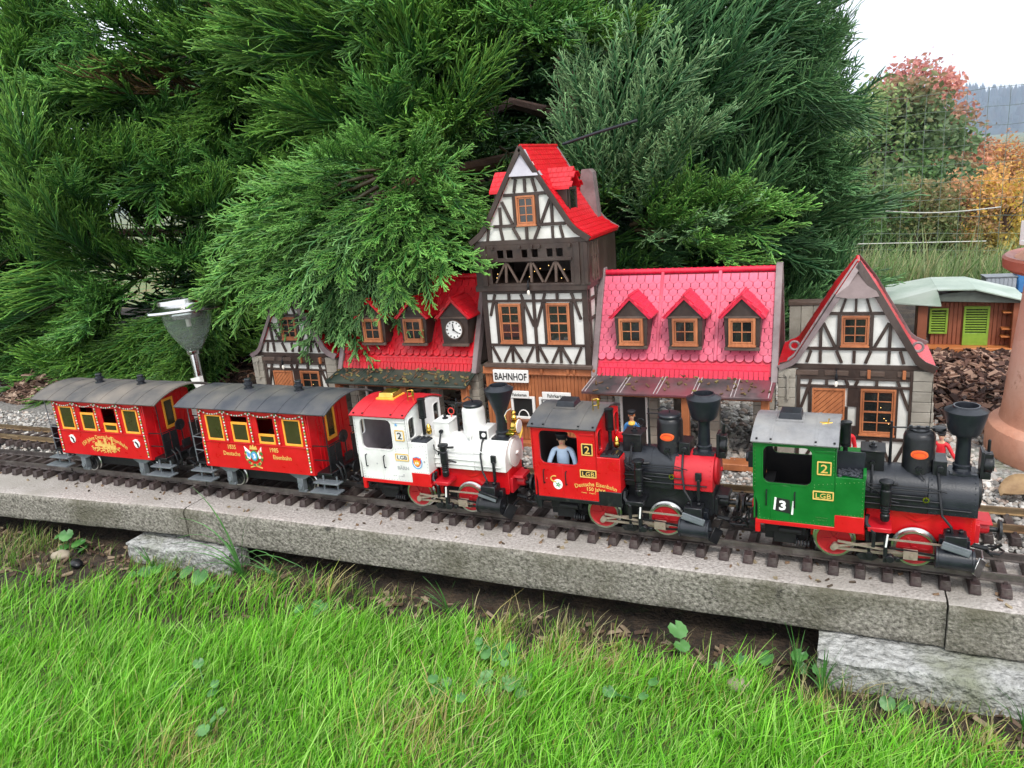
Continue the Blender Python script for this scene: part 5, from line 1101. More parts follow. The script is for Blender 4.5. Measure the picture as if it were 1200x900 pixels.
# ---------------------------------------------------------------- terracotta pots, toys at the right edge
def pots():
    o = empty('terracotta_pot_tower', (338,334,0), 0, 'tall tower of upturned terracotta pots with a saucer at the right edge', 'flower pots')
    m = MB(); m.lathe([(112,8),(118,12),(122,20),(122,46),(119,56),(112,62),(107,64),(106,68),(105,74),(91,262),(84,262),(84,8)], (0,0,0), 72); lp = m.build('lower_pot', 'terracotta', o, smooth=32)
    m = MB()
    for z in (196, 208): r = 104-(z-80)*.0824; m.lathe([(r-.5,z-1.6),(r+1.2,z),(r-.5,z+1.6)], (0,0,0), 72, caps=False)
    m.build('turned_ring', 'terracotta', lp, smooth=60)
    m = MB(); m.lathe([(84,262),(112,267),(119,272),(120,284),(117,287),(110,286),(104,282)], (0,0,0), 72); m.build('saucer', 'terracotta_dark', o, smooth=40)
    m = MB(); m.lathe([(106,284),(100,289),(90,296),(72,302),(50,304)], (0,0,0), 64); m.build('upper_pot', 'terracotta', o, smooth=60)
    t = empty('toy_railcar', (316,322,346), R(20), 'green toy railcar with grey roof and white front perched above the pots', 'toy railcar')
    t.location = Vector((333,318,309))*S
    m = MB(); m.box(-90,60,-30,30,6,48); m.build('body', 'lime', t, bevel=2); m = MB(); m.prism([(-98,47),(64,47),(64,52),(-70,74),(-92,60)], -34, 34); m.build('roof', 'grey_plastic', t, bevel=1)
    m = MB(); m.box(-103,-89,-22,22,-4,26); m.tube([(-103,-10,12),(-116,-10,12)], 2, 8); m.box(-108,-100,-12,12,-3,3); m.build('front_block', 'sign_white', t, bevel=1.5)
    m = MB(); m.box(-90,60,-24,24,-18,6); m.build('chassis', 'blue_black', t, bevel=1)
pots()
def truck():
    t = empty('toy_truck', (330,1200,70), R(6), 'grey box truck with a blue cab behind the pots', 'toy truck')
    m = MB(); m.box(0,62,-2,40,14,52); b_ = m.build('cargo_box', 'grey_box', t, bevel=1)
    for i in range(7): m = MB(); m.box(3+i*8.4,7+i*8.4,-3.2,-1.6,17,49); m.build('wall_rib', 'grey_box', b_, bevel=.3)
    m = MB(); m.box(-2,64,-4,42,50,53); m.build('lid', 'grey_plastic', t, bevel=.5)
    m = MB(); m.box(64,110,-2,40,12,66); m.build('cab', 'cloth_blue', t, bevel=3)
    m = MB(); m.box(-2,110,-4,42,4,13); m.build('chassis', 'orange_wood', t, bevel=1)
    for x in (14, 50, 92): m = MB(); m.cyl((x,-6,0),(x,2,0),8,n=16); m.build('wheel', 'black_plastic', t)
    m = MB(); m.box(-30,120,-20,60,-60,-8); m.build('base', 'timber_light', t, bevel=1)
truck()
def cottage():
    o = empty('garden_cottage', (262,930,10), 0, 'brown toy garden cottage with a pale green roof, lime shutter and lime door', 'model cottage')
    # local origin at floor centre front
    m = MB(); m.box(-72,92,-26,118,0,14); m.build('porch_floor', 'cottage_floor', o, bevel=1.5)
    x = -66
    m = MB(); m.prism([(-64,14),(86,14),(86,108),(6,128),(-64,112)], 6, 112, [[(-66+0+4,30),(-62+4,30),(-62+4,31),(-66+4,31)]] if 0 else ()); w_ = m.build('wall', 'cottage_wall', o)
    for i in range(19): m = MB(); m.box(-63.5+i*7.9,-56.4+i*7.9,3.6+(i % 2)*.3,6.2,14,104); m.build('wall_board', 'cottage_wall', w_, bevel=.5)
    for (a, b, c, d, nm) in ((-68,38,-34,92,'window'),(-6,14,40,96,'door')):
        m = MB(); m.prism([(a,b),(c,b),(c,d),(a,d)], -1, 4, [[(a+4,b+(4 if nm == 'window' else 26)),(c-4,b+(4 if nm == 'window' else 26)),(c-4,d-4),(a+4,d-4)]]); f_ = m.build(nm, 'lime', o, bevel=.5)
        m = MB(); zz = b+(7 if nm == 'window' else 29)
        while zz < d-6: m.box(a+4,c-4,.4,2.4,zz,zz+2.6); zz += 5.2
        m.build('louvre', 'lime', f_)
        m = MB(); m.box(a+3,c-3,2.6,3.6,b+3,d-3); m.build('pane', 'dark_glass', f_)
    m = MB(); m.box(-92,-74,-26,40,0,112); m.build('corner_pillar', 'cottage_wall', o, bevel=1)
    m = MB(); m.box(76,92,-22,0,14,108); m.build('corner_pillar', 'cottage_wall', o, bevel=1)
    for z in (34,50,84): m = MB(); m.box(60,76,-16,4,z,z+3); m.build('shelf', 'cottage_floor', o, bevel=.4)
    m = MB(); m.prism([(-100,112),(96,106),(96,112),(8,134),(-98,118)], -24, -18); m.build('gable_front', 'cottage_gable', o, bevel=.5)
    m = MB(); m.prism([(6,137),(102,111),(102,108),(6,134)], -34, 130); m.build('roof_slope', 'cottage_roof', o, bevel=.5)
    m = MB(); m.prism([(-60,137),(8,137),(8,134),(-60,134)], -34, 130); m.add([(-52,-44,106),(-60,-30,137),(-60,130,137),(-150,120,122),(-148,-30,112),(-52,-44,103),(-60,-30,134),(-60,130,134),(-150,120,118),(-148,-30,108)], [(0,1,2,3,4),(9,8,7,6,5),(0,5,6,1),(1,6,7,2),(2,7,8,3),(3,8,9,4),(4,9,5,0)]); m.build('roof_slope', 'cottage_roof', o, bevel=.5)
cottage()
def bridge():
    o = empty('toy_bridge', (60,760,12), R(14), 'light grey toy arch bridge behind the right gabled house', 'toy bridge')
    m = MB(); P = [(-90+180*i/16, 30+95*math.sin(math.pi*i/16)) for i in range(17)]
    for y in (0, 40):
        for (a, b), (c, d) in zip(P[:-1], P[1:]): m.bar((a,y,b),(c,y,d),5,7,(0,1,0))
    m.build('arch', 'grey_box', o)
    m = MB()
    for i in range(2,15):
        a, b = P[i]; m.box(a-2,a+2,-1,1.4,22,b); m.box(a-2,a+2,39,41.4,22,b)
    m.build('hanger', 'blue_black', o)
    m = MB(); m.box(-95,95,-4,46,10,24); m.box(-95,-80,-4,46,-4,12); m.box(80,95,-4,46,-4,12); m.build('deck', 'grey_plastic', o, bevel=1)
    w_ = empty('grey_planter_box', (-28,600,10), R(4), 'grey weathered box standing between the right hall and the right gabled house', 'box')
    for i in range(4): m = MB(); m.box(-34+i*20,-15+i*20,0,6,0,165-0); m.build('board', 'stone_grey', w_, bevel=.6)
    m = MB(); m.box(-36,48,-2,30,163,169); m.build('rim', 'timber_light', w_, bevel=.8); m = MB(); m.box(-32,44,6,26,0,163); m.build('box_body', 'stone_grey', w_)
bridge()

# ---------------------------------------------------------------- concrete slabs, support blocks
def slab(name, fr, depth_to, z0, z1, material, label, group, cat='slab', rnd=7, amp=.5, seed=0, top=None, step=9):
    """fr = ((x0,y0),(x1,y1)) front top edge; the rounded front profile is pushed along x with small wear"""
    (xa, ya), (xb, yb_) = fr; n = max(2, int((xb-xa)/step)); rr = np.random.default_rng(seed)
    prof = [(depth_to, z0, 0)] + [(2, z0, 1)] + [(0, z0+2+(z1-z0-rnd-2)*i/5, 1) for i in range(6)]
    prof += [(rnd*(1-math.cos(R(a))), z1-rnd+rnd*math.sin(R(a)), 1) for a in (30, 60, 90)] + [(rnd+8+i*11, z1, 1) for i in range(9)] + [(depth_to, z1, 0)]
    V = []; 
    for i in range(n+1):
        t = i/n; x = xa+(xb-xa)*t; y0 = ya+(yb_-ya)*t
        for k, (dy, z, f) in enumerate(prof):
            y = dy if not f else y0+dy
            if not f: y = depth_to
            j = 0 if not f else amp
            e = noise.noise(Vector((x*.03, k*.6, seed*7.3)))*amp*2.2
            wear = 0
            if i < 2 or i > n-2: wear = rr.uniform(0, amp*2)
            V.append((x+(rr.uniform(-.6,.6)*amp if 0 < i < n else rr.uniform(-1,1)*amp), min(y+(rr.uniform(-1,1)*j*.6+e*f+wear*f), depth_to), z+rr.uniform(-1,1)*j*.28*f))
    L = len(prof); F = [(i*L+k, (i+1)*L+k, (i+1)*L+k+1, i*L+k+1) for i in range(n) for k in range(L-1)] + [(i*L+L-1, (i+1)*L+L-1, (i+1)*L, i*L) for i in range(n)]
    m = MB(); m.add(V, F); m.add([V[k] for k in range(L)], [tuple(range(L))]); m.add([V[n*L+k] for k in range(L)], [tuple(range(L))[::-1]])
    o = m.build(name, [material, top or material], smooth=50)
    if top:
        for p in o.data.polygons:
            if p.normal.z > .85: p.material_index = 1
    return tag(o, label, cat, group)
G_ = 'concrete kerb slabs carrying the front track'
slab('concrete_slab', ((-2400,-185),(-874,-88)), 46, -45, 0, 'concrete', 'left concrete slab under the front track with a pale dust covered top', G_, seed=1, top='concrete_top')
slab('concrete_slab', ((-872,-87),(130.4,-75.5)), 46, -51, 0, 'concrete', 'long middle concrete slab under the white, red and green engines', G_, seed=2, top='concrete_top')
slab('concrete_slab', ((131.8,-80),(1300,-70)), 46, -51.5, -.4, 'concrete', 'right concrete slab beyond the open joint at the right edge', G_, seed=3, top='concrete_top')
slab('support_block', ((14,-122),(420,-112)), -66, -112, -53.5, 'rough_block', 'big rough white concrete block under the right slab', 'rough blocks propping the slabs', 'block', rnd=5, amp=1.5, seed=4, step=5)
slab('support_block', ((-978,-116),(-782,-107)), -66, -98, -55, 'rough_block', 'small rough white block under the left slab joint', 'rough blocks propping the slabs', 'block', rnd=5, amp=1.5, seed=5, step=5)
slab('edging_block', ((196,232),(330,196)), 330, 2, 17, 'rough_block', 'flat rough pale block in front of the terracotta pots', None, 'block', rnd=5, amp=1.5, seed=6, step=5)

# ---------------------------------------------------------------- ground
def ground_z(x, y):
    if y < 20.5: return -88 + 4*noise.noise(Vector((x*.01, y*.01, 0))) + (6 if y > -120 else 0)*0
    if y < 1500: 
        return -14 if y < 60 else -6 + 17*min(1, (y-60)/100)
    d = y-1500
    if d < 60000: return 6 - 165*d/1000 if d < 14000 else 6-2310-(d-14000)*.06
    return 6-2310-46000*.06 + (d-60000)*.002
ys = list(np.arange(-1500,-60,60.)) + [-30,20,21] + list(np.arange(50,1500,50.)) + [1500*1.25**i for i in range(32)]
xs = [-3000*1.3**i for i in range(24,0,-1)] + list(np.arange(-3000,1500,75.)) + [1500*1.33**i for i in range(26)]
V = [(x, y, ground_z(x, y)) for y in ys for x in xs]; nx = len(xs)
F = [(j*nx+i, j*nx+i+1, (j+1)*nx+i+1, (j+1)*nx+i) for j in range(len(ys)-1) for i in range(nx-1)]
g = np_mesh('ground', V, F, 'soil', kind='structure', smooth=True)
g.data.materials.append(mat('meadow', (.05,.10,.02), (.1,.16,.035), rough=.9, scale=.6, c3=(.2,.12,.04), s3=.2))
g.data.materials.append(M_['gravel_base'])
for p in g.data.polygons:
    c = p.center
    if c.y > 18: p.material_index = 1
    elif c.y > .2 and c.y < 9.3 and c.x < 4 and not (c.y > 4.5 and c.x < -3.5): p.material_index = 2
# pebbles, chips
ICO_V = None
def ico():
    bm = bmesh.new(); bmesh.ops.create_icosphere(bm, subdivisions=1, radius=1); v = np.array([x.co[:] for x in bm.verts]); f = np.array([[a.index for a in t.verts] for t in bm.faces]); bm.free(); return v, f
IV, IF = ico()
def rot_mats(n, rng, tilt=math.pi):
    a, b, c = rng.uniform(0, 2*math.pi, n), rng.uniform(-tilt, tilt, n), rng.uniform(-tilt, tilt, n)
    ca, sa, cb, sb, cc, sc_ = np.cos(a), np.sin(a), np.cos(b), np.sin(b), np.cos(c), np.sin(c); Z = np.zeros(n); O = np.ones(n)
    Rz = np.stack([ca,-sa,Z,sa,ca,Z,Z,Z,O],-1).reshape(n,3,3); Rx = np.stack([O,Z,Z,Z,cb,-sb,Z,sb,cb],-1).reshape(n,3,3); Ry = np.stack([cc,Z,sc_,Z,O,Z,-sc_,Z,cc],-1).reshape(n,3,3)
    return Rz @ Rx @ Ry
def pebbles(name, pts, size, pal, label, seed, flat=.7):
    rng = np.random.default_rng(seed); n = len(pts); s = size[0]+(size[1]-size[0])*rng.random(n)**2
    sc = np.stack([s*rng.uniform(.8,1.4,n), s*rng.uniform(.7,1.1,n), s*flat*rng.uniform(.7,1.1,n)], -1)
    V = (IV[None]*rng.uniform(.75,1.2,(n,12,1))*sc[:,None])@rot_mats(n, rng, .7).transpose(0,2,1)+np.asarray(pts)[:,None]
    F = IF[None]+(np.arange(n)*12)[:,None,None]; pal = np.array(pal); c = pal[rng.integers(0,len(pal),n)]*rng.uniform(.7,1.25,(n,1))
    o = np_mesh(name, V.reshape(-1,3), F.reshape(-1,3), 'stones', tint=np.repeat(c,12,0), kind='stuff'); return tag(o, label, 'gravel')
GP = [(.5,.48,.45),(.38,.36,.34),(.6,.57,.53),(.28,.26,.24),(.45,.4,.35),(.2,.19,.18),(.42,.33,.28)]
rg = np.random.default_rng(11)
def area(n, x0, x1, y0, y1, rng=rg, bias=None):
    x, y = rng.uniform(x0,x1,n), rng.uniform(y0,y1,n); return x, y
def gzv(y): return np.where(y < 60, -2, -4+15*np.minimum(1,(np.maximum(y,60)-60)/100))
P = []
for n, x0, x1, y0, y1, sz in ((2600,60,420,46,190,0),(5200,-1150,60,46,215,0),(3600,-2300,-1150,46,225,0)):
    x, y = area(n, x0, x1, y0, y1); P.append(np.stack([x, y, gzv(y)+rg.uniform(-1,2.5,n)], -1))
pebbles('gravel', np.concatenate(P), (2.2,5.2), GP+[(.55,.53,.5)]*2, 'pale grey pebbles between and beside the two tracks', 1)
P = []
for n, x0, x1, y0, y1 in ((5000,-330,60,215,760),(3600,60,420,190,520),(1500,-560,-330,215,420),(1500,-1100,-560,215,420),(700,120,420,520,900)):
    x, y = area(n, x0, x1, y0, y1); P.append(np.stack([x, y, gzv(y)+rg.uniform(-1,4,n)], -1))
pebbles('gravel', np.concatenate(P), (3.5,9), GP, 'grey broken gravel under and behind the station', 2)
def chips(name, pts, L, label, seed, pal=((.06,.028,.02),(.11,.055,.04),(.2,.11,.075),(.035,.017,.013),(.3,.19,.14))):
    rng = np.random.default_rng(seed); n = len(pts); B = np.array([(-1,-1,-1),(1,-1,-1),(1,1,-1),(-1,1,-1),(-1,-1,1),(1,-1,1),(1,1,1),(-1,1,1)], float)
    sc = np.stack([rng.uniform(L[0],L[1],n), rng.uniform(.18,.42,n)*L[1]*.8, rng.uniform(.7,2.0,n)], -1)
    V = (B[None]*rng.uniform(.65,1.2,(n,8,3))*sc[:,None])@rot_mats(n, rng, .75).transpose(0,2,1)+np.asarray(pts)[:,None]
    Q = np.array([(0,3,2,1),(4,5,6,7),(0,1,5,4),(1,2,6,5),(2,3,7,6),(3,0,4,7)]); F = Q[None]+(np.arange(n)*8)[:,None,None]; pal = np.array(pal)
    o = np_mesh(name, V.reshape(-1,3), F.reshape(-1,4), 'stones', tint=np.repeat(pal[rng.integers(0,len(pal),n)],8,0), kind='stuff'); return tag(o, label, 'bark mulch')
n = 3600; x = rg.uniform(110,560,n); y = rg.uniform(400,905,n); z = 14+14*np.clip((y-430)/200,0,1)*np.clip((x-120)/80,0,1)*np.clip((880-y)/100,0,1)+rg.uniform(-3,7,n)
chips('bark_mulch', np.stack([x,y,z],-1), (5,17), 'dark bark mulch heaped between the gabled house and the cottage', 3)
# mound under that mulch
m = MB(); m.add([(100+i*46, 400+j*52, 4+20*min(1,max(0,(j*52-20)/200))*min(1,max(0,(i*46-20)/80))*min(1,max(0,(480-j*52)/100))) for j in range(11) for i in range(11)], [(j*11+i,j*11+i+1,(j+1)*11+i+1,(j+1)*11+i) for j in range(10) for i in range(10)]); mo = m.build('mulch_mound', 'soil'); mo['kind'] = 'structure'
n = 700; a = rg.uniform(0,6.283,n); r = 75*np.sqrt(rg.random(n)); chips('bark_heap', np.stack([-1770+r*np.cos(a)*1.3, 330+r*np.sin(a)*.8, 12+75*np.clip(1-r/78,0,1)*rg.random(n)],-1), (5,15), 'small heap of brown bark pieces behind the tracks at the left edge', 4, ((.09,.05,.035),(.16,.1,.07),(.28,.2,.15),(.05,.03,.022)))
n = 5200; x = rg.uniform(-2600,-100,n); y = rg.uniform(300,1100,n); k = ~((x > -560)&(y < 560)); x, y = x[k], y[k]; chips('leaf_litter', np.stack([x,y,11+rg.uniform(-2,5,len(x))],-1), (5,14), 'brown litter on the ground under the evergreen tree', 5)
n = 150; x = np.concatenate([rg.uniform(-790,-525,n), rg.uniform(-318,-62,60)]); y = rg.uniform(195,238,n+60); chips('fallen_needles', np.stack([x,y,123.2+(y-193)*.417],-1), (1.6,4.2), 'brown needles fallen from the evergreen onto the hall awnings', 12, ((.16,.09,.05),(.1,.06,.03),(.2,.16,.06)))
n = 320; x = rg.uniform(-1700,260,n); y = rg.uniform(-72,40,n); chips('track_litter', np.stack([x,y,np.full(n,1.2)],-1), (1.2,3.6), 'tiny brown bits lying on the concrete along the front track', 13, ((.16,.1,.06),(.07,.05,.035),(.24,.19,.12)))
# loose leaf by the right track
def curled_leaf(x, y, z, L, rz, mtl, label, grp=None):
    m = MB(); V = []; F = []
    for i in range(9):
        t = i/8; w_ = math.sin(math.pi*min(1,t*.92+.06))**.8*L*.36
        for k in range(5): s = (k-2)/2; V.append(((t-.5)*L, s*w_, 4+abs(s)**1.5*L*.12+math.sin(t*3)*L*.09))
    F = [(i*5+k,i*5+k+1,(i+1)*5+k+1,(i+1)*5+k) for i in range(8) for k in range(4)]
    m.add(V, F); o = m.build('fallen_leaf', mtl, smooth=70); o.location = Vector((x,y,z))*S; o.rotation_euler = (.15,-.1,rz); sd = o.modifiers.new('t','SOLIDIFY'); sd.thickness = .6*S; return tag(o, label, 'leaf', grp)
curled_leaf(238,178,16,60,.4,'tan_leaf','big curled golden brown leaf lying behind the right end of the tracks')
def stone(x, y, z, s, mtl, label, seed, cat='stone', grp=None):
    m = MB(); m.ball((0,0,0), 1, 14); rr = random.Random(seed)
    o = m.build('stone', mtl, smooth=60); 
    for v in o.data.vertices: v.co *= 1+.18*noise.noise(v.co*180+Vector((seed,0,0)))
    o.scale = s; o.location = Vector((x,y,z))*S; o.rotation_euler.z = rr.uniform(0,3); return tag(o, label, cat, grp)
stone(-1100,-140,-80,(15,11,8),'beige_stone','smooth tan pebble on the soil below the left slab',1)
stone(-1052,-150,-82,(13,9,6),'black_plastic','dark brown shiny pebble on the soil next to the tan pebble',2)
stone(-60,-152,-80,(13,10,7),'beige_stone','mossy yellowish stone in the dry grass below the middle slab',3)

# ---------------------------------------------------------------- grass
def blades(n, xr, yr, h, wd, pal, seed, zf, lean=.5, segs=3, dens=None):
    rng = np.random.default_rng(seed); x = rng.uniform(*xr, n); y = rng.uniform(*yr, n)
    if dens is not None: k = dens(x, y) > rng.random(n); x, y = x[k], y[k]; n = len(x)
    H = rng.uniform(h[0], h[1], n)*(1+.35*np.sin(x*.021+1.3*np.sin(y*.017))*np.cos(y*.026)); a = rng.uniform(0, 6.283, n); la = rng.normal(.9, .9, n); ln = rng.uniform(.1, 1, n)*lean*H
    W_ = rng.uniform(wd[0], wd[1], n); bx, by = np.cos(a)*W_/2, np.sin(a)*W_/2; dx, dy = np.cos(la)*ln, np.sin(la)*ln; z0 = zf(x, y)
    V = np.zeros((n, (segs+1)*2, 3))
    for i in range(segs+1):
        t = i/segs; w_ = (1-t)**.7 if i < segs else .06; cx = x+dx*t**1.9; cy = y+dy*t**1.9; cz = z0+H*(t-.22*(ln/H)*t**2.4)
        V[:, 2*i] = np.stack([cx-bx*w_, cy-by*w_, cz], -1); V[:, 2*i+1] = np.stack([cx+bx*w_, cy+by*w_, cz], -1)
    Q = np.array([(2*i, 2*i+1, 2*i+3, 2*i+2) for i in range(segs)]); F = Q[None]+(np.arange(n)*(segs+1)*2)[:, None, None]
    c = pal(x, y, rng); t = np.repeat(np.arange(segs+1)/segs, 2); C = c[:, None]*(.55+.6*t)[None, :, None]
    return V.reshape(-1,3), F.reshape(-1,4), C.reshape(-1,3)
def lawn_pal(x, y, rng):
    n = len(x); g = np.array([(.13,.41,.018),(.18,.49,.03),(.26,.56,.06),(.075,.27,.012),(.32,.57,.12)])[rng.integers(0,5,n)]
    dry = np.array([(.38,.32,.12),(.32,.36,.07),(.46,.40,.2)])[rng.integers(0,3,n)]
    edge = np.clip(1-( -y-(138+np.where(x > -420, 30, 0)))/46, 0, 1)*np.clip(.45+.5*np.sin(x*.018)+.3*np.sin(x*.051),0.1,1)
    spot = np.exp(-((x+350)**2+(y+330)**2)/2600)+np.exp(-((x+560)**2+(y+415)**2)/1500)+np.exp(-((x+300)**2+(y+250)**2)/700)
    k = rng.random(n) < np.clip(edge*.6+spot*.6+.03, 0, .8); c = np.where(k[:,None], dry, g); return c*rng.uniform(.75,1.25,(n,1))
def lawn_edge(x): return -148-18*np.sin(x*.011)-9*np.sin(x*.037)-np.where(x < -950, (-950-x)*.4, 0)+np.where((x > -760)&(x < -330), 22, 0)-np.where(x > -80, 14, 0)
def lz(x, y): return -90+0*x
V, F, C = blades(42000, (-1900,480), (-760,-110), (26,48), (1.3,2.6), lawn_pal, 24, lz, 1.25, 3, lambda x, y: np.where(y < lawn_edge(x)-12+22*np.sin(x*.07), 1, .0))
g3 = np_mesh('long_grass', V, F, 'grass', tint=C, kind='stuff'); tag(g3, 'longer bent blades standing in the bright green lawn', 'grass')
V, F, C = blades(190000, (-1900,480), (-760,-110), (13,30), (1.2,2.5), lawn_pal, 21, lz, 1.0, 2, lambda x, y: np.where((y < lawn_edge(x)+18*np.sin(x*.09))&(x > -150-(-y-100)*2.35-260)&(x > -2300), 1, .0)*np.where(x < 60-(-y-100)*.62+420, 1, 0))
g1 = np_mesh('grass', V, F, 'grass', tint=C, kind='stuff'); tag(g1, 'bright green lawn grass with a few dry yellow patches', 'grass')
V, F, C = blades(9000, (-2100,420), (-190,-92), (8,34), (1,2.2), lambda x, y, rng: (np.array([(.28,.24,.11),(.12,.26,.03),(.22,.3,.06),(.09,.2,.03),(.38,.34,.18)])[rng.integers(0,5,len(x))]*rng.uniform(.6,1.2,(len(x),1))), 22, lambda x, y: -88+0*x, 1.1, 3, lambda x, y: np.where(y > lawn_edge(x)-14, .5+.4*np.sin(x*.02), 0))
g2 = np_mesh('sparse_grass', V, F, 'grass', tint=C, kind='stuff'); tag(g2, 'thin dry and green grass on the bare soil under the slab edge', 'grass')
# lawn soil sheet just under the blades
m = MB(); m.add([(-4000,-1600,-89),(1400,-1600,-89),(1400,-215,-89),(-700,-215,-89),(-1100,-300,-89),(-2200,-700,-89),(-4000,-900,-89)], [(0,1,2,3,4,5)]); ls_ = m.build('lawn', 'lawn_soil'); ls_['kind'] = 'structure'; ls_.location.z = .04
n = 1500; x = rg.uniform(-1900,300,n); y = rg.uniform(-200,-80,n); chips('soil_crumbs', np.stack([x,y,-87+rg.uniform(-2,3,n)],-1), (2,9), 'brown crumbs and bits of bark on the soil below the slabs', 9, ((.08,.05,.03),(.12,.08,.055),(.05,.03,.02),(.2,.15,.1)))
# long blades in tufts
def tuft(x, y, n, h, spread, label, seed, z=-88, wd=(2.5,4.2)):
    rng = np.random.default_rng(seed); root = empty('grass_tuft', (x,y,z), 0, label, 'grass tuft', 'tufts of long grass below the slabs')
    base_ = None
    for i in range(n):
        a = rng.uniform(0,6.283) if spread > 2 else rng.uniform(-.6,3.7); L = rng.uniform(*h); dr = spread*rng.uniform(.3,1); m = MB(); V = []; w_ = rng.uniform(*wd)
        for k in range(8):
            t = k/7; ww = w_/2*(1-t**1.6)+.12; cx, cy = math.cos(a)*dr*t**1.7, -abs(math.sin(a))*dr*.45*t**1.7; cz = L*(t*(1.5-.9*t*dr/110)); px, py = -math.sin(a), math.cos(a)
            V += [(cx-px*ww,cy-py*ww,cz),(cx,cy,cz-.5),(cx+px*ww,cy+py*ww,cz)]
        m.add(V, [(k*3+j,k*3+j+1,(k+1)*3+j+1,(k+1)*3+j) for k in range(7) for j in range(2)])
        m.build('blade', 'pale_leaf' if rng.random() < .35 else 'slate_leaf', root, smooth=60)
tuft(-742,-122,18,(60,150),150,'tall arching grass tuft growing at the small rough block',1)
tuft(-690,-112,9,(30,70),80,'shorter grass tuft right of the arching tuft',2)
tuft(20,-138,14,(22,48),34,'grass tuft at the left end of the big rough block',3,wd=(1.6,2.8))
tuft(-905,-134,12,(18,40),30,'low grass tuft in front of the small rough block',4,wd=(1.6,2.8))
tuft(-5,-124,9,(26,60),30,'upright grass tuft under the middle slab close to the big block',5,wd=(1.5,2.4))
tuft(-420,-112,10,(22,44),60,'dark thin grass tuft under the middle slab below the red engine',6,wd=(1.3,2.2))
tuft(190,-140,8,(20,38),30,'grass tuft in front of the big rough block',7,wd=(1.5,2.6))
def round_leaf(m, c, r, nrm_tilt, az, wav, rng):
    """one scalloped round leaf with a notch"""
    n = 20; V = [(0,0,0)]
    for ring in (.5, 1):
        for k in range(n):
            a = 6.283*k/n; rr = r*ring*(1+(.07 if k % 2 else -.03)*ring); rr *= (1-.55*math.exp(-((a-3.1416)/.22)**2)); V.append((rr*math.cos(a), rr*math.sin(a), r*(.10*ring**2+wav*ring*math.sin(3*a+az))))
    M = Matrix.Rotation(az,3,'Z')@Matrix.Rotation(nrm_tilt,3,'Y'); V = [M@Vector(v)+Vector(c) for v in V]
    F = [(0,1+k,1+(k+1) % n) for k in range(n)]+[(1+k,1+n+k,1+n+(k+1) % n,1+(k+1) % n) for k in range(n)]; m.add(V, F)
def ivy(x, y, leaves, label, seed, z=-88, pale=False, grp='round leaved weeds below the slabs'):
    rng = np.random.default_rng(seed); root = empty('ground_ivy', (x,y,z), 0, label, 'weed', grp)
    st = MB()
    for dx, dy, h, r in leaves:
        r *= .72; m = MB(); round_leaf(m, (0,0,0), r, rng.uniform(.25,.8), rng.uniform(-2.6,-.6), .06, rng)
        o = m.build('leaf', 'pale_leaf' if pale else 'slate_leaf', root, smooth=70, off=(dx,dy,h)); st.tube([(0,0,0),(dx*.3,dy*.3,h*.6),(dx,dy,h-.4)], .7, 5)
    st.build('stem', 'slate_leaf', root)
ivy(-130,-112,[(0,0,34,15),(6,-8,20,12)],'tall pale scalloped weed leaf under the middle slab',1,pale=True)
ivy(-62,-118,[(0,0,14,11),(26,4,18,12),(-22,-6,5,8)],'dark green weed with three small round leaves under the middle slab',2)
ivy(-4,-106,[(0,0,22,12),(2,-6,12,9),(24,6,14,12),(20,-14,20,10)],'weed with round leaves left of the big rough block',3)
ivy(78,-142,[(0,0,10,10),(16,-2,10,10)],'pair of round weed leaves in front of the big rough block',4)
ivy(-1120,-110,[(0,0,26,15),(-24,2,20,9),(20,4,12,16),(34,0,6,14),(-6,-6,6,12)],'leafy weed beside the tan pebble under the left slab',5)
ivy(-830,-140,[(0,0,18,15),(-30,-4,10,14),(34,-8,20,17),(62,-10,8,11),(12,6,4,12)],'spreading weed with large round leaves in front of the small rough block',6)
ivy(-900,-150,[(0,0,14,13),(-16,6,10,12),(14,8,16,12),(-30,-2,6,9)],'bushy weed at the left end of the small rough block',7)
rr = random.Random(9)
for i, (x, y, lb) in enumerate(((-310,-185,'cluster of round leaves in the lawn below the red engine'),(-280,-232,'pale clover like leaves in the lawn left of the dry patch'),(-330,-268,'low round leaves in the lawn at the middle'),(-610,-330,'pair of pale leaves in the lawn near the lower left'),(-560,-378,'broad pale leaves in the lawn at the bottom left'),(-150,-208,'small leaves in the lawn near the dry edge'),(-590,-170,'round leaves at the lawn edge below the white engine'))):
    ivy(x, y, [(rr.uniform(-30,30), rr.uniform(-16,16), rr.uniform(16,30), rr.uniform(6,10)) for _ in range(12 if i in (0,1) else 4)], lb, 20+i, pale=i % 3 == 1, grp='round leaved weeds in the lawn')
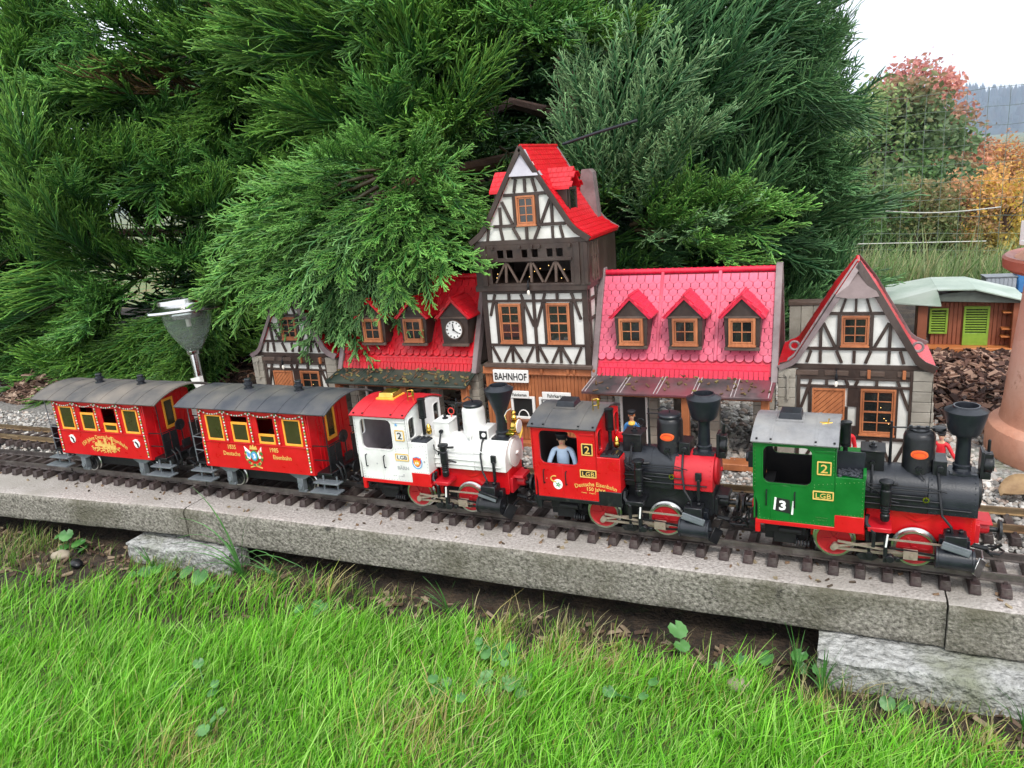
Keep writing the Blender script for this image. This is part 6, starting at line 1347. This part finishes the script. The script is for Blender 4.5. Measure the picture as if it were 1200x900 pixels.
# ---------------------------------------------------------------- giant evergreen foliage
def tubes(P, r0, r1, c0, c1, sides=3):
    """P (T,n,3) polylines -> vertices, quads, colours; radius and colour run from base to tip"""
    T, n, _ = P.shape; d = np.gradient(P, axis=1); d /= np.linalg.norm(d, axis=2, keepdims=True)+1e-9
    ref = np.where(np.abs(d[..., 2:3]) > .9, np.array([1.,0,0]), np.array([0,0,1.])); a = np.cross(d, ref); a /= np.linalg.norm(a, axis=2, keepdims=True)+1e-9; b = np.cross(d, a)
    t = np.linspace(0, 1, n); rad = (r0*(1-t)+r1*t)[None, :, None]
    V = np.stack([P+(a*math.cos(6.283*k/sides)+b*math.sin(6.283*k/sides))*rad for k in range(sides)], 2)
    F = np.array([(i*sides+k, i*sides+(k+1) % sides, (i+1)*sides+(k+1) % sides, (i+1)*sides+k) for i in range(n-1) for k in range(sides)])
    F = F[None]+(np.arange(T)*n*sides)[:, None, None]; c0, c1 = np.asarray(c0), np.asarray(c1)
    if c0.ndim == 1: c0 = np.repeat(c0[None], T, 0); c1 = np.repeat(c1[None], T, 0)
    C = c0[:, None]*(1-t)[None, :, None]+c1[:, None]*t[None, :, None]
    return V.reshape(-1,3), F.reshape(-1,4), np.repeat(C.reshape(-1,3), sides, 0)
def grow(origin, direction, L, n, curve, rng, jit=.1):
    """curved polylines: start along direction and bend towards curve (unit vectors), T at a time"""
    T = len(origin); P = np.zeros((T, n, 3)); P[:, 0] = origin; d = direction.copy()
    for i in range(1, n):
        d = d+curve*(1.15/n)+rng.normal(0, jit/n, d.shape); d /= np.linalg.norm(d, axis=1, keepdims=True); P[:, i] = P[:, i-1]+d*(L/(n-1))[:, None]
    return P
def interp(P, idx, t):
    n = P.shape[1]; u = t*(n-1); i = np.minimum(u.astype(int), n-2); f = (u-i)[:, None]; a = P[idx, i]; b = P[idx, i+1]
    d = b-a; d /= np.linalg.norm(d, axis=1, keepdims=True)+1e-9; return a*(1-f)+b*f, d
def bough_mesh(seed, L=300, ns=26, nt=13, nq=3, droop=-.5, tip=(.15,.33,.06), mid=(.05,.17,.035), dark=(.02,.075,.02), thick=1.0, flat=.45):
    rng = np.random.default_rng(seed); parts = []
    P0 = grow(np.zeros((1,3)), np.array([[1.,0,.15]]), np.array([L*1.]), 12, np.array([[.1,0,droop]]), rng, .25)
    parts.append(tubes(P0, 3.6*thick, 1.3*thick, (.06,.035,.02), mid, 5))
    # side shoots
    t = np.linspace(.08, .99, ns)**.85; o, d = interp(P0, np.zeros(ns, int), t); az = np.arange(ns)*math.pi+rng.normal(0, 1.0, ns)*flat*2
    e1 = np.cross(d, [0,0,1.]); e1 /= np.linalg.norm(e1, axis=1, keepdims=True); e2 = np.cross(e1, d); lat = e1*np.cos(az)[:, None]+e2*(np.sin(az)*flat+.12)[:, None]
    D = d*.75+lat*.75; D /= np.linalg.norm(D, axis=1, keepdims=True); Ls = L*(.42*(1-t*.72)+.12)*rng.uniform(.7,1.2,ns)
    up = np.repeat(np.array([[.35,0,.30]]), ns, 0)+d*.5
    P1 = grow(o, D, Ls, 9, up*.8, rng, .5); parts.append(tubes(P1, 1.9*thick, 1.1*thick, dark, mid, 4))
    # twigs
    T = ns*nt; idx = np.repeat(np.arange(ns), nt); t = np.tile(np.linspace(.06, .98, nt), ns)+rng.normal(0,.015,T); t = np.clip(t,0,.99); o, d = interp(P1, idx, t)
    e1 = np.cross(d, np.array([.1,.2,1.])+rng.normal(0,.25,(T,3))); e1 /= np.linalg.norm(e1, axis=1, keepdims=True); sg = np.where((np.arange(T) % 2) == 0, 1., -1.)[:, None]; e2 = np.cross(e1, d)
    D = d*.85+e1*sg*.62+e2*rng.normal(0,.3,(T,1)); D /= np.linalg.norm(D, axis=1, keepdims=True); Lt = Ls[idx]*.36*(1-.55*t)*rng.uniform(.7,1.3,T)+9
    P2 = grow(o, D, Lt, 5, d*.7+np.array([.1,0,.18]), rng, .5)
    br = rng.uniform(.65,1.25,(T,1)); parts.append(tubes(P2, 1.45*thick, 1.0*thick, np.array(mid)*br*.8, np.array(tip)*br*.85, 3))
    if nq:      # scaly tips
        Q = T*nq; idx = np.repeat(np.arange(T), nq); t = np.tile(np.linspace(.25,.95,nq), T); o, d = interp(P2, idx, t)
        e1 = np.cross(d, np.array([0,0,1.])+rng.normal(0,.5,(Q,3))); e1 /= np.linalg.norm(e1, axis=1, keepdims=True)+1e-9; sg = np.where((np.arange(Q) % 2) == 0, 1., -1.)[:, None]
        D = d*.9+e1*sg*.55; D /= np.linalg.norm(D, axis=1, keepdims=True); Lq = rng.uniform(6,15,Q)*(1.15-.5*t)
        P3 = grow(o, D, Lq, 3, d*.5, rng, .3); br = np.repeat(br, nq, 0)*rng.uniform(.8,1.2,(Q,1)); parts.append(tubes(P3, 1.25*thick, .8*thick, np.array(mid)*br, np.array(tip)*br, 3))
    V = []; F = []; C = []; k = 0
    for v, f, c in parts: V.append(v); F.append(f+k); C.append(c); k += len(v)
    return np.concatenate(V), np.concatenate(F), np.concatenate(C)
def fan_mesh(seed, L=340, ns=46, nt=9, nq=3, tip=(.2,.42,.07), mid=(.045,.16,.03), dark=(.02,.07,.018), thick=1.1, rise=.55):
    """long low stem whose shoots rise side by side like a comb and sweep towards the tip"""
    rng = np.random.default_rng(seed); parts = []
    P0 = grow(np.zeros((1,3)), np.array([[1.,0,-.05]]), np.array([L*1.]), 12, np.array([[.1,0,.15]]), rng, .3); parts.append(tubes(P0, 3.4*thick, 1.2*thick, (.06,.035,.02), mid, 5))
    t = np.linspace(.06, .99, ns)**.9; o, d = interp(P0, np.zeros(ns, int), t); e1 = np.cross(d, [0,0,1.]); e1 /= np.linalg.norm(e1, axis=1, keepdims=True); e2 = np.cross(e1, d)
    a = rng.normal(0, .75, ns)[:, None]; D = d*.8+(e1*np.sin(a)*.8+e2*(np.cos(a)*.75+.05)); D /= np.linalg.norm(D, axis=1, keepdims=True); Ls = L*(.40*(1-t*.55)+.1)*rng.uniform(.75,1.25,ns)
    P1 = grow(o, D, Ls, 10, d*.9+np.array([[.2,0,rise-.3]]), rng, .35); parts.append(tubes(P1, 1.7*thick, 1.05*thick, dark, mid, 4))
    T = ns*nt; idx = np.repeat(np.arange(ns), nt); t = np.clip(np.tile(np.linspace(.12, .97, nt), ns)+rng.normal(0,.02,T), 0, .99); o, d = interp(P1, idx, t)
    e1 = np.cross(d, np.array([.1,.2,1.])+rng.normal(0,.5,(T,3))); e1 /= np.linalg.norm(e1, axis=1, keepdims=True); sg = np.where((np.arange(T) % 2) == 0, 1., -1.)[:, None]
    D = d+e1*sg*.42; D /= np.linalg.norm(D, axis=1, keepdims=True); Lt = Ls[idx]*.42*(1-.5*t)*rng.uniform(.7,1.3,T)+10; P2 = grow(o, D, Lt, 5, d*.9, rng, .35)
    br = rng.uniform(.6,1.25,(T,1)); parts.append(tubes(P2, 1.35*thick, .95*thick, np.array(mid)*br, np.array(tip)*br*.75, 3))
    Q = T*nq; idx = np.repeat(np.arange(T), nq); t = np.tile(np.linspace(.4,.97,nq), T); o, d = interp(P2, idx, t)
    e1 = np.cross(d, np.array([0,0,1.])+rng.normal(0,.5,(Q,3))); e1 /= np.linalg.norm(e1, axis=1, keepdims=True)+1e-9; sg = np.where((np.arange(Q) % 2) == 0, 1., -1.)[:, None]
    D = d+e1*sg*.38; D /= np.linalg.norm(D, axis=1, keepdims=True); P3 = grow(o, D, rng.uniform(7,17,Q), 3, d*.6, rng, .25); br = np.repeat(br, nq, 0)*rng.uniform(.8,1.3,(Q,1)); parts.append(tubes(P3, 1.15*thick, .8*thick, np.array(mid)*br, np.array(tip)*br, 3))
    V = []; F = []; C = []; k = 0
    for v, f, c in parts: V.append(v); F.append(f+k); C.append(c); k += len(v)
    return np.concatenate(V), np.concatenate(F), np.concatenate(C)
def ftmpl(seed, **k):
    V, F, C = fan_mesh(seed, **k); o = np_mesh('bough', V, F, 'foliage', tint=C, smooth=True); COL.objects.unlink(o); return o.data
def tmpl(seed, **k):
    V, F, C = bough_mesh(seed, **k); o = np_mesh('bough', V, F, 'foliage', tint=C, smooth=True); COL.objects.unlink(o); return o.data
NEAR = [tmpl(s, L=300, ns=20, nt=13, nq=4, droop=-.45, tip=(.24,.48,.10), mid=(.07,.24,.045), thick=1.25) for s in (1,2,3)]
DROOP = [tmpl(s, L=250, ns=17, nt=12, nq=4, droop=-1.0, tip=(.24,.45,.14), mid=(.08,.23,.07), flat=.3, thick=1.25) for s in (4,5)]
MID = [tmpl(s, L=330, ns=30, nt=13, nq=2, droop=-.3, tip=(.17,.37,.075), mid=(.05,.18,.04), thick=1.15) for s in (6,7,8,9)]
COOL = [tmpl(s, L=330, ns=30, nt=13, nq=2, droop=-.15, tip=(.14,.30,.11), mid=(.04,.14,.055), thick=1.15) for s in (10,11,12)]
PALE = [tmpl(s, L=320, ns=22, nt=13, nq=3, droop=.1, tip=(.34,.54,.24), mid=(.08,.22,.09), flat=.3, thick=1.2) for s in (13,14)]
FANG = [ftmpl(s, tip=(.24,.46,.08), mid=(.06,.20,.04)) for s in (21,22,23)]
FANC = [ftmpl(s, tip=(.21,.40,.15), mid=(.05,.16,.06), L=360) for s in (24,25,26)]
DEAD = [ftmpl(31, L=240, ns=16, nt=5, nq=2, tip=(.16,.10,.045), mid=(.10,.06,.03), dark=(.06,.035,.02))]
def set_dir(o, p, d, up=(0,0,1), sc=1.0, roll=0):
    x = Vector(d).normalized(); u = Vector(up); y = u.cross(x)
    if y.length < .05: y = Vector((0,1,0))
    y.normalize(); z = x.cross(y); M = Matrix((x, y, z)).transposed(); M = M@Matrix.Rotation(roll, 3, 'X')
    o.rotation_mode = 'QUATERNION'; o.location = Vector(p)*S; o.rotation_quaternion = M.to_quaternion(); o.scale = (sc, sc, sc)
def bough(root, me, p, d, sc=1.0, roll=0, loc=(0,0,0)):
    o = bpy.data.objects.new('bough', me); link(o, root); set_dir(o, Vector(p)-Vector(loc), d, sc=sc, roll=roll); return o
def evergreen(loc, rad, htop, label, n, seed, choose, wedge, zr=(-40,980), clear=None, big=1.0, flow=1.0):
    root = empty('giant_evergreen', loc, 0, label, 'tree', 'dense evergreens behind the station')
    m = MB(); m.tube([(0,0,-20),(10,0,400),(-10,10,1100),(0,0,htop)], [70,60,44,12], 16); m.build('trunk', 'bark', root)
    rng = np.random.default_rng(seed); k = 0; tries = 0
    while k < n and tries < n*20:
        tries += 1; lay = rng.choice([1.0,.9,.78,.62], p=[.42,.28,.18,.12]); az = rng.uniform(*wedge); z = rng.uniform(*zr); rr = rad*lay*(1-.00012*max(0,z-500))*rng.uniform(.93,1.07)
        p = Vector((loc[0]+math.sin(az)*rr, loc[1]-math.cos(az)*rr, z)); out = Vector((math.sin(az), -math.cos(az), 0)); side = Vector((math.cos(az), math.sin(az), 0))
        nv = noise.noise(Vector((p.x*.0035, p.z*.0035, seed))); nw = noise.noise(Vector((p.x*.004+9, p.z*.004, seed+5))); d = out*rng.uniform(.25,.8)+side*(.35*flow+nv*1.5+rng.normal(0,.18))+Vector((0,0,nw*.9+rng.uniform(-.3,.25))); d.normalize(); sc = rng.uniform(.8,1.35)*(1.25 if lay < .8 else 1)*big
        st = p-d*150*sc; e = st+d*350*sc
        if clear and (clear(p, e) or clear(st, p)): continue
        bough(root, choose(p, rng), st, d, sc, rng.normal(0,.3), loc); k += 1
    # limbs from the trunk to the masses of foliage
    for i in range(14):
        az = rng.uniform(*wedge); z = rng.uniform(100,900); m = MB(); a = Vector((0,0,z)); b = Vector((math.sin(az)*rad*.85, -math.cos(az)*rad*.85, z-40)); m.tube([a, a.lerp(b,.5)+Vector((0,0,60)), b], [22,13,5], 7); m.build('limb', 'bark', root)
    return root
def station_clear(p, e):
    for q in (p, p.lerp(e,.5), e):
        if -1010 < q.x < -785 and q.y < 560 and q.z < 330: return True
        if -800 < q.x < -300 and q.y < 540 and q.z < 420: return True
        if -540 < q.x < -280 and q.y < 560 and q.z < 540: return True
        if -320 < q.x < 190 and q.y < 660 and q.z < 400: return True
        if q.x > -40: return True
        if q.y < 430 and q.x > -1100: return True
        if -1330 < q.x < -1080 and q.y < 400: return True
        if q.y < 260: return True
    return False
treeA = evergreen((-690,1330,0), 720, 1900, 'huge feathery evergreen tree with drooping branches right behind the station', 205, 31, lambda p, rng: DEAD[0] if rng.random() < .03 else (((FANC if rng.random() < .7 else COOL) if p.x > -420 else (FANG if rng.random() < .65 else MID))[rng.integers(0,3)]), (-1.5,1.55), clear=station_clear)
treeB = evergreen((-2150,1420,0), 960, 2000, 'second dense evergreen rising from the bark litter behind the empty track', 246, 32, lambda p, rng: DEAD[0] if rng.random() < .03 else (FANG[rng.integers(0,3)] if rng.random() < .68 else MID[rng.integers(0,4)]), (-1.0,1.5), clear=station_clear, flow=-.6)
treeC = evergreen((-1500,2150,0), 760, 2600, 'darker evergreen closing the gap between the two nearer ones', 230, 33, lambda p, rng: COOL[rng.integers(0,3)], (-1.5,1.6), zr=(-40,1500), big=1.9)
# the low bright branch hanging over the left hall, and the pale one behind the tower
def clump(root, loc, items):
    for p, e, me, sc, roll in items: d = Vector(e)-Vector(p); bough(root, me, p, d, sc*d.length/300, roll, loc)
LA = (-690,1330,0)
lb = treeA; LB = (-690,1330,0); TA = Vector(LB)
def near_limb(pts, rs): m = MB(); m.tube([Vector(p)-TA for p in pts], rs, 8); m.build('limb', 'twig_bark', treeA)
J = random.Random(4)
near_limb([(-720,980,480),(-740,680,460),(-760,480,440),(-740,360,420),(-740,260,390)], [16,13,9,6,3])
tips = [((-770,400,455),(-1040,250,330)),((-760,380,440),(-960,215,300)),((-750,360,430),(-900,200,250)),((-740,350,430),(-800,185,225)),((-730,350,430),(-745,175,205)),((-720,350,430),(-660,185,215)),((-710,350,430),(-672,190,228)),((-700,350,440),(-590,190,315)),((-700,360,450),(-530,200,360)),
        ((-700,370,460),(-520,220,420)),((-720,380,470),(-560,230,480)),((-740,390,470),(-680,240,520)),((-760,390,470),(-800,240,500)),((-770,400,470),(-930,250,450)),((-780,400,460),(-1010,260,400)),((-760,340,400),(-860,190,290)),((-700,340,400),(-620,190,290)),((-730,340,430),(-720,180,330)),((-720,300,400),(-690,170,270)),((-650,300,380),(-640,190,262)),((-745,330,400),(-730,186,190)),((-770,330,400),(-772,188,200)),((-700,330,400),(-655,186,196)),
        ((-840,330,400),(-930,205,215)),((-850,350,400),(-905,200,290)),((-850,350,410),(-885,198,262)),((-860,350,400),(-930,205,272)),((-840,350,400),(-862,198,262)),((-855,350,400),(-915,203,252)),((-850,350,390),(-900,200,235)),((-870,350,400),(-955,210,265)),((-850,340,360),(-870,195,190)),((-820,350,450),(-870,200,380)),((-680,340,440),(-600,200,390)),((-660,350,420),(-675,200,205)),((-700,345,410),(-690,186,168)),((-760,345,410),(-770,185,150)),((-800,350,400),(-850,195,170)),((-790,340,440),(-800,180,400))]
clump(lb, LB, [(a, (b[0]+J.uniform(-15,15), b[1], b[2]+J.uniform(-10,10)), (NEAR if b[2] > 280 else DROOP)[i % (3 if b[2] > 280 else 2)], 1.0 if b[2] > 280 else 1.07, J.uniform(-.7,.7)) for i, (a, b) in enumerate(tips)])
pb = treeA; PB = LB
near_limb([(-520,940,460),(-460,700,420),(-400,600,430)], [12,9,4])
tips = [((-430,600,390),(-270,480,590)),((-430,600,400),(-345,480,610)),((-430,600,390),(-410,480,570)),((-430,600,380),(-215,470,530)),((-420,600,360),(-190,460,430))]
clump(pb, PB, [(a, b, PALE[i % 2], .95, J.uniform(-.4,.4)) for i, (a, b) in enumerate(tips)])
gb = treeA; GB = LB
near_limb([(-390,940,340),(-330,700,300),(-290,600,300)], [12,9,4])
tips = [((-350,600,330),(-100,430,400)),((-350,600,330),(-90,430,350)),((-340,600,320),(-110,425,310)),((-330,600,330),(-180,430,440)),((-330,600,310),(-140,440,290)),((-320,600,330),(-60,450,380))]
clump(gb, GB, [(a, b, (NEAR+PALE)[i % 5], .9, J.uniform(-.5,.5)) for i, (a, b) in enumerate(tips)])
JR = np.random.default_rng(77)
for i in range(48):      # right flank of the near tree, combed up and outwards
    y = 760+JR.random()*520; z = 20+JR.random()*900; sc = .8+JR.random()*.35; d = Vector((.55+JR.normal(0,.15), -.45+JR.normal(0,.25), .18+JR.normal(0,.22))).normalized()
    ex = -32+.024*(y+700)-JR.random()*150; p = Vector((ex, y, z))-d*330*sc
    if p.y < 640 and z < 420: continue
    bough(treeA, (FANC if JR.random() < .75 else COOL)[JR.integers(0,3)], p, d, sc, JR.normal(0,.3), (-690,1330,0))
for i in range(34):      # low boughs sweeping down to the litter on the far left
    x = -2500+JR.random()*1150; y = 520+JR.random()*120; bough(treeB, (FANG+MID)[JR.integers(0,7)], (x, y+120, 110+JR.random()*150), (JR.normal(0,.5), -.8, -.35-JR.random()*.3), 1.0, JR.normal(0,.3), (-2150,1420,0))
for i in range(16):      # twigs closing the gap behind the lamp
    x = -1650+JR.random()*420; bough(treeB, MID[JR.integers(0,4)], (x, 1000+JR.random()*150, 60+JR.random()*480), (.35+JR.normal(0,.3), -.8, JR.normal(0,.2)), 1.25, JR.normal(0,.3), (-2150,1420,0))
st_ = MB(); st_.tube([(-406,396,483),(-345,396,496),(-280,396,508)], 2.6, 8); tag(st_.build('garden_stake', 'blue_black'), 'thin dark stick poking out of the evergreen above the tower roof', 'stick')
for i in range(3):      # twigs left of the tower loft
    pass
# ---------------------------------------------------------------- autumn trees, fence, tall grass, hills
def leaf_tree(name, x, y, z, H, r, pal, n, seed, label, grp, leaf=26, trunk_h=.35, sq=1.0):
    rng = np.random.default_rng(seed); root = empty(name, (x,y,z), 0, label, 'tree', grp)
    nc = 46; cc = rng.normal(0,1,(nc,3)); cc /= np.linalg.norm(cc,axis=1,keepdims=True); cc *= rng.uniform(.25,1,(nc,1))**.5; cc *= [r*sq,r,H*(1-trunk_h)*.5]; cc[:,2] += H*(trunk_h+(1-trunk_h)*.5)
    m = MB(); m.tube([(0,0,0),(H*.02,0,H*.3),(-H*.01,0,H*.6),(0,0,H*.92)], [H*.03,H*.022,H*.013,H*.003], 8)
    for i in range(0, nc, 2): c = Vector(cc[i]); b = Vector((0,0,min(c.z*.75,H*.7))); m.tube([b, b.lerp(c,.5)+Vector((0,0,H*.02)), c], [H*.008,H*.005,H*.0015], 5)
    m.build('trunk', 'bark', root)
    k = rng.integers(0,nc,n); p = cc[k]+rng.normal(0,1,(n,3))*r*.17; Q = np.array([(-1,0,0),(0,-.55,.12),(1,0,0),(0,.55,.12)],float); s = rng.uniform(.6,1.3,(n,1,1))*leaf
    V = (Q[None]*s)@rot_mats(n, rng).transpose(0,2,1)+p[:,None]; F = np.arange(n*4).reshape(n,4); pal = np.array(pal)
    hh = np.clip((p[:,2]/H-.3)/.7,0,.999); ci = np.clip((hh*len(pal)+rng.normal(0,.7,n)),0,len(pal)-1).astype(int); ck = rng.uniform(.7,1.3,(nc,1))[k]
    o = np_mesh('crown', V.reshape(-1,3), F, 'leaves', root, tint=np.repeat(pal[ci]*ck*rng.uniform(.8,1.2,(n,1)),4,0)); return root
GT = 'trees beyond the wire fence'
leaf_tree('broadleaf_tree', 760,14200,-2150,3850,1050,[(.11,.21,.08),(.15,.26,.11),(.18,.29,.13),(.19,.29,.13),(.15,.23,.09),(.24,.25,.11),(.42,.27,.15)],16000,1,'leafy tree, green below and red at the top, right of the evergreen',GT,62,.05)  # leaf colours lightened to stand in for overexposed backlight on the crown
leaf_tree('broadleaf_tree', 1500,19500,-2600,4750,1000,[(.16,.2,.08),(.3,.24,.12),(.42,.26,.16),(.48,.3,.2),(.58,.27,.2),(.62,.26,.23)],9500,2,'reddish pink autumn tree rising highest behind the fence',GT,66,.15)
leaf_tree('broadleaf_tree', 2650,21500,-2750,3100,900,[(.2,.2,.08),(.36,.25,.12),(.5,.26,.14),(.6,.26,.16)],8000,3,'rusty orange tree sloping down right of the pink one',GT,60,.1)
leaf_tree('broadleaf_tree', 4300,26500,-3300,3400,1300,[(.5,.3,.05),(.58,.36,.08),(.55,.26,.12)],9000,4,'orange and yellow tree at the right edge beyond the fence',GT,54,.1)
leaf_tree('broadleaf_tree', 3300,24500,-3050,2500,1100,[(.25,.22,.08),(.45,.28,.12),(.52,.24,.13)],5000,5,'low copper coloured tree in the middle of the fence gap',GT,50,.1)
leaf_tree('broadleaf_bush', 2350,13500,-2000,1500,560,[(.4,.33,.03),(.5,.4,.04),(.3,.3,.05)],3500,6,'small bright yellow bush low at the right edge',GT,32,.1)
leaf_tree('broadleaf_bush', 1150,11800,-1750,1500,900,[(.07,.13,.04),(.1,.18,.05),(.16,.2,.07)],5000,7,'dark green bush low behind the fence beside the evergreen',GT,34,.05)
leaf_tree('broadleaf_bush', 1800,12500,-1850,1250,800,[(.12,.16,.05),(.2,.2,.08),(.3,.22,.1)],4200,8,'olive and brown bush behind the fence above the cottage',GT,34,.05)
leaf_tree('broadleaf_bush', 330,8900,-1250,1500,430,[(.07,.14,.045),(.1,.19,.055),(.14,.22,.07),(.18,.24,.09)],5000,10,'soft green bush growing right against the evergreen','bushes along the wire fence',28,.05)
leaf_tree('broadleaf_bush', 800,9100,-1300,1350,480,[(.10,.15,.045),(.16,.2,.07),(.2,.21,.08),(.3,.24,.11)],5000,11,'green and olive bush behind the taut white cord','bushes along the wire fence',28,.05)
leaf_tree('broadleaf_bush', 1250,9300,-1300,1300,430,[(.2,.17,.06),(.32,.2,.09),(.42,.24,.12),(.5,.26,.13)],4200,12,'brownish orange bush behind the cottage','bushes along the wire fence',26,.05)
leaf_tree('broadleaf_bush', 1700,9400,-1300,1350,430,[(.35,.26,.05),(.5,.34,.06),(.55,.3,.1)],4200,13,'golden orange bush above the grey box truck','bushes along the wire fence',26,.05)
leaf_tree('broadleaf_tree', 400,13500,-2000,3400,1000,[(.07,.15,.05),(.1,.2,.06),(.15,.24,.08),(.2,.26,.1)],6500,9,'yellowish green tree half hidden by the evergreen',GT,42,.1)
def tall_pal(x, y, rng): return np.array([(.1,.19,.05),(.16,.25,.08),(.22,.28,.12),(.3,.29,.14)])[rng.integers(0,4,len(x))]*rng.uniform(.7,1.2,(len(x),1))
V, F, C = blades(14000, (-300,2200), (1900,4300), (90,230), (4,8), tall_pal, 23, lambda x, y: 6-.165*(y-1500), .8, 3, lambda x, y: np.clip(.9-(x-900)/2200,0.1,1)*np.where(x < 30+.36*(y+844),1,0))
tag(np_mesh('tall_grass', V, F, 'grass', tint=C, kind='stuff'), 'tall wispy meadow grass on the slope behind the cottage', 'grass')
# wire mesh fence, 6.5 m away
fr_ = empty('wire_fence', (0,0,0), 0, 'thin square wire mesh fence crossing the view behind the cottage', 'fence')
A0 = Vector((-1000,7760,0)); A1 = Vector((2300,6530,0)); n_ = 22
mv, mh = MB(), MB()
def ztop(t): return 800
for i in range(n_+1):
    t = i/n_; p = A0.lerp(A1, t); zs = [800-150*k for k in range(12)]
    mv.tube([(p.x+J.uniform(-4,4), p.y, z+J.uniform(-3,3)) for z in zs], 2.2, 4)
for k in range(11):
    mh.tube([(A0.lerp(A1,i/n_).x, A0.lerp(A1,i/n_).y, 800-150*k-10*math.sin(i*1.1+k*.3)**2) for i in range(n_+1)], 1.9, 4)
mv.build('upright_wire', 'wire', fr_, kind='stuff'); mh.build('level_wire', 'wire', fr_, kind='stuff')
for t in (1.0,): p = A0.lerp(A1, t); m = MB(); m.tube([(p.x,p.y,-1200),(p.x,p.y,830)], 14, 8); m.build('fence_post', 'twig_bark', fr_)
m = MB(); m.tube([(115+t*260+0, 1500-t*120, 262+t*4-9*math.sin(math.pi*t)) for t in [i/12 for i in range(13)]], 1.7, 5); tag(m.build('white_cord', 'cord_white'), 'taut white cord stretched above the cottage roof', 'cord')
m = MB(); m.tube([(0,2500,60),(500,2400,64)], 2.0, 5); tag(m.build('white_cord', 'cord_white'), 'lower thin pale wire crossing the tall grass', 'cord')
# far wooded hills
def hill(name, y0, prof, base_z, material, ntree, th, seed, col):
    V, F = [], []; xs = [p[0] for p in prof]; zs = [p[1] for p in prof]; X = np.linspace(xs[0], xs[-1], 60); Z = np.interp(X, xs, zs)+np.array([noise.noise(Vector((x*.00002,seed,0)))*3000 for x in X]); D = 8; depth = y0*.32
    for j in range(D+1):
        for i in range(60): V.append((X[i], y0+depth*j/D, base_z+(Z[i]-base_z)*math.sin(math.pi/2*j/D)**.8))
    F = [(j*60+i,j*60+i+1,(j+1)*60+i+1,(j+1)*60+i) for j in range(D) for i in range(59)]
    o = np_mesh(name, V, F, material, kind='structure', smooth=True)
    rng = np.random.default_rng(seed); u = rng.random(ntree); v = rng.random(ntree)**.8; xi = u*59; i0 = xi.astype(int); f = xi-i0; zz = Z[i0]*(1-f)+Z[np.minimum(i0+1,59)]*f; x = X[0]+(X[-1]-X[0])*u; y = y0+depth*v; z = base_z+(zz-base_z)*np.sin(math.pi/2*v)**.8
    n = ntree; h = rng.uniform(.6,1.2,n)*th; k = 6; a = np.arange(k)*2*math.pi/k; W_ = h*rng.uniform(.22,.4,n)
    Vt = np.zeros((n,k+1,3)); Vt[:,:k,0] = x[:,None]+np.cos(a)*W_[:,None]; Vt[:,:k,1] = y[:,None]+np.sin(a)*W_[:,None]; Vt[:,:k,2] = z[:,None]-h[:,None]*.05; Vt[:,k] = np.stack([x,y,z+h],-1)
    Ft = np.array([(i,(i+1) % k,k) for i in range(k)])[None]+(np.arange(n)*(k+1))[:,None,None]; c = np.array(col)[rng.integers(0,len(col),n)]*rng.uniform(.8,1.2,(n,1))
    tag(np_mesh('far_wood', Vt.reshape(-1,3), Ft.reshape(-1,3), 'leaves', tint=np.repeat(c,k+1,0), kind='stuff'), 'distant wood covering the hazy hill', 'wood')
M_['hill'] = mat('hill', (.02,.035,.03), (.03,.05,.04), rough=.9, scale=.01)
hill('hill', 900000, [(-900000,60000),(-200000,58000),(120000,52500),(200000,42000),(420000,52000),(900000,70000)], -45000, 'hill', 5200, 11000, 41, [(.03,.05,.035),(.04,.06,.035),(.06,.06,.03)])
hill('hill', 420000, [(-600000,-12000),(60000,-15000),(140000,-17500),(300000,-12000),(600000,-4000)], -22000, 'hill', 3500, 5500, 42, [(.12,.08,.03),(.08,.08,.03),(.2,.11,.04),(.05,.07,.03)])
# the air between here and the hills
m = MB(); m.box(-1800000,1800000,-3000,1400000,-60000,90000); hz_ = m.build('haze', 'cloth_white'); hz_['kind'] = 'stuff'; hz_['label'] = 'thin pale haze over the valley'; hz_.data.materials.clear()
hm = bpy.data.materials.new('haze'); hm.use_nodes = True; hn = hm.node_tree; hn.nodes.remove(hn.nodes['Principled BSDF']); pv = hn.nodes.new('ShaderNodeVolumePrincipled'); pv.inputs['Color'].default_value = (.66,.79,1,1); pv.inputs['Density'].default_value = 6.5e-5; pv.inputs['Anisotropy'].default_value = .2
hn.links.new(pv.outputs[0], hn.nodes['Material Output'].inputs['Volume']); hz_.data.materials.append(hm)
